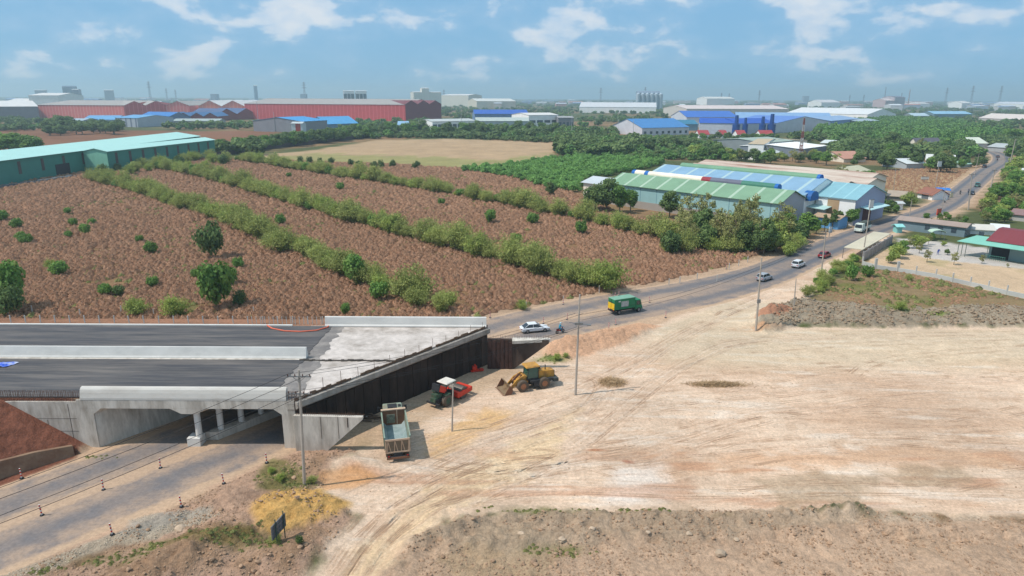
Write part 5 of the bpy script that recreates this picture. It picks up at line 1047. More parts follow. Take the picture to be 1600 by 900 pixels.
m = MB(); A_, B_ = a-n_*4.4, b-n_*4.4; m.hexa([(p.x, p.y, 2.5) for p in (A_, B_, B_+n_*4, A_+n_*4)]+[(p.x, p.y, 2.65) for p in (A_, B_, B_+n_*4, A_+n_*4)]); m.build('roof', cm(218, 206, 178), t)
for p in (A_, B_, B_+n_*3.9, A_+n_*3.9): m = MB(); m.cyl((p.x, p.y, 0), (p.x, p.y, 2.5), .07, .07, 6); m.build('post', galv, t)
m = MB(); m.wallseg((a.x, a.y), (b.x, b.y), .2, 0, 2.1); t = m.build('compound_wall', cm(150, 146, 146)); tag(t, 'grey concrete compound wall beside the cream roofed shelter', 'wall')
for k in range(8): p = a.lerp(b, k/7); m = MB(); m.box(p.x-.18, p.x+.18, p.y-.18, p.y+.18, 0, 2.35); m.build('pillar', cm(176, 170, 166), t)
fp = [W(x, y) for x, y in ((1347, 414), (1367, 421), (1402, 425), (1430, 431), (1461, 436), (1487, 443), (1515, 447), (1543, 453), (1572, 460), (1605, 467), (1640, 475))]
t = thing('garden_fence', 'low white block wall with slim white posts along the front of the garden', 'fence', (0, 0, 0))
m = MB(); L2 = [(p.x, p.y) for p in fp]; q = []
for i, p in enumerate(fp):
    a_ = fp[max(i-1, 0)]; b_ = fp[min(i+1, len(fp)-1)]; d = (b_-a_).normalized(); n_ = Vector((-d.y, d.x, 0))*.1; z = hz(p.x, p.y); q.append([p-n_+Vector((0, 0, -.3)), p+n_+Vector((0, 0, -.3)), p+n_+Vector((0, 0, z+.85)), p-n_+Vector((0, 0, z+.85))])
m.loft(q); m.build('low_wall', cm(206, 206, 200), t)
for i, p in enumerate(fp): m = MB(); w = .25 if i in (1, 2) else .1; m.box(p.x-w, p.x+w, p.y-.12-w/2, p.y+.0+w/2, -.3, hz(p.x, p.y)+(2.3 if i in (1, 2) else 1.9)); m.build('post', cm(214, 210, 202), t)
rider_spot = W(1465, 398); tt = thing('person', 'person in blue clothes bending in the garden of the compound', 'person', (rider_spot.x, rider_spot.y, hz(rider_spot.x, rider_spot.y)), .6)
skinned('body', [(0, 0, .88), (.08, 0, 1.0), (.25, 0, 1.15), (.38, 0, 1.22), (.48, 0, 1.2), (.36, .18, 1.15), (.45, .2, .9), (.55, .16, .68), (.36, -.18, 1.15), (.45, -.2, .9), (.55, -.16, .68), (0, .11, .85), (.02, .14, .45), (-.02, .15, .06), (.1, .15, .04), (0, -.11, .85), (.02, -.14, .45), (-.02, -.15, .06), (.1, -.15, .04)],
        [(0, 1), (1, 2), (2, 3), (3, 4), (3, 5), (5, 6), (6, 7), (3, 8), (8, 9), (9, 10), (0, 11), (11, 12), (12, 13), (13, 14), (0, 15), (15, 16), (16, 17), (17, 18)], [.15, .15, .16, .11, .06, .07, .05, .035, .07, .05, .035, .1, .065, .045, .04, .1, .065, .045, .04], mat('blue_clothes', C(50, 80, 160), .9), tt)
skinned('head', [(.5, 0, 1.2), (.58, 0, 1.2), (.64, 0, 1.19)], [(0, 1), (1, 2)], [.06, .1, .085], skinm, tt)
# two tone seated pose is not needed for so small a figure
# --- industrial belt on the left horizon
redw = striped('red_factory_cladding', C(214, 112, 106, 1.25), C(230, 160, 150, 1.1), 5, .9, 0); darkred = striped('dark_red_cladding', C(184, 70, 72, 1.25), C(206, 110, 106, 1.2), 6, .7, 0); orangew = striped('orange_red_cladding', C(228, 134, 110, 1.15), C(240, 176, 156, 1.05), 6, .8, 0)
gtan = cm(176, 168, 160); whiter = cm(232, 228, 222); navy = cm(44, 92, 150); sky_b = cm(110, 170, 214); mr2 = cm(126, 62, 68)
far('factory', 'long pinkish red factory hall below the white hall on the left skyline', 60, 186, 196, 187, 164, 157, 150, redw, gtan)
far('factory', 'dark red factory with two low gables beside the pinkish hall', 197, 187, 262, 186, 165, 158, 160, darkred, gtan, gables=2)
far('factory', 'pink red hall between the low dark red gables', 262, 186, 298, 186, 165, 158, 160, redw, gtan, gables=1)
far('factory', 'orange red factory with two wide low gables', 312, 185, 384, 185, 166, 157, 170, orangew, whiter, gables=2)
far('factory', 'very long dark red factory hall under a grey roof in the centre left', 384, 186, 634, 189, 162, 154, 140, darkred, gtan)
far('factory', 'maroon factory end with three gables at the right end of the red hall', 634, 189, 690, 188, 163, 157, 140, cm(136, 58, 66), mr2, gables=3)
far('factory', 'white roofed open hall at the far left edge', -70, 190, 63, 188, 167, 158, 120, cm(150, 140, 146), whiter)
far('factory', 'tall white hall rising above the red factories on the left', 49, 176, 95, 176, 149, 145, 130, whitew, whiter)
far('factory', 'low white roofed building left of the tall white hall', 14, 176, 49, 176, 158, 154, 80, whitew, whiter)
far('factory', 'red shed with a dark roof in front of the pinkish hall', 120, 186, 142, 186, 176, 173, 30, cm(190, 40, 44), cm(190, 60, 56))
far('factory', 'pale blue roofed hall behind the dark green tree belt', 130, 194, 182, 194, 187, 181, 40, cm(160, 180, 200), sky_b)
far('factory', 'hall with a faded blue grey roof left of the pale blue one', 70, 196, 128, 196, 189, 186, 50, cm(150, 160, 170), cm(170, 190, 200))
far('factory', 'striped white and grey hall with a bright blue roof', 182, 198, 216, 199, 184, 180, 50, striped('pale_stripes', C(190, 196, 206), C(120, 130, 150), 8, 2.5, 0), sky_b)
far('factory', 'long dark blue roofed hall in front of the red gables', 160, 184, 330, 185, 176, 168, 70, cm(100, 120, 150), cm(50, 108, 176))
far('factory', 'second long blue roofed hall lower than the first', 216, 192, 262, 193, 183, 175, 40, cm(110, 130, 170), cm(60, 130, 200))
far('factory', 'row of dark red gables under blue roofs behind the tree belt', 256, 190, 340, 190, 182, 176, 60, cm(136, 40, 48), cm(70, 120, 170), gables=4)
far('factory', 'pair of dark red gabled halls at the right end of the blue roofs', 340, 188, 400, 186, 179, 170, 60, cm(150, 40, 50), cm(80, 100, 140), gables=2)
far('factory', 'low pale grey hall behind the long tree belt', 270, 196, 342, 196, 189, 186, 30, cm(190, 190, 186), cm(176, 186, 180))
far('factory', 'grey hall with a bright blue roof by the long dark boundary wall', 473, 207, 512, 204, 190, 184, 60, cm(150, 150, 156), cm(70, 160, 220), gables=0)
far('factory', 'blue roofed hall joined to the grey one at its right', 512, 203, 560, 201, 194, 183, 34, cm(120, 150, 180), cm(92, 172, 224))
far('shed', 'small red and white shed at the left end of the blue roofed hall', 456, 208, 473, 208, 193, 191, 20, striped('red_white_wall', C(190, 70, 62), C(220, 226, 230), 9, 4, 0), lgr)
far('house', 'small pale blue roofed house at the corner of the mown field', 622, 208, 638, 208, 195, 190, 20, whitew, cm(150, 190, 220))
far('office_block', 'long white office block with dark windows behind a line of small trees', 676, 205, 744, 203, 190, 187, 30, whitew, cm(200, 204, 200), win=(9, 5, 3, 7))
far('factory', 'blue roofed hall in the centre behind the small trees', 742, 196, 826, 196, 178, 172, 60, cm(120, 150, 190), cm(50, 100, 190), win=(6, 6, 4, 8))
far('factory', 'pale green grey hall in front of the central blue roof', 744, 206, 826, 206, 189, 184, 22, cm(200, 208, 206), cm(190, 200, 192), win=(8, 5, 3, 7))
far('office_block', 'white two storey office with a dark ribbon window right of the blue roof', 826, 202, 872, 201, 180, 177, 40, whitew, whiter, win=(4, 8, 7, 10))
far('office_block', 'grey office block with brown entrance right of the white one', 872, 202, 896, 202, 184, 182, 30, cm(150, 146, 150), cm(170, 168, 166), win=(4, 3, 3, 8))
far('factory', 'cream hall on the horizon left of the central woods', 745, 170, 806, 170, 158, 154, 150, cm(230, 222, 200), cm(228, 226, 216))
far('factory', 'long low white factory below the grain silos', 905, 176, 1025, 177, 167, 160, 120, whitew, cm(222, 222, 222))
for i, (x0, x1) in enumerate(((538, 555), (557, 574))):
    far('apartment_block', ('left', 'right')[i]+' of the two white apartment blocks on the horizon', x0, 170, x1, 170, 142, 141, 40, whitew, lgr, win=(3, 9, 10, 42))
far('apartment_block', 'dark blue grey unfinished tower on the left skyline', 101, 162, 122, 162, 136, 134, 40, cm(90, 116, 144), cm(80, 100, 124))
far('apartment_block', 'slim pale tower beside the dark unfinished tower', 116, 168, 126, 168, 140, 139, 30, cm(170, 176, 190), lgr)
far('apartment_block', 'grey slab block on the left horizon', 165, 160, 180, 160, 141, 140, 40, cm(150, 164, 180), lgr)
far('apartment_block', 'faint long block at the far left horizon', 57, 160, 75, 160, 141, 140, 50, cm(150, 164, 180), lgr)
far('apartment_block', 'narrow blue grey tower on the horizon above the red hall', 399, 160, 404, 160, 134, 133, 20, cm(100, 136, 170), lgr)
far('factory', 'white plant with a tall cube on the centre horizon', 647, 168, 690, 168, 144, 143, 80, cm(232, 226, 210), whiter)
far('factory', 'tall cube of the white plant on the centre horizon', 660, 168, 671, 168, 138, 137, 40, cm(240, 234, 220), whiter)
far('factory', 'long cream wing of the white plant', 690, 166, 732, 167, 149, 147, 60, cm(226, 222, 206), whiter)
# silos
g = W(1008, 172)
for i in range(6):
    p = W(996+i*7, 173); r = 3.2*p.y/1067/1.0; h = HT(996, 173, 147)
    if i == 5: h *= 1.0
    q = MB(); q.cyl((0, 0, 0), (0, 0, h), r, r, 18); q.cyl((0, 0, h), (0, 0, h*1.08), r, r*.15, 18); o = q.build('grain_silo', cm(190, 204, 214), smooth=False); o.location = (p.x, p.y, 0); tag(o, 'tall grey white grain silo in the row on the centre horizon', 'silo', 'grain silos on the horizon')
far('elevator_tower', 'head house and conveyor bridge standing over the grain silos', 995, 172, 1030, 172, 145, 142, 12, cm(150, 166, 184), cm(150, 166, 184))
# blue factory group
blw = cm(224, 226, 236); pb = cm(40, 92, 190); lb = cm(140, 176, 214)
far('factory', 'long cream roofed halls behind the blue factory', 1072, 184, 1232, 184, 170, 165, 120, cm(226, 216, 206), cm(232, 214, 206))
far('factory', 'white roofed hall stretching to the right behind the blue factory', 1228, 186, 1354, 190, 176, 168, 90, whitew, cm(232, 232, 230))
far('factory', 'blue factory hall with white walls at the back left of the group', 1072, 199, 1152, 199, 183, 174, 60, blw, cm(64, 116, 200))
far('factory', 'middle blue hall with a pale roof behind the dust collectors', 1150, 198, 1300, 200, 186, 176, 60, cm(120, 150, 210), lb)
far('factory', 'front blue hall with white walls and purple trim', 1092, 209, 1152, 210, 192, 185, 40, blw, pb)
far('factory', 'front blue hall with white walls between the dust collectors', 1152, 210, 1210, 209, 193, 186, 40, blw, pb)
far('factory', 'large white gable of the blue factory with a violet lower band', 1210, 208, 1296, 204, 193, 183, 60, blw, cm(100, 140, 210), gables=1)
far('factory', 'blue gabled hall at the right end of the blue factory', 1296, 203, 1342, 198, 189, 184, 50, cm(130, 160, 210), cm(150, 180, 214))
far('shed', 'grey roofed hall between the blue factory and the light green woods', 1338, 200, 1372, 198, 190, 187, 30, cm(80, 90, 100), cm(170, 186, 196))
for i, (x, w, yt) in enumerate(((1149, 11, 180), (1163, 8, 184), (1190, 10, 182), (1204, 12, 178))):
    g = W(x, 211); s = g.y/1040; t = thing('dust_collector', ('leftmost', 'second from the left', 'third from the left', 'rightmost and widest')[i]+' of the four dark blue dust collector towers', 'dust collector', (g.x, g.y, 0)); h = HT(x, 211, yt); hm = HT(x, 211, 194)
    cb_ = mat('cobalt_paint', C(24, 74, 150), .5, var=.08); q = MB(); q.cyl((0, 0, 0), (0, 0, hm), w*s*.5, w*s*.5, 18); q.build('tank', cb_, t); q = MB(); q.cyl((0, 0, hm), (0, 0, h), w*s*.27, w*s*.22, 14); q.build('chimney', cb_, t)
for i, (x0, x1) in enumerate(((1092, 1108), (1126, 1136), (1152, 1165), (1188, 1208))):
    far('house', ('leftmost', 'second', 'third', 'rightmost')[i]+' of the small red roofed white houses in front of the blue factory', x0, 216, x1, 216, 210, 204, 12, whitew, cm(176, 70, 72), cat='house')
far('factory', 'wide pale hall with a bright blue roof left of the blue factory', 1003, 212, 1076, 210, 200, 187, 50, cm(226, 224, 230), cm(76, 140, 200), win=(8, 3, 1.5, 4))
far('shed', 'teal blue roofed shed at the right of the wide pale hall', 1060, 204, 1090, 204, 194, 188, 30, cm(120, 160, 180), cm(60, 130, 160))
# right horizon
far('factory', 'long pale blue roof among the right hand woods', 1459, 184, 1518, 184, 178, 174, 40, cm(120, 150, 160), cm(150, 196, 222))
far('factory', 'short pale blue roof left of the long one in the right hand woods', 1426, 184, 1452, 184, 181, 177, 30, cm(150, 160, 160), cm(190, 210, 220))
far('factory', 'long cream roofed hall at the right edge of the woods', 1529, 188, 1625, 193, 184, 177, 40, cm(200, 196, 190), cm(228, 214, 204))
far('factory', 'pinkish cement works block on the right horizon', 1382, 170, 1398, 170, 157, 154, 60, cm(214, 186, 186), cm(226, 206, 200))
far('factory', 'grey tower block of the cement works on the right horizon', 1396, 170, 1412, 170, 152, 150, 60, cm(190, 180, 186), cm(120, 120, 136))
far('factory', 'white shed of the cement works on the right horizon', 1431, 168, 1452, 168, 162, 160, 60, whitew, whiter)
far('factory', 'long white hall at the far right horizon', 1552, 170, 1615, 171, 162, 159, 80, whitew, cm(220, 222, 226))
far('factory', 'small white works left of the far right hall', 1502, 170, 1516, 170, 161, 158, 60, whitew, whiter)
far('factory', 'white roofed works on the horizon right of the blue factory', 1283, 168, 1312, 168, 160, 156, 80, whitew, cm(228, 222, 220))
far('factory', 'long white hall on the horizon above the blue factory', 1104, 166, 1147, 166, 154, 151, 80, whitew, cm(236, 232, 222))
rnd = random.Random(77)
for i in range(150):
    x = rnd.uniform(-60, 1660); y = rnd.choice([rnd.uniform(158, 163), rnd.uniform(162, 170)])+x*7/1600-3; w = rnd.uniform(6, 26)
    g = W(x, y); s = g.y/1067
    c = rnd.choice([(226, 226, 226), (214, 210, 206), (190, 200, 214), (222, 206, 196), (200, 150, 140), (150, 170, 200)]); e = rnd.uniform(8, 17)
    shed('distant_building', 'small pale low building among the trees near the horizon', (g.x, g.y), (g.x+w*s, g.y+rnd.uniform(-.1, .1)*w*s), rnd.uniform(20, 50), e, e+rnd.uniform(1, 4), cm(*c), cm(*rnd.choice([(230, 230, 230), (206, 210, 216), (200, 140, 126), (140, 170, 206)])), group='distant low buildings')
for i, (x, yt, w) in enumerate(((330, 147, 9), (470, 147, 8), (1255, 150, 8))):
    g = W(x, 162); s = g.y/1067; h = HT(x, 162, yt)
    shed('distant_block', 'faint blue grey high block far off on the horizon', (g.x, g.y), (g.x+w*s, g.y), 30, h, h+1, cm(150, 170, 190), cm(170, 180, 190), group='distant high blocks')
# pylons, masts and chimneys
def lattice(loc, h, w, m_, arms, label, name='pylon', group=None, cat='pylon'):
    t = MB(); n = 6
    for sx_ in (-1, 1):
        for sy_ in (-1, 1): t.tube([(sx_*w/2, sy_*w/2, 0), (sx_*w*.12, sy_*w*.12, h)], h*.006+.06, 4)
    for k in range(n):
        z0 = h*k/n; z1 = h*(k+1)/n; a = w/2*(1-.76*k/n); b = w/2*(1-.76*(k+1)/n)
        for s in (-1, 1): t.tube([(-a, s*a, z0), (b, s*b, z1)], h*.003+.04, 3); t.tube([(a, s*a, z0), (-b, s*b, z1)], h*.003+.04, 3)
    for z, aw in arms: t.hexa([(-aw, -.3, z), (aw, -.3, z), (aw, .3, z), (-aw, .3, z), (-w*.2, -.3, z+h*.04), (w*.2, -.3, z+h*.04), (w*.2, .3, z+h*.04), (-w*.2, .3, z+h*.04)])
    o = t.build(name, m_); o.location = loc; tag(o, label, cat, group); return o
pyl = mat('pylon_steel', C(150, 162, 176), .6, .1)
for i, (x, yt) in enumerate(((236, 127), (262, 138), (276, 140), (477, 128), (694, 140), (938, 137), (1007, 136), (1126, 145), (1138, 146), (1185, 141), (1326, 148), (1348, 148), (1476, 137), (1516, 134), (1560, 134))):
    g = W(x, 160+x*.004); h = HT(x, 160+x*.004, yt); lattice((g.x, g.y, 0), h, h*.10, pyl, ((h*.72, h*.16), (h*.84, h*.13), (h*.94, h*.09)), 'grey lattice power pylon standing on the horizon', group='power pylons on the horizon')
rwm = striped('red_white_steel', C(150, 90, 84), C(190, 184, 180), 8, 4, 2)
g = W(1250, 246); lattice((g.x, g.y, 0), HT(1250, 246, 184), 1.8, rwm, (), 'red and white lattice mast behind the rusty roofs', 'radio_mast', cat='mast')
for x, yt, la in ((1380, 136, 'thin grey chimney left of the cement works'), (1406, 145, 'dark chimney on the cement works'), (1418, 140, 'red and white chimney right of the cement works')):
    g = W(x, 168); h = HT(x, 168, yt); q = MB(); r = g.y/1067*.9; q.cyl((0, 0, 0), (0, 0, h), r, r*.6, 10); o = q.build('chimney', rwm if 'red' in la else pyl); o.location = (g.x, g.y, 0); tag(o, la, 'chimney')
for x, yb, yt, la in ((545, 0, 0, ''),):
    pass
for x, yb, yt, la in ((405, 205, 159, 'thin tall pole in the tree belt left of the blue roofed hall'), (430, 206, 175, 'short pole in the tree belt left of the blue roofed hall'), (721, 207, 172, 'pole before the white office block'), (743, 207, 186, 'short pole before the white office block'), (893, 213, 184, 'grey pole at the right end of the grey office'), (966, 209, 186, 'pole at the side road in the centre woods'), (989, 214, 188, 'pole left of the wide pale hall'), (1423, 181, 163, 'leaning white pole in the right hand woods'), (1519, 186, 168, 'slim pole beside the long pale blue roof')):
    g = W(x, yb); h = HT(x, yb, yt); q = MB(); q.cyl((0, 0, 0), (0, 0, h), .28, .18, 8); o = q.build('street_pole', cm(190, 190, 190)); o.location = (g.x, g.y, 0); tag(o, la, 'pole')
# long dark fence wall beside the mown field
P_ = [W(x, y) for x, y in ((333, 246), (370, 240), (430, 232), (500, 224), (560, 217), (600, 213), (645, 211))]
m = MB(); sec = []
for i, p in enumerate(P_):
    a_ = P_[max(i-1, 0)]; b_ = P_[min(i+1, len(P_)-1)]; d = (b_-a_).normalized(); n_ = Vector((-d.y, d.x, 0))*.15; sec.append([p-n_, p+n_, p+n_+Vector((0, 0, 2.9)), p-n_+Vector((0, 0, 2.9))])
m.loft(sec); tag(m.build('boundary_wall', mat('sooty_block_wall', C(84, 74, 76), .95, var=.25, scale=.1)), 'long dark grey boundary wall along the far left side of the mown field', 'wall')
# ------------------------------------------------------------------ plants
def leafmat(name, c, c2, trans=.3, rnd=.16):
    m = bpy.data.materials.new(name); m.use_nodes = True; N = m.node_tree.nodes; L = m.node_tree.links; b = N['Principled BSDF']; b.inputs['Roughness'].default_value = .65; b.inputs['Specular IOR Level'].default_value = .2
    at = N.new('ShaderNodeAttribute'); at.attribute_name = 'tint'; mx = N.new('ShaderNodeMix'); mx.data_type = 'RGBA'; mx.inputs[6].default_value = (*c, 1); mx.inputs[7].default_value = (*c2, 1); L.new(at.outputs['Fac'], mx.inputs[0])
    oi = N.new('ShaderNodeObjectInfo'); mr = N.new('ShaderNodeMapRange'); mr.inputs[3].default_value = 1-rnd; mr.inputs[4].default_value = 1+rnd; L.new(oi.outputs['Random'], mr.inputs[0])
    sc = N.new('ShaderNodeVectorMath'); sc.operation = 'SCALE'; L.new(mx.outputs[2], sc.inputs[0]); L.new(mr.outputs[0], sc.inputs['Scale']); L.new(sc.outputs[0], b.inputs['Base Color'])
    tr = N.new('ShaderNodeBsdfTranslucent'); L.new(sc.outputs[0], tr.inputs[0]); ms = N.new('ShaderNodeMixShader'); ms.inputs[0].default_value = trans; L.new(b.outputs[0], ms.inputs[1]); L.new(tr.outputs[0], ms.inputs[2]); L.new(ms.outputs[0], N['Material Output'].inputs[0])
    return m
def quads_mesh(name, cen, nrm, up, sx_, sy_, tint, m, tri=False):
    "one small leaf face per row"
    n = len(cen); nrm = nrm/np.linalg.norm(nrm, axis=1, keepdims=True); t1 = np.cross(nrm, up); t1 /= np.linalg.norm(t1, axis=1, keepdims=True)+1e-9; t2 = np.cross(nrm, t1)
    a = t1*sx_[:, None]; b = t2*sy_[:, None]
    if tri: V = np.stack([cen-a-b, cen+a-b, cen+b], 1); k = 3
    else: V = np.stack([cen-a-b*.6, cen+a*.7-b, cen+a+b*.6, cen-a*.7+b], 1); k = 4
    me = bpy.data.meshes.new(name); me.vertices.add(n*k); me.vertices.foreach_set('co', V.astype(np.float32).ravel()); me.loops.add(n*k); me.loops.foreach_set('vertex_index', np.arange(n*k, dtype=np.int32)); me.polygons.add(n); me.polygons.foreach_set('loop_start', (np.arange(n)*k).astype(np.int32)); me.polygons.foreach_set('loop_total', np.full(n, k, np.int32)); me.update(calc_edges=True)
    at = me.attributes.new('tint', 'FLOAT', 'FACE'); at.data.foreach_set('value', tint.astype(np.float32)); me.materials.append(m); return me
def crown(name, m, n=1800, rx=3.2, rz_=2.4, cz=4.6, clumps=22, leaf=.22, seed=0, cr=.42, gap=.0):
    r = np.random.RandomState(seed); d = r.normal(size=(clumps, 3)); d /= np.linalg.norm(d, axis=1, keepdims=True); d[:, 2] = np.where(d[:, 2] < 0, d[:, 2]*.75, d[:, 2])
    rad = r.uniform(.45, .95, clumps); C_ = d*rad[:, None]*np.array([rx, rx, rz_]); C_ *= (1-cr*.5); C_[:, 2] += cz; size = r.uniform(.6, 1.15, clumps)*rx*cr; ct = r.uniform(0, 1, clumps)
    w = size**2/np.sum(size**2); idx = r.choice(clumps, n, p=w); q = r.normal(size=(n, 3)); q /= np.linalg.norm(q, axis=1, keepdims=True); rr = r.uniform(.55, 1.08, n)
    off_ = q*rr[:, None]*size[idx][:, None]*np.array([1, 1, .8]); cen = C_[idx]+off_
    nr_ = q+r.normal(size=(n, 3))*.5+np.array([0, 0, .4]); s = leaf*r.uniform(.7, 1.4, n)
    return quads_mesh(name, cen, nr_, r.normal(size=(n, 3)), s, s*r.uniform(.7, 1.1, n), np.clip(ct[idx]*.6+r.uniform(0, .5, n), 0, 1), m)
def spray(name, m, n=900, rad=2.2, h=3.6, leaf=.09, seed=0, stems=26):
    "wispy shrub: many arching twigs, each lined with narrow leaves"
    r = np.random.RandomState(seed); a = r.uniform(0, 2*math.pi, stems); out = r.uniform(.15, 1, stems)**.7*rad; top = h*r.uniform(.6, 1.0, stems)*(1-.45*(out/rad)**2); base = np.stack([np.cos(a)*out*.35+r.normal(size=stems)*.25, np.sin(a)*out*.35+r.normal(size=stems)*.25], 1)
    idx = r.randint(0, stems, n); t = r.uniform(.08, 1, n)**.75; x = base[idx, 0]+np.cos(a[idx])*out[idx]*t**1.6*.8; y = base[idx, 1]+np.sin(a[idx])*out[idx]*t**1.6*.8; z = top[idx]*np.sin(np.minimum(t*1.75, 1.65))
    cen = np.stack([x, y, z], 1)+r.normal(size=(n, 3))*np.array([.28, .28, .22])*(.5+t[:, None]*.8)*rad/2.2; cen[:, 2] = np.maximum(cen[:, 2], .05)
    nr_ = r.normal(size=(n, 3))+np.stack([np.cos(a[idx]), np.sin(a[idx]), np.full(n, .7)], 1)*.6; s = leaf*r.uniform(.7, 1.5, n)
    return quads_mesh(name, cen, nr_, r.normal(size=(n, 3))+np.array([0, 0, 1.5]), s*.8, s*1.7, np.clip(t*.6+r.uniform(-.1, .5, n), 0, 1), m)
def tuft(name, m, n=110, rad=.7, h=.85, seed=0):
    r = np.random.RandomState(seed); a = r.uniform(0, 2*math.pi, n); o = r.uniform(0, 1, n)**.6*rad; z = h*(1-.55*(o/rad)**2)*r.uniform(.55, 1, n)
    cen = np.stack([np.cos(a)*o*.8, np.sin(a)*o*.8, z*.55], 1); leanv = np.stack([np.cos(a)*o, np.sin(a)*o, z], 1); nr_ = np.stack([np.cos(a)*.8, np.sin(a)*.8, np.full(n, .55)], 1)+r.normal(size=(n, 3))*.22
    me = quads_mesh(name, cen, nr_, np.stack([-np.sin(a), np.cos(a), np.zeros(n)], 1)+r.normal(size=(n, 3))*.2, z*.42, r.uniform(.025, .06, n), np.clip(r.uniform(0, 1, n)*.25+z/h*.7, 0, 1), m); return me
bark = mat('bark', C(120, 104, 88), .9, var=.25, scale=2)
def trunk_mesh(h, r, seed=0, limbs=6, spread=1.6):
    rn = random.Random(seed); q = MB(); pts = [(0, 0, -.2), (rn.uniform(-.1, .1), rn.uniform(-.1, .1), h*.4), (rn.uniform(-.2, .2), rn.uniform(-.2, .2), h*.75), (rn.uniform(-.3, .3), rn.uniform(-.3, .3), h)]
    for i in range(3): q.cyl(pts[i], pts[i+1], r*(1-.25*i), r*(1-.25*(i+1)), 8)
    for k in range(limbs): a = rn.uniform(0, 6.28); z = h*rn.uniform(.45, .85); s = spread*rn.uniform(.6, 1.1); q.cyl((0, 0, z), (math.cos(a)*s, math.sin(a)*s, z+s*rn.uniform(.5, 1.0)), r*.4, r*.12, 5)
    return q.mesh('trunk', bark)
KD = 1.0
dkg = leafmat('dark_green_leaves', C(70, 94, 50, KD), C(116, 136, 78, KD)); mdg = leafmat('fresh_green_leaves', C(72, 112, 46, KD), C(128, 158, 78, KD)); olv = leafmat('olive_leaves', C(112, 124, 62, KD), C(172, 178, 102, KD)); yel_l = leafmat('yellowish_green_leaves', C(112, 134, 60, KD), C(172, 184, 98, KD))
dol = leafmat('dry_olive_leaves', C(120, 126, 70, KD), C(172, 168, 110, KD)); bgr = leafmat('bright_green_leaves', C(84, 132, 60, KD), C(142, 180, 100, KD)); drg = leafmat('dry_grass_blades', C(150, 110, 82, .95), C(208, 166, 134, .95), .25, .15); grs = leafmat('green_grass_blades', C(112, 122, 66, KD), C(166, 164, 104, KD)); twg = leafmat('dry_twigs', C(176, 144, 106, .9), C(214, 184, 144, .9), .2)
far_m = leafmat('distant_green_leaves', C(74, 98, 56, KD), C(126, 144, 86, KD), .3, .25); far_l = leafmat('distant_light_green_leaves', C(84, 122, 60, KD), C(118, 152, 80, KD), .2, .2)
def tree_proto(key, m, n, seed, h=7, rx=3, rz_=2.6, leaf=.22, cl=24, cr=.42, tr=.2):
    return dict(crown=[crown('crown', m, n, rx, h*.46, h*.53, cl, leaf, seed+i*13, cr) for i in range(2)], trunk=trunk_mesh(h*.8, tr, seed), h=h)
TP = {'dense': tree_proto('d', dkg, 2600, 5, 7, 3.2, 2.9, .20), 'green': tree_proto('g', mdg, 2200, 11, 7, 2.8, 2.9, .2), 'airy': tree_proto('a', dol, 1700, 21, 8, 2.6, 3.6, .11, 46, .24, .14), 'bright': tree_proto('b', yel_l, 2200, 31, 6, 3.2, 2.6, .2), 'narrow': tree_proto('n', dkg, 1600, 41, 8, 1.7, 3.8, .2, 22, .45)}
rt = random.Random(3)
FARG = {'trees behind the dark boundary wall', 'trees before the office blocks', 'small trees among the shacks', 'trees before the small red roofed houses'}; FART = []
def tree(kindn, px, by, ty, label, group=None, wide=1.0, xy=None):
    if group in FARG: g = W(px, by); FART.append((g.x, g.y, HT(px, by, ty)/7.3, wide)); return
    if xy: g = Vector((xy[0], xy[1], 0)); h = ty
    else: g = W(px, by); h = HT(px, by, ty)
    P0 = TP[kindn]; s = max(.1, h/P0['h']); t = thing('tree', label, 'tree', (g.x, g.y, hz(g.x, g.y)), rt.uniform(0, 6.28), group); t.scale = (s*wide, s*wide, s)
    for nm, me in (('trunk', P0['trunk']), ('crown', rt.choice(P0['crown']))): o = bpy.data.objects.new(nm, me); COL.objects.link(o); o.parent = t
    return t
SH = {'olive': [spray('shrub', olv, 3600, 2.1, 4.1, .058, 50+i, 48) for i in range(4)], 'leafy': [crown('shrub', mdg, 1500, 1.7, 1.5, 1.5, 18, .12, 60+i, .5) for i in range(2)], 'yellow': [spray('shrub', yel_l, 3000, 1.8, 3.5, .06, 70+i, 40) for i in range(2)], 'dark': [crown('shrub', dkg, 1500, 2.0, 1.7, 1.6, 18, .13, 80+i, .5) for i in range(2)]}
def shrub(kindn, x, y, s, label, group=None, name='bush', sz=1.0):
    o = bpy.data.objects.new(name, rt.choice(SH[kindn])); COL.objects.link(o); o.location = (x, y, hz(x, y)-.05); o.scale = (s, s, s*sz*rt.uniform(.85, 1.15)*(1.3 if kindn in ('leafy', 'dark') else 1)); o.rotation_euler = (0, 0, rt.uniform(0, 6.28)); tag(o, label, name, group); return o
ROWS = [([(140, 282), (200, 296), (250, 312), (300, 330), (350, 346), (400, 372), (450, 392), (500, 414), (560, 440), (610, 458), (660, 476), (700, 486)], 76, 'nearest', 1.0),
        ([(245, 264), (300, 274), (360, 290), (420, 308), (500, 332), (560, 350), (620, 366), (700, 388), (760, 404), (830, 424), (900, 444), (955, 456)], 92, 'middle', 1.0),
        ([(375, 252), (440, 262), (500, 272), (560, 282), (640, 294), (720, 308), (800, 324), (880, 340), (960, 358), (1040, 376), (1090, 388)], 96, 'farthest', 1.0)]
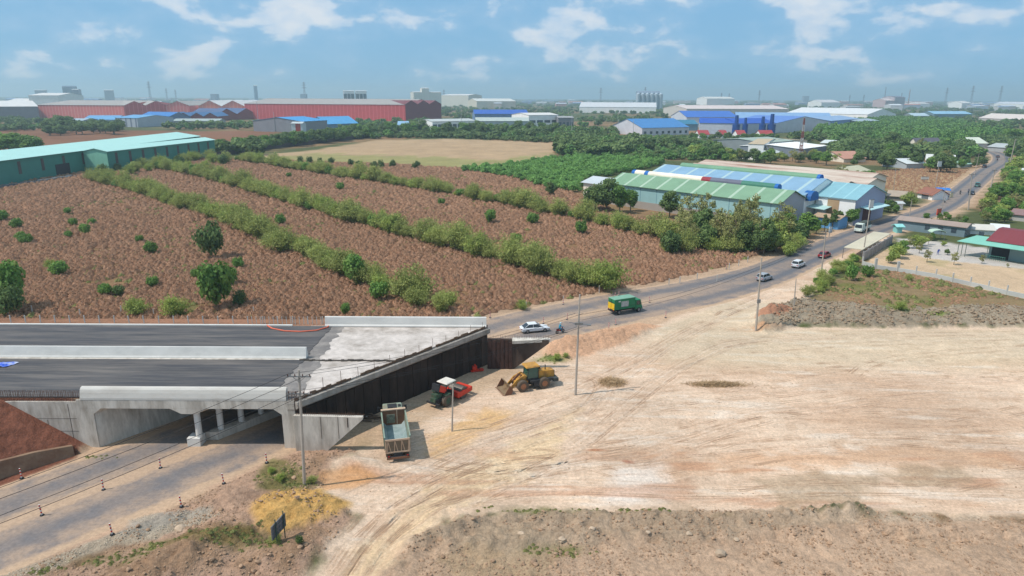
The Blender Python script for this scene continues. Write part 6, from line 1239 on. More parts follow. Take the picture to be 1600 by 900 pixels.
for pts, n, nm, s in ROWS:
    wp = [W(x, y) for x, y in pts]; seg = [(b-a).length for a, b in zip(wp[:-1], wp[1:])]; tot = sum(seg)
    for i in range(n):
        d = tot*(i+rt.uniform(-.3, .3)+.5)/n; k = 0
        while k < len(seg)-1 and d > seg[k]: d -= seg[k]; k += 1
        p = wp[k].lerp(wp[k+1], d/seg[k]); kd = rt.choices(['olive', 'yellow', 'leafy'], [8, 3, 1])[0]
        shrub(kd, p.x+rt.uniform(-1.6, 1.6), p.y+rt.uniform(-1.6, 1.6), rt.uniform(.7, 1.3)*(.8 if kd == 'leafy' else 1)*rt.choice([1.1, 1.35, 1.5]), {'olive': 'wispy olive green', 'yellow': 'yellowish green', 'leafy': 'leafy fresh green'}[kd]+' shrub in the %s of the three long hedgerows across the brown field' % nm, 'shrubs of the %s hedgerow' % nm, 'shrub')
# left ends of the rows merge into a thicket by the teal warehouse
for i in range(34):
    px = rt.uniform(135, 380); py = 276-(px-135)*.11+rt.uniform(-7, 7); g = W(px, py); shrub(rt.choice(['olive', 'yellow', 'dark']), g.x, g.y, rt.uniform(1.0, 1.7), 'shrub in the thicket between the teal warehouse and the brown field', 'thicket shrubs beside the teal warehouse')
lone = [(333, 404, 1.7, 'dark'), (341, 484, 1.9, 'leafy'), (360, 446, 1.0, 'leafy'), (372, 420, .8, 'leafy'), (24, 484, 1.7, 'leafy'), (18, 494, 1.2, 'dark'), (95, 432, 1.1, 'leafy'), (42, 382, 1.0, 'leafy'), (34, 376, .8, 'leafy'), (28, 358, 1, 'leafy'), (6, 346, 1, 'leafy'), (134, 368, .9, 'leafy'), (106, 336, .8, 'leafy'), (115, 354, .8, 'leafy'), (145, 352, .7, 'leafy'), (108, 372, .6, 'leafy'), (236, 398, .9, 'leafy'), (219, 380, .6, 'leafy'), (166, 462, .7, 'leafy'), (186, 462, .6, 'dark'), (212, 494, 1.1, 'yellow'), (274, 496, 1.1, 'yellow'), (240, 450, .7, 'leafy'), (306, 438, .6, 'leafy'), (376, 478, .7, 'dark'), (594, 470, 1.1, 'leafy'), (555, 446, 1.6, 'leafy'), (640, 448, .6, 'yellow'), (438, 352, 1.0, 'leafy'), (532, 298, 1.0, 'leafy'), (452, 278, .8, 'leafy'), (766, 350, 1.2, 'leafy'), (832, 352, 1.1, 'leafy'), (907, 366, 1.1, 'leafy'), (806, 384, .9, 'leafy'), (690, 322, .8, 'leafy'), (952, 456, 1.6, 'yellow'), (815, 484, .6, 'yellow'), (930, 450, 1.3, 'olive'), (80, 424, .7, 'yellow'), (690, 490, 1.0, 'olive'), (540, 494, .6, 'leafy'),
        (437, 262, .9, 'dark'), (450, 258, .8, 'dark'), (470, 256, 1.0, 'dark'), (484, 256, 1, 'dark'), (500, 257, .8, 'dark'), (518, 257, 1, 'dark'), (548, 260, .9, 'dark'), (560, 259, .8, 'dark'), (585, 264, 1.1, 'dark'), (596, 264, 1, 'dark'), (613, 262, 1.1, 'dark'), (648, 264, .9, 'dark'), (652, 262, .8, 'dark'), (1330, 440, .9, 'leafy'), (1354, 434, .8, 'leafy'), (1405, 492, .5, 'yellow'), (1420, 440, .4, 'olive'), (440, 755, .26, 'yellow'), (425, 742, .2, 'yellow'), (488, 758, .25, 'olive'), (432, 858, .25, 'olive'), (470, 868, .18, 'dark'), (870, 563, .28, 'yellow'), (884, 560, .24, 'yellow')]
for px, py, s, kd in lone:
    g = W(px, py)
    where = ('growing on the bare earth in the foreground' if py > 700 else 'on the small green patch by the spoil heap' if py > 550 else 'in the loose line at the near edge of the mown field' if py < 266 else 'by the garden fence on the right' if px > 1300 else 'standing alone in the dry brown grass')
    shrub(kd, g.x, g.y, s, sz=1.35 if s >= 1.6 else 1.0, label={'dark': 'dark green', 'leafy': 'fresh green leafy', 'yellow': 'yellow green', 'olive': 'olive'}[kd]+' bush '+where, group='bushes growing singly')
# bank of shrubs right of the road and along the plot
for i in range(34):
    t_ = rt.random(); px = 1262+(1352-1262)*t_+rt.uniform(-8, 8); py = 470-(470-400)*t_**.8+rt.uniform(-8, 6); g = W(px, py)
    if sdl(np.array([g.x]), np.array([g.y]), ROADLINE)[0] > 8: shrub(rt.choice(['olive', 'leafy', 'yellow']), g.x, g.y, rt.uniform(.3, .65), 'low bush on the strip between the curve of the road and the dry plot', 'bushes on the roadside strip')
# trees: clump by the road
for i in range(34):
    px = rt.uniform(1048, 1242); py = rt.uniform(372, 398)-(0 if px > 1080 else 6); g = W(px, py)
    k = rt.choice(['airy', 'airy', 'green', 'dense', 'airy', 'bright']); tree(k, px, py, py-rt.uniform(44, 84)*(1 if k == 'airy' else .72), {'airy': 'tall thin olive tree', 'green': 'fresh green tree', 'dense': 'dark bushy tree', 'bright': 'yellow green tree'}[k]+' in the roadside thicket before the green roofed warehouse', 'trees of the roadside thicket', wide=rt.uniform(.6, .9))
for i in range(30):
    px = rt.uniform(1040, 1246); py = rt.uniform(385, 400); g = W(px, py); shrub(rt.choice(['olive', 'leafy', 'dark', 'yellow']), g.x, g.y, rt.uniform(.8, 1.5), 'undergrowth bush at the foot of the roadside thicket', 'undergrowth of the roadside thicket')
for px, by, ty, k, w, la in ((930, 330, 285, 'dense', 1, 'dark round tree at the left end of the green roofed warehouse'), (948, 332, 278, 'dense', 1, 'tallest dark tree at the left end of the green roofed warehouse'), (968, 334, 284, 'green', .8, 'green tree third from the left before the warehouse wall'), (1046, 340, 297, 'dense', .9, 'dark round tree halfway along the warehouse wall'), (860, 306, 284, 'dense', 1, 'dark tree at the edge of the green plantation'), (985, 330, 292, 'green', .8, 'small green tree against the pale teal panels')):
    tree(k, px, by, ty, la, wide=w)
mid = [(1250, 378, 345, 'dense'), (1262, 372, 330, 'green'), (1275, 366, 340, 'green'), (1288, 362, 333, 'narrow'), (1300, 358, 325, 'narrow'), (1310, 352, 322, 'narrow'), (1240, 384, 352, 'dense'), (1330, 352, 322, 'green'), (1345, 335, 306, 'dense'), (1360, 332, 305, 'dense'), (1375, 330, 306, 'green'), (1388, 332, 310, 'dense'), (1420, 322, 300, 'bright'), (1400, 335, 318, 'green'), (1322, 302, 268, 'airy'), (1335, 300, 262, 'airy'), (1350, 296, 262, 'green'), (1365, 300, 272, 'green'), (1312, 290, 255, 'airy')]
for i, (px, by, ty, k) in enumerate(mid): tree(k, px, by, ty, 'tree in the group around the warehouse gate and the low workshops', 'trees around the warehouse gate', wide=rt.uniform(.9, 1.2))
for i in range(26):
    px = rt.uniform(1360, 1500); py = rt.uniform(236, 268)+(px-1360)*.03; 
    if 1405 < px < 1462 and py < 250 and py > 236 and rt.random() < .7: continue
    tree(rt.choice(['dense', 'green', 'dense', 'airy']), px, py, py-rt.uniform(18, 34), 'tree in the belt between the woods and the dry plot', 'trees beyond the dry plot', wide=1.1)
for i in range(22):
    px = rt.uniform(1448, 1540); py = 262+rt.uniform(0, 8)-(px-1448)*.1; tree(rt.choice(['dense', 'green']), px, py, py-rt.uniform(10, 18), 'small tree among the white roofed shacks beside the far road', 'small trees among the shacks', wide=1.2)
for i in range(95):
    py = rt.uniform(262, 350); lo = {0: 1560}.get(0); x0 = 1588-(py-262)*.80; 
    px = rt.uniform(max(x0, 1515), 1625); 
    if py > 336 and px > 1570: continue
    g = W(px, py)
    if sdl(np.array([g.x]), np.array([g.y]), ROADLINE)[0] < 9: continue
    tree(rt.choice(['bright', 'green', 'green', 'airy']), px, py, py-rt.uniform(15, 25), 'bright green tree in the dense bank right of the far road', 'bright green trees right of the far road', wide=1.25)
for i in range(22):
    py = rt.uniform(215, 262); px = rt.uniform(1572, 1625); tree(rt.choice(['dense', 'green']), px, py, py-rt.uniform(14, 26), 'dark green tree at the upper right beyond the road bend', 'dark trees beyond the road bend', wide=1.3)
for px, by, ty, k in ((1392, 412, 392, 'bright'), (1402, 404, 380, 'bright'), (1411, 398, 374, 'green'), (1420, 388, 366, 'airy'), (1432, 388, 366, 'bright'), (1440, 384, 368, 'bright'), (1450, 382, 364, 'airy'), (1436, 396, 376, 'airy'), (1448, 410, 388, 'airy'), (1490, 414, 392, 'airy'), (1480, 398, 388, 'dense'), (1534, 412, 396, 'airy'), (1549, 400, 387, 'narrow'), (1574, 418, 410, 'airy'), (1456, 376, 362, 'green'), (1474, 384, 376, 'bright')):
    tree(k, px, by, ty, {'bright': 'yellow green garden tree', 'green': 'leafy green garden tree', 'airy': 'thin sparse garden tree', 'dense': 'dark clipped garden bush tree', 'narrow': 'narrow dark garden tree'}[k]+' in the front garden of the compound', 'garden trees of the compound')
for i in range(14):
    px = rt.uniform(1440, 1530); py = rt.uniform(338, 352)+(px-1440)*.08; tree(rt.choice(['airy', 'green']), px, py, py-rt.uniform(8, 14), 'scrubby tree between the road and the long brown roof', 'scrub behind the long brown roof')
for i in range(70):    # belt left of the mown field and before the factories
    t_ = i/70; px = 338+t_*250; py = 243-t_*29+rt.uniform(-4, 1); tree(rt.choice(['airy', 'dense', 'green', 'dense']), px, py, py-rt.uniform(18, 26), 'tree in the long belt behind the dark boundary wall', 'trees behind the dark boundary wall', wide=1.1)
for i in range(44):
    px = rt.uniform(1085, 1345); py = rt.choice([rt.uniform(246, 252), rt.uniform(240, 246)])+(px-1085)*.035
    if 1140 < px < 1240 and py < 249: py = 252
    tree(rt.choice(['green', 'dense', 'airy', 'bright']), px, py, py-rt.uniform(12, 24), 'tree in the loose belt behind the rusty roofed halls', 'trees behind the rusty roofed halls', wide=1.15)
for i in range(20): px = 1082+i*7+rt.uniform(-3, 3); py = rt.uniform(216, 219); tree(rt.choice(['dense', 'dense', 'green']), px, py, py-rt.uniform(7, 13), 'dark tree in the row before the small red roofed houses', 'trees before the small red roofed houses', wide=1.3)
for i in range(9): px = -6+i*7; py = 240+rt.uniform(-3, 3); tree('green', px, py, py-rt.uniform(26, 38), 'bushy green tree at the left edge above the mint roof', 'trees at the left edge', wide=1.4)
for i in range(26): px = rt.uniform(74, 186); py = rt.uniform(203, 212); tree('dense', px, py, py-rt.uniform(16, 26), 'dark tree in the clump between the brown field and the blue roofs', 'dark trees before the blue roofs', wide=1.3)
for i in range(34): px = 595+i*9+rt.uniform(-3, 3); py = rt.uniform(207, 214); tree(rt.choice(['dense', 'narrow']), px, py, py-rt.uniform(14, 24), 'dark rounded tree in the line before the white office blocks', 'trees before the office blocks', wide=1.2)
# ------------------------------------------------------------------ scattered stuff
def scatter(name, meshes, P, S, Rz, label=None):
    cc = bpy.data.collections.new(name+'_source')
    for i, me_ in enumerate(meshes): o = bpy.data.objects.new(name+'_unit', me_); cc.objects.link(o)
    me = bpy.data.meshes.new(name); me.vertices.add(len(P)); me.vertices.foreach_set('co', P.astype(np.float32).ravel())
    a = me.attributes.new('sc', 'FLOAT_VECTOR', 'POINT'); a.data.foreach_set('vector', S.astype(np.float32).ravel())
    a = me.attributes.new('rot', 'FLOAT_VECTOR', 'POINT'); v = np.zeros((len(P), 3)); v[:, 2] = Rz; a.data.foreach_set('vector', v.astype(np.float32).ravel())
    a = me.attributes.new('pick', 'INT', 'POINT'); a.data.foreach_set('value', np.random.RandomState(1).randint(0, len(meshes), len(P)).astype(np.int32))
    o = bpy.data.objects.new(name, me); COL.objects.link(o); kind(o, 'stuff')
    g = bpy.data.node_groups.new(name, 'GeometryNodeTree'); g.interface.new_socket(name='Geometry', in_out='INPUT', socket_type='NodeSocketGeometry'); g.interface.new_socket(name='Geometry', in_out='OUTPUT', socket_type='NodeSocketGeometry')
    N = g.nodes; L = g.links; i_ = N.new('NodeGroupInput'); o_ = N.new('NodeGroupOutput'); iop = N.new('GeometryNodeInstanceOnPoints'); ci = N.new('GeometryNodeCollectionInfo'); ci.inputs['Collection'].default_value = cc; ci.inputs['Separate Children'].default_value = True; ci.inputs['Reset Children'].default_value = True
    mp_ = N.new('GeometryNodeMeshToPoints')
    def attr(nm, tp_): n = N.new('GeometryNodeInputNamedAttribute'); n.data_type = tp_; n.inputs[0].default_value = nm; return n.outputs['Attribute']
    L.new(i_.outputs[0], mp_.inputs[0]); L.new(mp_.outputs[0], iop.inputs['Points']); L.new(ci.outputs[0], iop.inputs['Instance']); iop.inputs['Pick Instance'].default_value = True; L.new(attr('pick', 'INT'), iop.inputs['Instance Index']); L.new(attr('sc', 'FLOAT_VECTOR'), iop.inputs['Scale'])
    e = N.new('FunctionNodeEulerToRotation'); L.new(attr('rot', 'FLOAT_VECTOR'), e.inputs[0]); L.new(e.outputs[0], iop.inputs['Rotation']); L.new(iop.outputs[0], o_.inputs[0])
    md = o.modifiers.new('scatter', 'NODES'); md.node_group = g; return o
rs = np.random.RandomState(42)
q_ = np.array(FART); scatter('distant_trees', TP['dense']['crown']+TP['green']['crown'], np.stack([q_[:, 0], q_[:, 1], 0*q_[:, 0]], 1), np.stack([q_[:, 2]*q_[:, 3], q_[:, 2]*q_[:, 3], q_[:, 2]], 1), rs.uniform(0, 6.28, len(q_)))
def sample(x0, x1, y0, y1, st, jit=.5):
    X, Y = np.meshgrid(np.arange(x0, x1, st), np.arange(y0, y1, st)); X = X.ravel()+rs.uniform(-jit, jit, X.size)*st; Y = Y.ravel()+rs.uniform(-jit, jit, Y.size)*st
    v = np.abs(X) < Y*.82+10; return X[v], Y[v]
# dry grass of the field
TU = [tuft('dry_tuft', drg, 300, .8, .95, i) for i in range(5)]+[tuft('green_tuft', grs, 90, .6, .6, 9)]
parts_ = []
for (y0, y1, st, sc_) in ((86, 150, 1.0, 1.0), (150, 220, 1.25, 1.2), (220, 420, 1.8, 1.6)):
    X, Y = sample(-330, 110, y0, y1, st); k = (sdp(X, Y, POLY['brush']) > .5) & (sdl(X, Y, ROADLINE) > 9.5) & ~((Y < YF+2.5) & (X < -4)); k &= ~((X < -24) & (Y < 104)); k &= (vnoise(X/2.3, Y/2.3, 61)*.6+vnoise(X/11, Y/11, 62)*.4 > .27)
    parts_.append(np.stack([X[k], Y[k], np.full(k.sum(), sc_)], 1))
Q = np.concatenate(parts_); big = .6+.55*vnoise(Q[:, 0]/3.0, Q[:, 1]/3.0, 71)+.5*vnoise(Q[:, 0]/14, Q[:, 1]/14, 72)+rs.uniform(-.15, .25, len(Q))
P3 = np.stack([Q[:, 0], Q[:, 1], hgt(Q[:, 0], Q[:, 1])-.08], 1); S3 = np.stack([Q[:, 2]*big*rs.uniform(.85, 1.2, len(Q)), Q[:, 2]*big*rs.uniform(.85, 1.2, len(Q)), Q[:, 2]**.5*big], 1)
o = scatter('dry_grass', TU[:5], P3, S3, rs.uniform(0, 6.28, len(Q)))
X, Y = sample(-330, 130, 86, 330, 2.2); k = ((sdp(X, Y, POLY['brush']) > 0) | (sdp(X, Y, POLY['plot']) > 0) | (sdp(X, Y, POLY['verge']) > 0)) & (sdl(X, Y, ROADLINE) > 9) & (vnoise(X/7, Y/7, 13) > .47) & ~((X < -24) & (Y < 104)); X = X[k]; Y = Y[k]
scatter('green_grass', TU[5:], np.stack([X, Y, hgt(X, Y)-.05], 1), np.stack([rs.uniform(.8, 1.7, len(X))]*3, 1), rs.uniform(0, 6.28, len(X)))
X, Y = sample(100, 300, 210, 400, 1.8); k = (sdp(X, Y, POLY['dryplot']) > .4) & (sdl(X, Y, ROADLINE) > 8); X = X[k]; Y = Y[k]
scatter('far_plot_grass', TU[:4], np.stack([X, Y, hgt(X, Y)-.1], 1), np.stack([rs.uniform(.45, .95, len(X))]*3, 1), rs.uniform(0, 6.28, len(X)))
X, Y = sample(60, 150, 118, 170, .8); k = (sdp(X, Y, POLY['plot']) > .4) & (vnoise(X/4, Y/4, 5) > .3); X = X[k]; Y = Y[k]
scatter('plot_grass', TU[:2]+TU[5:], np.stack([X, Y, hgt(X, Y)-.1], 1), np.stack([rs.uniform(.3, .8, len(X))]*2+[rs.uniform(.2, .5, len(X))], 1), rs.uniform(0, 6.28, len(X)))
fgp = [(W(px, py), rx, ry) for px, py, rx, ry in ((440, 745, 2.2, 2.0), (470, 762, 1.6, .8), (850, 800, 5, .5), (870, 862, 2.5, .7), (235, 868, 2.2, .8), (330, 865, 4, 1), (380, 850, 3, 1), (180, 882, 3, .8), (1405, 490, 4, 1), (1465, 497, 3, .8), (862, 562, 2.2, 1), (150, 715, 1.6, .4), (435, 860, 1.5, .8), (75, 895, 2, .5), (1000, 800, 6, .4))]
L_ = [];
for g, rx, ry in fgp:
    n = int(10+22*rx*ry*.6); L_.append(np.stack([g.x+rs.normal(size=n)*rx*.5, g.y+rs.normal(size=n)*ry*.5], 1))
Q = np.concatenate(L_); scatter('weeds', TU[5:], np.stack([Q[:, 0], Q[:, 1], hgt(Q[:, 0], Q[:, 1])-.04], 1), np.stack([rs.uniform(.2, .5, len(Q))]*3, 1), rs.uniform(0, 6.28, len(Q)))
# clods, gravel
def stone(seed, m):
    r = random.Random(seed); b = bmesh.new(); bmesh.ops.create_icosphere(b, subdivisions=2, radius=1)
    for v in b.verts: v.co *= 1+.35*(vnoise(np.array([v.co.x*1.3+seed]), np.array([v.co.y*1.3+v.co.z*1.7]), seed)[0]-.5)*1.6
    for v in b.verts: v.co.z *= .7
    me = bpy.data.meshes.new('stone'); b.to_mesh(me); b.free(); me.materials.append(m); return me
cl1 = [stone(i, mat('clod_soil', C(174, 142, 114), .95, var=.2, scale=2, rnd=.2)) for i in range(3)]; cl2 = [stone(9, mat('pale_stone', C(196, 172, 146), .9, var=.1, rnd=.15))]; cl3 = [stone(12+i, mat('gravel_stone', C(196, 180, 156), .9, var=.1, rnd=.25)) for i in range(2)]
X, Y = sample(-45, 60, 40, 66, .27); k = np.maximum.reduce([sdp(X, Y, POLY[q_]) for q_ in ('bermlow', 'left')]) > 0; k &= (vnoise(X/2, Y/2, 3) > .45) & (sdl(X, Y, ROADLINE) > 8); X = X[k]; Y = Y[k]
s = .025+.09*rs.uniform(size=len(X))**2.5+.14*(rs.uniform(size=len(X)) > .985); scatter('soil_clods', cl1, np.stack([X, Y, hgt(X, Y)+s*.2], 1), np.stack([s*rs.uniform(.8, 1.3, len(X)), s, s], 1), rs.uniform(0, 6.28, len(X)))
X, Y = sample(44, 150, 104, 122, .4); k = (sdp(X, Y, POLY['berm']) > 0) & (vnoise(X, Y, 3) > .4); X = X[k]; Y = Y[k]; s = rs.uniform(.06, .25, len(X)); scatter('berm_clods', [stone(40+i, mat('grey_clod', C(158, 136, 112), .95, var=.2, rnd=.2)) for i in range(3)], np.stack([X, Y, hgt(X, Y)+s*.2], 1), np.stack([s, s, s], 1), rs.uniform(0, 6.28, len(X)))
X, Y = sample(-45, -20, 42, 60, .16); k = ((sdp(X, Y, POLY['gravel']) > 0) | (sdp(X, Y, POLY['gravel2']) > 0)) & (vnoise(X/1.2, Y/1.2, 8) > .35); X = X[k]; Y = Y[k]; s = rs.uniform(.02, .06, len(X)); scatter('gravel', cl3, np.stack([X, Y, hgt(X, Y)+s*.2], 1), np.stack([s, s, s], 1), rs.uniform(0, 6.28, len(X)))
X, Y = sample(-22, 75, 50, 110, 1.1); k = (sdp(X, Y, POLY['lot']) > 1) & (rs.uniform(size=len(X)) > .72); X = X[k]; Y = Y[k]; s = rs.uniform(.02, .07, len(X)); scatter('loose_pebbles', cl1, np.stack([X, Y, hgt(X, Y)+s*.2], 1), np.stack([s*1.3, s, s*.8], 1), rs.uniform(0, 6.28, len(X)))
for px, py, s, la in ((878, 847, .3, 'round pale boulder, largest of the row in the lower ditch'), (1124, 868, .4, 'flat cream coloured boulder on the slope below the ditch'), (814, 838, .25, 'small brown boulder left of the round pale one'), (924, 836, .24, 'small grey boulder right of the round pale one'), (1012, 842, .2, 'small stone in the middle of the ditch'), (1076, 841, .26, 'pale stone at the right part of the ditch'), (1008, 834, .16, 'smallest stone in the middle of the ditch'), (282, 838, .4, 'white crumpled lump beside the gravel'), (1150, 848, .2, 'pale stone near the right end of the ditch')):
    g = W(px, py); o = bpy.data.objects.new('boulder', stone(int(px) % 50, MATS['pale_stone'])); COL.objects.link(o); o.location = (g.x, g.y, hz(g.x, g.y)+s*.35); o.scale = (s*1.2, s, s); tag(o, la, 'boulder')
# heaps of dry brush on the dirt
for px, py, rx, ry, n, la in ((956, 598, 1.9, 1.5, 1500, 'round heap of dry brushwood right of the tall pole'), (1118, 601, 4.2, .9, 2000, 'long flat heap of dry brushwood on the open dirt')):
    g = W(px, py); q = rs.normal(size=(n, 2))*.42; cen = np.stack([q[:, 0]*rx, q[:, 1]*ry, np.abs(rs.normal(size=n))*.18*np.exp(-(q**2).sum(1))+.03], 1)
    me = quads_mesh('brush_heap', cen, rs.normal(size=(n, 3))*.5+np.array([0, 0, 1]), rs.normal(size=(n, 3)), rs.uniform(.15, .5, n), rs.uniform(.012, .035, n), rs.uniform(size=n), twg); o = bpy.data.objects.new('brush_heap', me); COL.objects.link(o); o.location = (g.x, g.y, hz(g.x, g.y)); tag(o, la, 'brush heap')
# plantation of young trees
PL = GP([(728, 268), (800, 262), (860, 252), (920, 250), (1000, 252), (1030, 258), (985, 268), (960, 272), (905, 283), (898, 300), (860, 294), (800, 278)])
X, Y = sample(-60, 130, 250, 420, 3.1); k = sdp(X, Y, PL) > -2; X = X[k]; Y = Y[k]; BGm = [crown('young_tree', bgr, 520, 2.0, 1.7, 1.9, 11, .2, 90+i, .5) for i in range(3)]
s = rs.uniform(.55, 1.25, len(X)); scatter('plantation', BGm, np.stack([X, Y, np.zeros(len(X))], 1), np.stack([s, s, s], 1), rs.uniform(0, 6.28, len(X)))
# scrub strip beyond the plantation and general woods
FC = [crown('wood_crown', far_m, 420, 4.5, 3.2, 4.0, 12, .62, 100+i, .45) for i in range(4)]; FL = [crown('light_wood_crown', far_l, 420, 4.0, 2.6, 3.2, 14, .5, 110+i, .4) for i in range(3)]
KEEP = [GP(p) for p in ([(345, 252), (480, 232), (590, 217), (700, 214), (872, 222), (870, 255), (720, 300), (600, 300), (340, 300)], [(-300, 250), (-300, 212), (60, 205), (300, 203), (430, 203), (450, 213), (330, 240), (333, 300), (0, 300)],
        [(890, 300), (1020, 235), (1110, 236), (1340, 256), (1345, 300), (1260, 340), (1230, 400), (890, 340)], [(1335, 330), (1330, 268), (1500, 270), (1560, 250), (1560, 300), (1450, 330)], [(60, 192), (200, 192), (700, 192), (700, 183), (60, 183)], [(110, 200), (110, 188), (400, 186), (400, 196), (220, 202)], [(1140, 252), (1140, 226), (1295, 222), (1295, 252)], [(676, 208), (676, 190), (900, 190), (900, 208)], [(1000, 218), (1000, 195), (1345, 195), (1345, 208), (1230, 220), (1080, 222)], [(1060, 196), (1060, 180), (1370, 180), (1372, 198)])]
BL = [(o.matrix_basis.translation.x, o.matrix_basis.translation.y) for o in COL.objects if False]
foot = []
for o in list(COL.objects):
    if o.type == 'EMPTY' and o.parent is None and o.get('category') in ('building', 'house', 'factory') or (o.type == 'EMPTY' and o.name.split('.')[0] in ('distant_building', 'distant_block', 'factory', 'apartment_block', 'office_block', 'factory_hall', 'house', 'shed', 'shop', 'warehouse')):
        w = [c for c in o.children if c.name.startswith('wall')]
        if w:
            v = w[0].data.vertices; mx_ = max(q_.co.x for q_ in v); my = max(q_.co.y for q_ in v); c, s_ = math.cos(o.rotation_euler.z), math.sin(o.rotation_euler.z); foot.append((o.location.x, o.location.y, c, s_, mx_, my))
def clear(X, Y, m_=3):
    k = np.ones(len(X), bool)
    for x0, y0, c, s_, a, b in foot: u_ = (X-x0)*c+(Y-y0)*s_; v_ = -(X-x0)*s_+(Y-y0)*c; k &= ~((u_ > -m_) & (u_ < a+m_) & (v_ > -m_-Y*.02) & (v_ < b+m_))
    return k
def woods(name, meshes, y0, y1, n, smin, smax, dens, extra=None, zs=1.0, thr=.5, sc=90):
    Y = np.exp(rs.uniform(math.log(y0), math.log(y1), n)); X = rs.uniform(-.84, .84, n)*Y; k = clear(X, Y) & (sdl(X, Y, ROADLINE) > 10)
    for p in KEEP: k &= sdp(X, Y, p) < -2
    k &= vnoise(X/sc, Y/sc, 15) > thr
    if extra is not None: k &= extra(X, Y)
    X = X[k]; Y = Y[k]; s = rs.uniform(smin, smax, len(X))*(1+np.clip((Y-1500)/2500, 0, 1.6)); scatter(name, meshes, np.stack([X, Y, np.zeros(len(X))-.3], 1), np.stack([s, s, s*zs/(1+np.clip((Y-1500)/2500, 0, 1.2))], 1), rs.uniform(0, 6.28, len(X)))
woods('woods', FC+FL[:2], 430, 8500, 24000, .5, 1.4, 1, thr=.45, sc=70)
LW = GP([(1270, 205), (1300, 198), (1400, 188), (1500, 196), (1530, 206), (1570, 215), (1500, 232), (1400, 232), (1350, 222), (1290, 222)]); LW2 = GP([(860, 238), (900, 222), (1000, 215), (1080, 218), (1150, 240), (1120, 252), (1060, 250), (1000, 248), (900, 246)])
X, Y = sample(100, 900, 380, 1300, 6.0); k = (sdp(X, Y, LW) > 0) & clear(X, Y); X = X[k]; Y = Y[k]; s = rs.uniform(.8, 1.3, len(X)); scatter('light_woods', FL, np.stack([X, Y, np.zeros(len(X))], 1), np.stack([s, s, s*1.4], 1), rs.uniform(0, 6.28, len(X)))
X, Y = sample(20, 260, 300, 650, 4.2); k = (sdp(X, Y, LW2) > 0) & clear(X, Y) & (vnoise(X/14, Y/14, 5) > .33); X = X[k]; Y = Y[k]; s = rs.uniform(.35, .75, len(X)); scatter('scrub_belt', FL+FC[:1], np.stack([X, Y, np.zeros(len(X))-.4], 1), np.stack([s, s, s], 1), rs.uniform(0, 6.28, len(X)))
X, Y = sample(-160, 90, 560, 700, 5.0); k = (sdp(X, Y, GP([(600, 216), (645, 208), (700, 208), (900, 208), (960, 214), (870, 224), (700, 216)])) > 0); X = X[k]; Y = Y[k]; s = rs.uniform(.4, .8, len(X)); scatter('shrub_belt', FC, np.stack([X, Y, np.zeros(len(X))-.4], 1), np.stack([s, s, s], 1), rs.uniform(0, 6.28, len(X)))
X, Y = sample(200, 600, 380, 760, 6.0); k = (sdp(X, Y, GP([(1290, 236), (1350, 226), (1420, 232), (1500, 232), (1560, 214), (1640, 214), (1640, 240), (1575, 240), (1510, 244), (1420, 246), (1380, 252), (1290, 250)])) > 0) & clear(X, Y) & (sdl(X, Y, ROADLINE) > 10); X = X[k]; Y = Y[k]; s = rs.uniform(.6, 1.2, len(X)); scatter('dark_woods', FC, np.stack([X, Y, np.zeros(len(X))-.3], 1), np.stack([s, s, s], 1), rs.uniform(0, 6.28, len(X)))
# ------------------------------------------------------------------ wheel tracks pressed into the dirt
tm_ = bpy.data.materials.new('pressed_dirt'); tm_.use_nodes = True; N = tm_.node_tree.nodes; L = tm_.node_tree.links; b = N['Principled BSDF']; b.inputs['Roughness'].default_value = .95; b.inputs['Specular IOR Level'].default_value = .1; b.inputs['Base Color'].default_value = (*C(204, 168, 136), 1)
tcn = N.new('ShaderNodeTexCoord'); n1_ = N.new('ShaderNodeTexNoise'); n1_.inputs['Scale'].default_value = .22; n1_.inputs['Detail'].default_value = 9; n1_.inputs['Roughness'].default_value = .7; L.new(tcn.outputs['Object'], n1_.inputs[0])
mr = N.new('ShaderNodeMapRange'); mr.inputs[1].default_value = .46; mr.inputs[2].default_value = .62; mr.inputs[4].default_value = .48; L.new(n1_.outputs[0], mr.inputs[0]); tr = N.new('ShaderNodeBsdfTransparent'); ms = N.new('ShaderNodeMixShader'); L.new(mr.outputs[0], ms.inputs[0]); L.new(tr.outputs[0], ms.inputs[1]); L.new(b.outputs[0], ms.inputs[2]); L.new(ms.outputs[0], N['Material Output'].inputs[0])
V = []; F = []
rk = random.Random(21); extra = []
for k in range(16):
    x0, y0 = rk.uniform(640, 1500), rk.uniform(540, 790); a = rk.uniform(-60, 60); extra.append([(p[0], p[1]) for p in catmull(GP([(x0, y0), (x0+rk.uniform(80, 200), y0-rk.uniform(5, 40)), (x0+rk.uniform(260, 460), y0-rk.uniform(-10, 60)+a*.3)]), 10)])
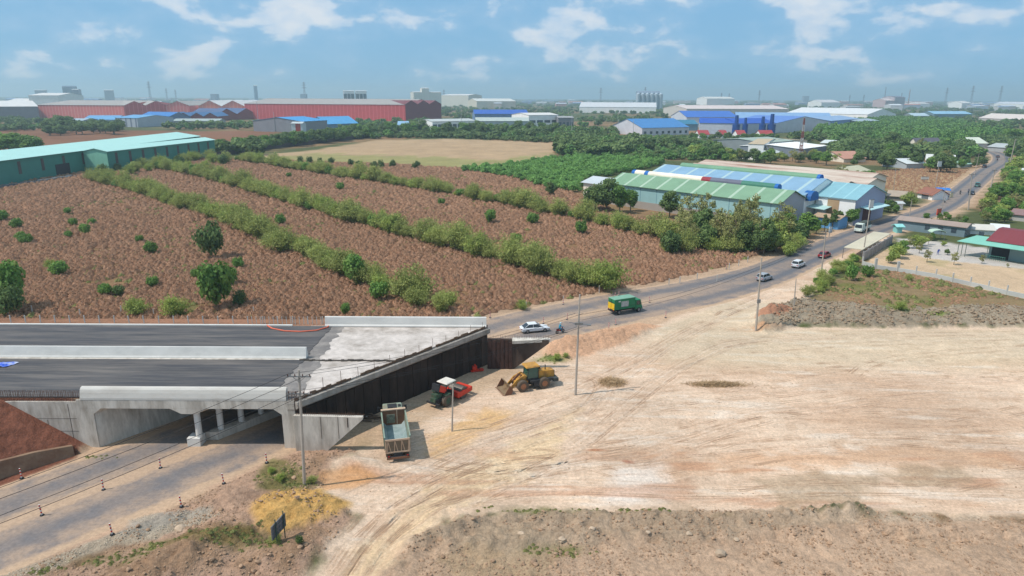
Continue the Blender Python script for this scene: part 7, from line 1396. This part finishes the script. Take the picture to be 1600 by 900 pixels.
for k in range(3):
    extra.append([(p[0], p[1]) for p in catmull(GP([(500+k*26, 905), (548+k*22, 845), (600+k*24, 790+k*4), (680+k*30, 745+k*3), (800+k*30, 715+k*5)]), 8)])
for line in TRACKS+extra:
    for off in (-.95, -.60, .60, .95):
        wd = rk.uniform(.06, .13); o0 = off+rk.uniform(-.06, .06); pts = []
        for i in range(len(line)-1):
            a = line[i]; c = line[i+1]; n_ = max(1, int(math.hypot(c[0]-a[0], c[1]-a[1])/.6))
            for q_ in range(n_): pts.append((a[0]+(c[0]-a[0])*q_/n_, a[1]+(c[1]-a[1])*q_/n_))
        P2 = np.array(pts); D = np.gradient(P2, axis=0); D /= np.linalg.norm(D, axis=1, keepdims=True)+1e-9; Nn = np.stack([-D[:, 1], D[:, 0]], 1); A_ = P2+Nn*(o0-wd); B_ = P2+Nn*(o0+wd); zA = hgt(A_[:, 0], A_[:, 1])+.03; zB = hgt(B_[:, 0], B_[:, 1])+.03; ok = (sdp(P2[:, 0], P2[:, 1], POLY['lot']) > .5) & (sdl(P2[:, 0], P2[:, 1], ROADLINE) > 9); base_i = len(V)
        for i in range(len(P2)): V.append((A_[i, 0], A_[i, 1], zA[i])); V.append((B_[i, 0], B_[i, 1], zB[i]))
        for i in range(len(P2)-1):
            if ok[i] and ok[i+1]: F.append((base_i+2*i, base_i+2*i+2, base_i+2*i+3, base_i+2*i+1))
me = bpy.data.meshes.new('wheel_tracks'); me.from_pydata(V, [], F); me.materials.append(tm_); o = bpy.data.objects.new('wheel_tracks', me); COL.objects.link(o); kind(o, 'stuff')
# ------------------------------------------------------------------ haze
hb = MB(); hb.box(-9700, 9700, -300, 11650, -2.5, 150); o = hb.build('haze', []); kind(o, 'stuff')
hm = bpy.data.materials.new('haze'); hm.use_nodes = True; N = hm.node_tree.nodes; L = hm.node_tree.links; N.remove(N['Principled BSDF']); pv = N.new('ShaderNodeVolumePrincipled'); pv.inputs['Color'].default_value = (.72, .94, 1.0, 1); pv.inputs['Density'].default_value = 2.1e-4; pv.inputs['Anisotropy'].default_value = .25; L.new(pv.outputs[0], N['Material Output'].inputs['Volume']); o.data.materials.append(hm)
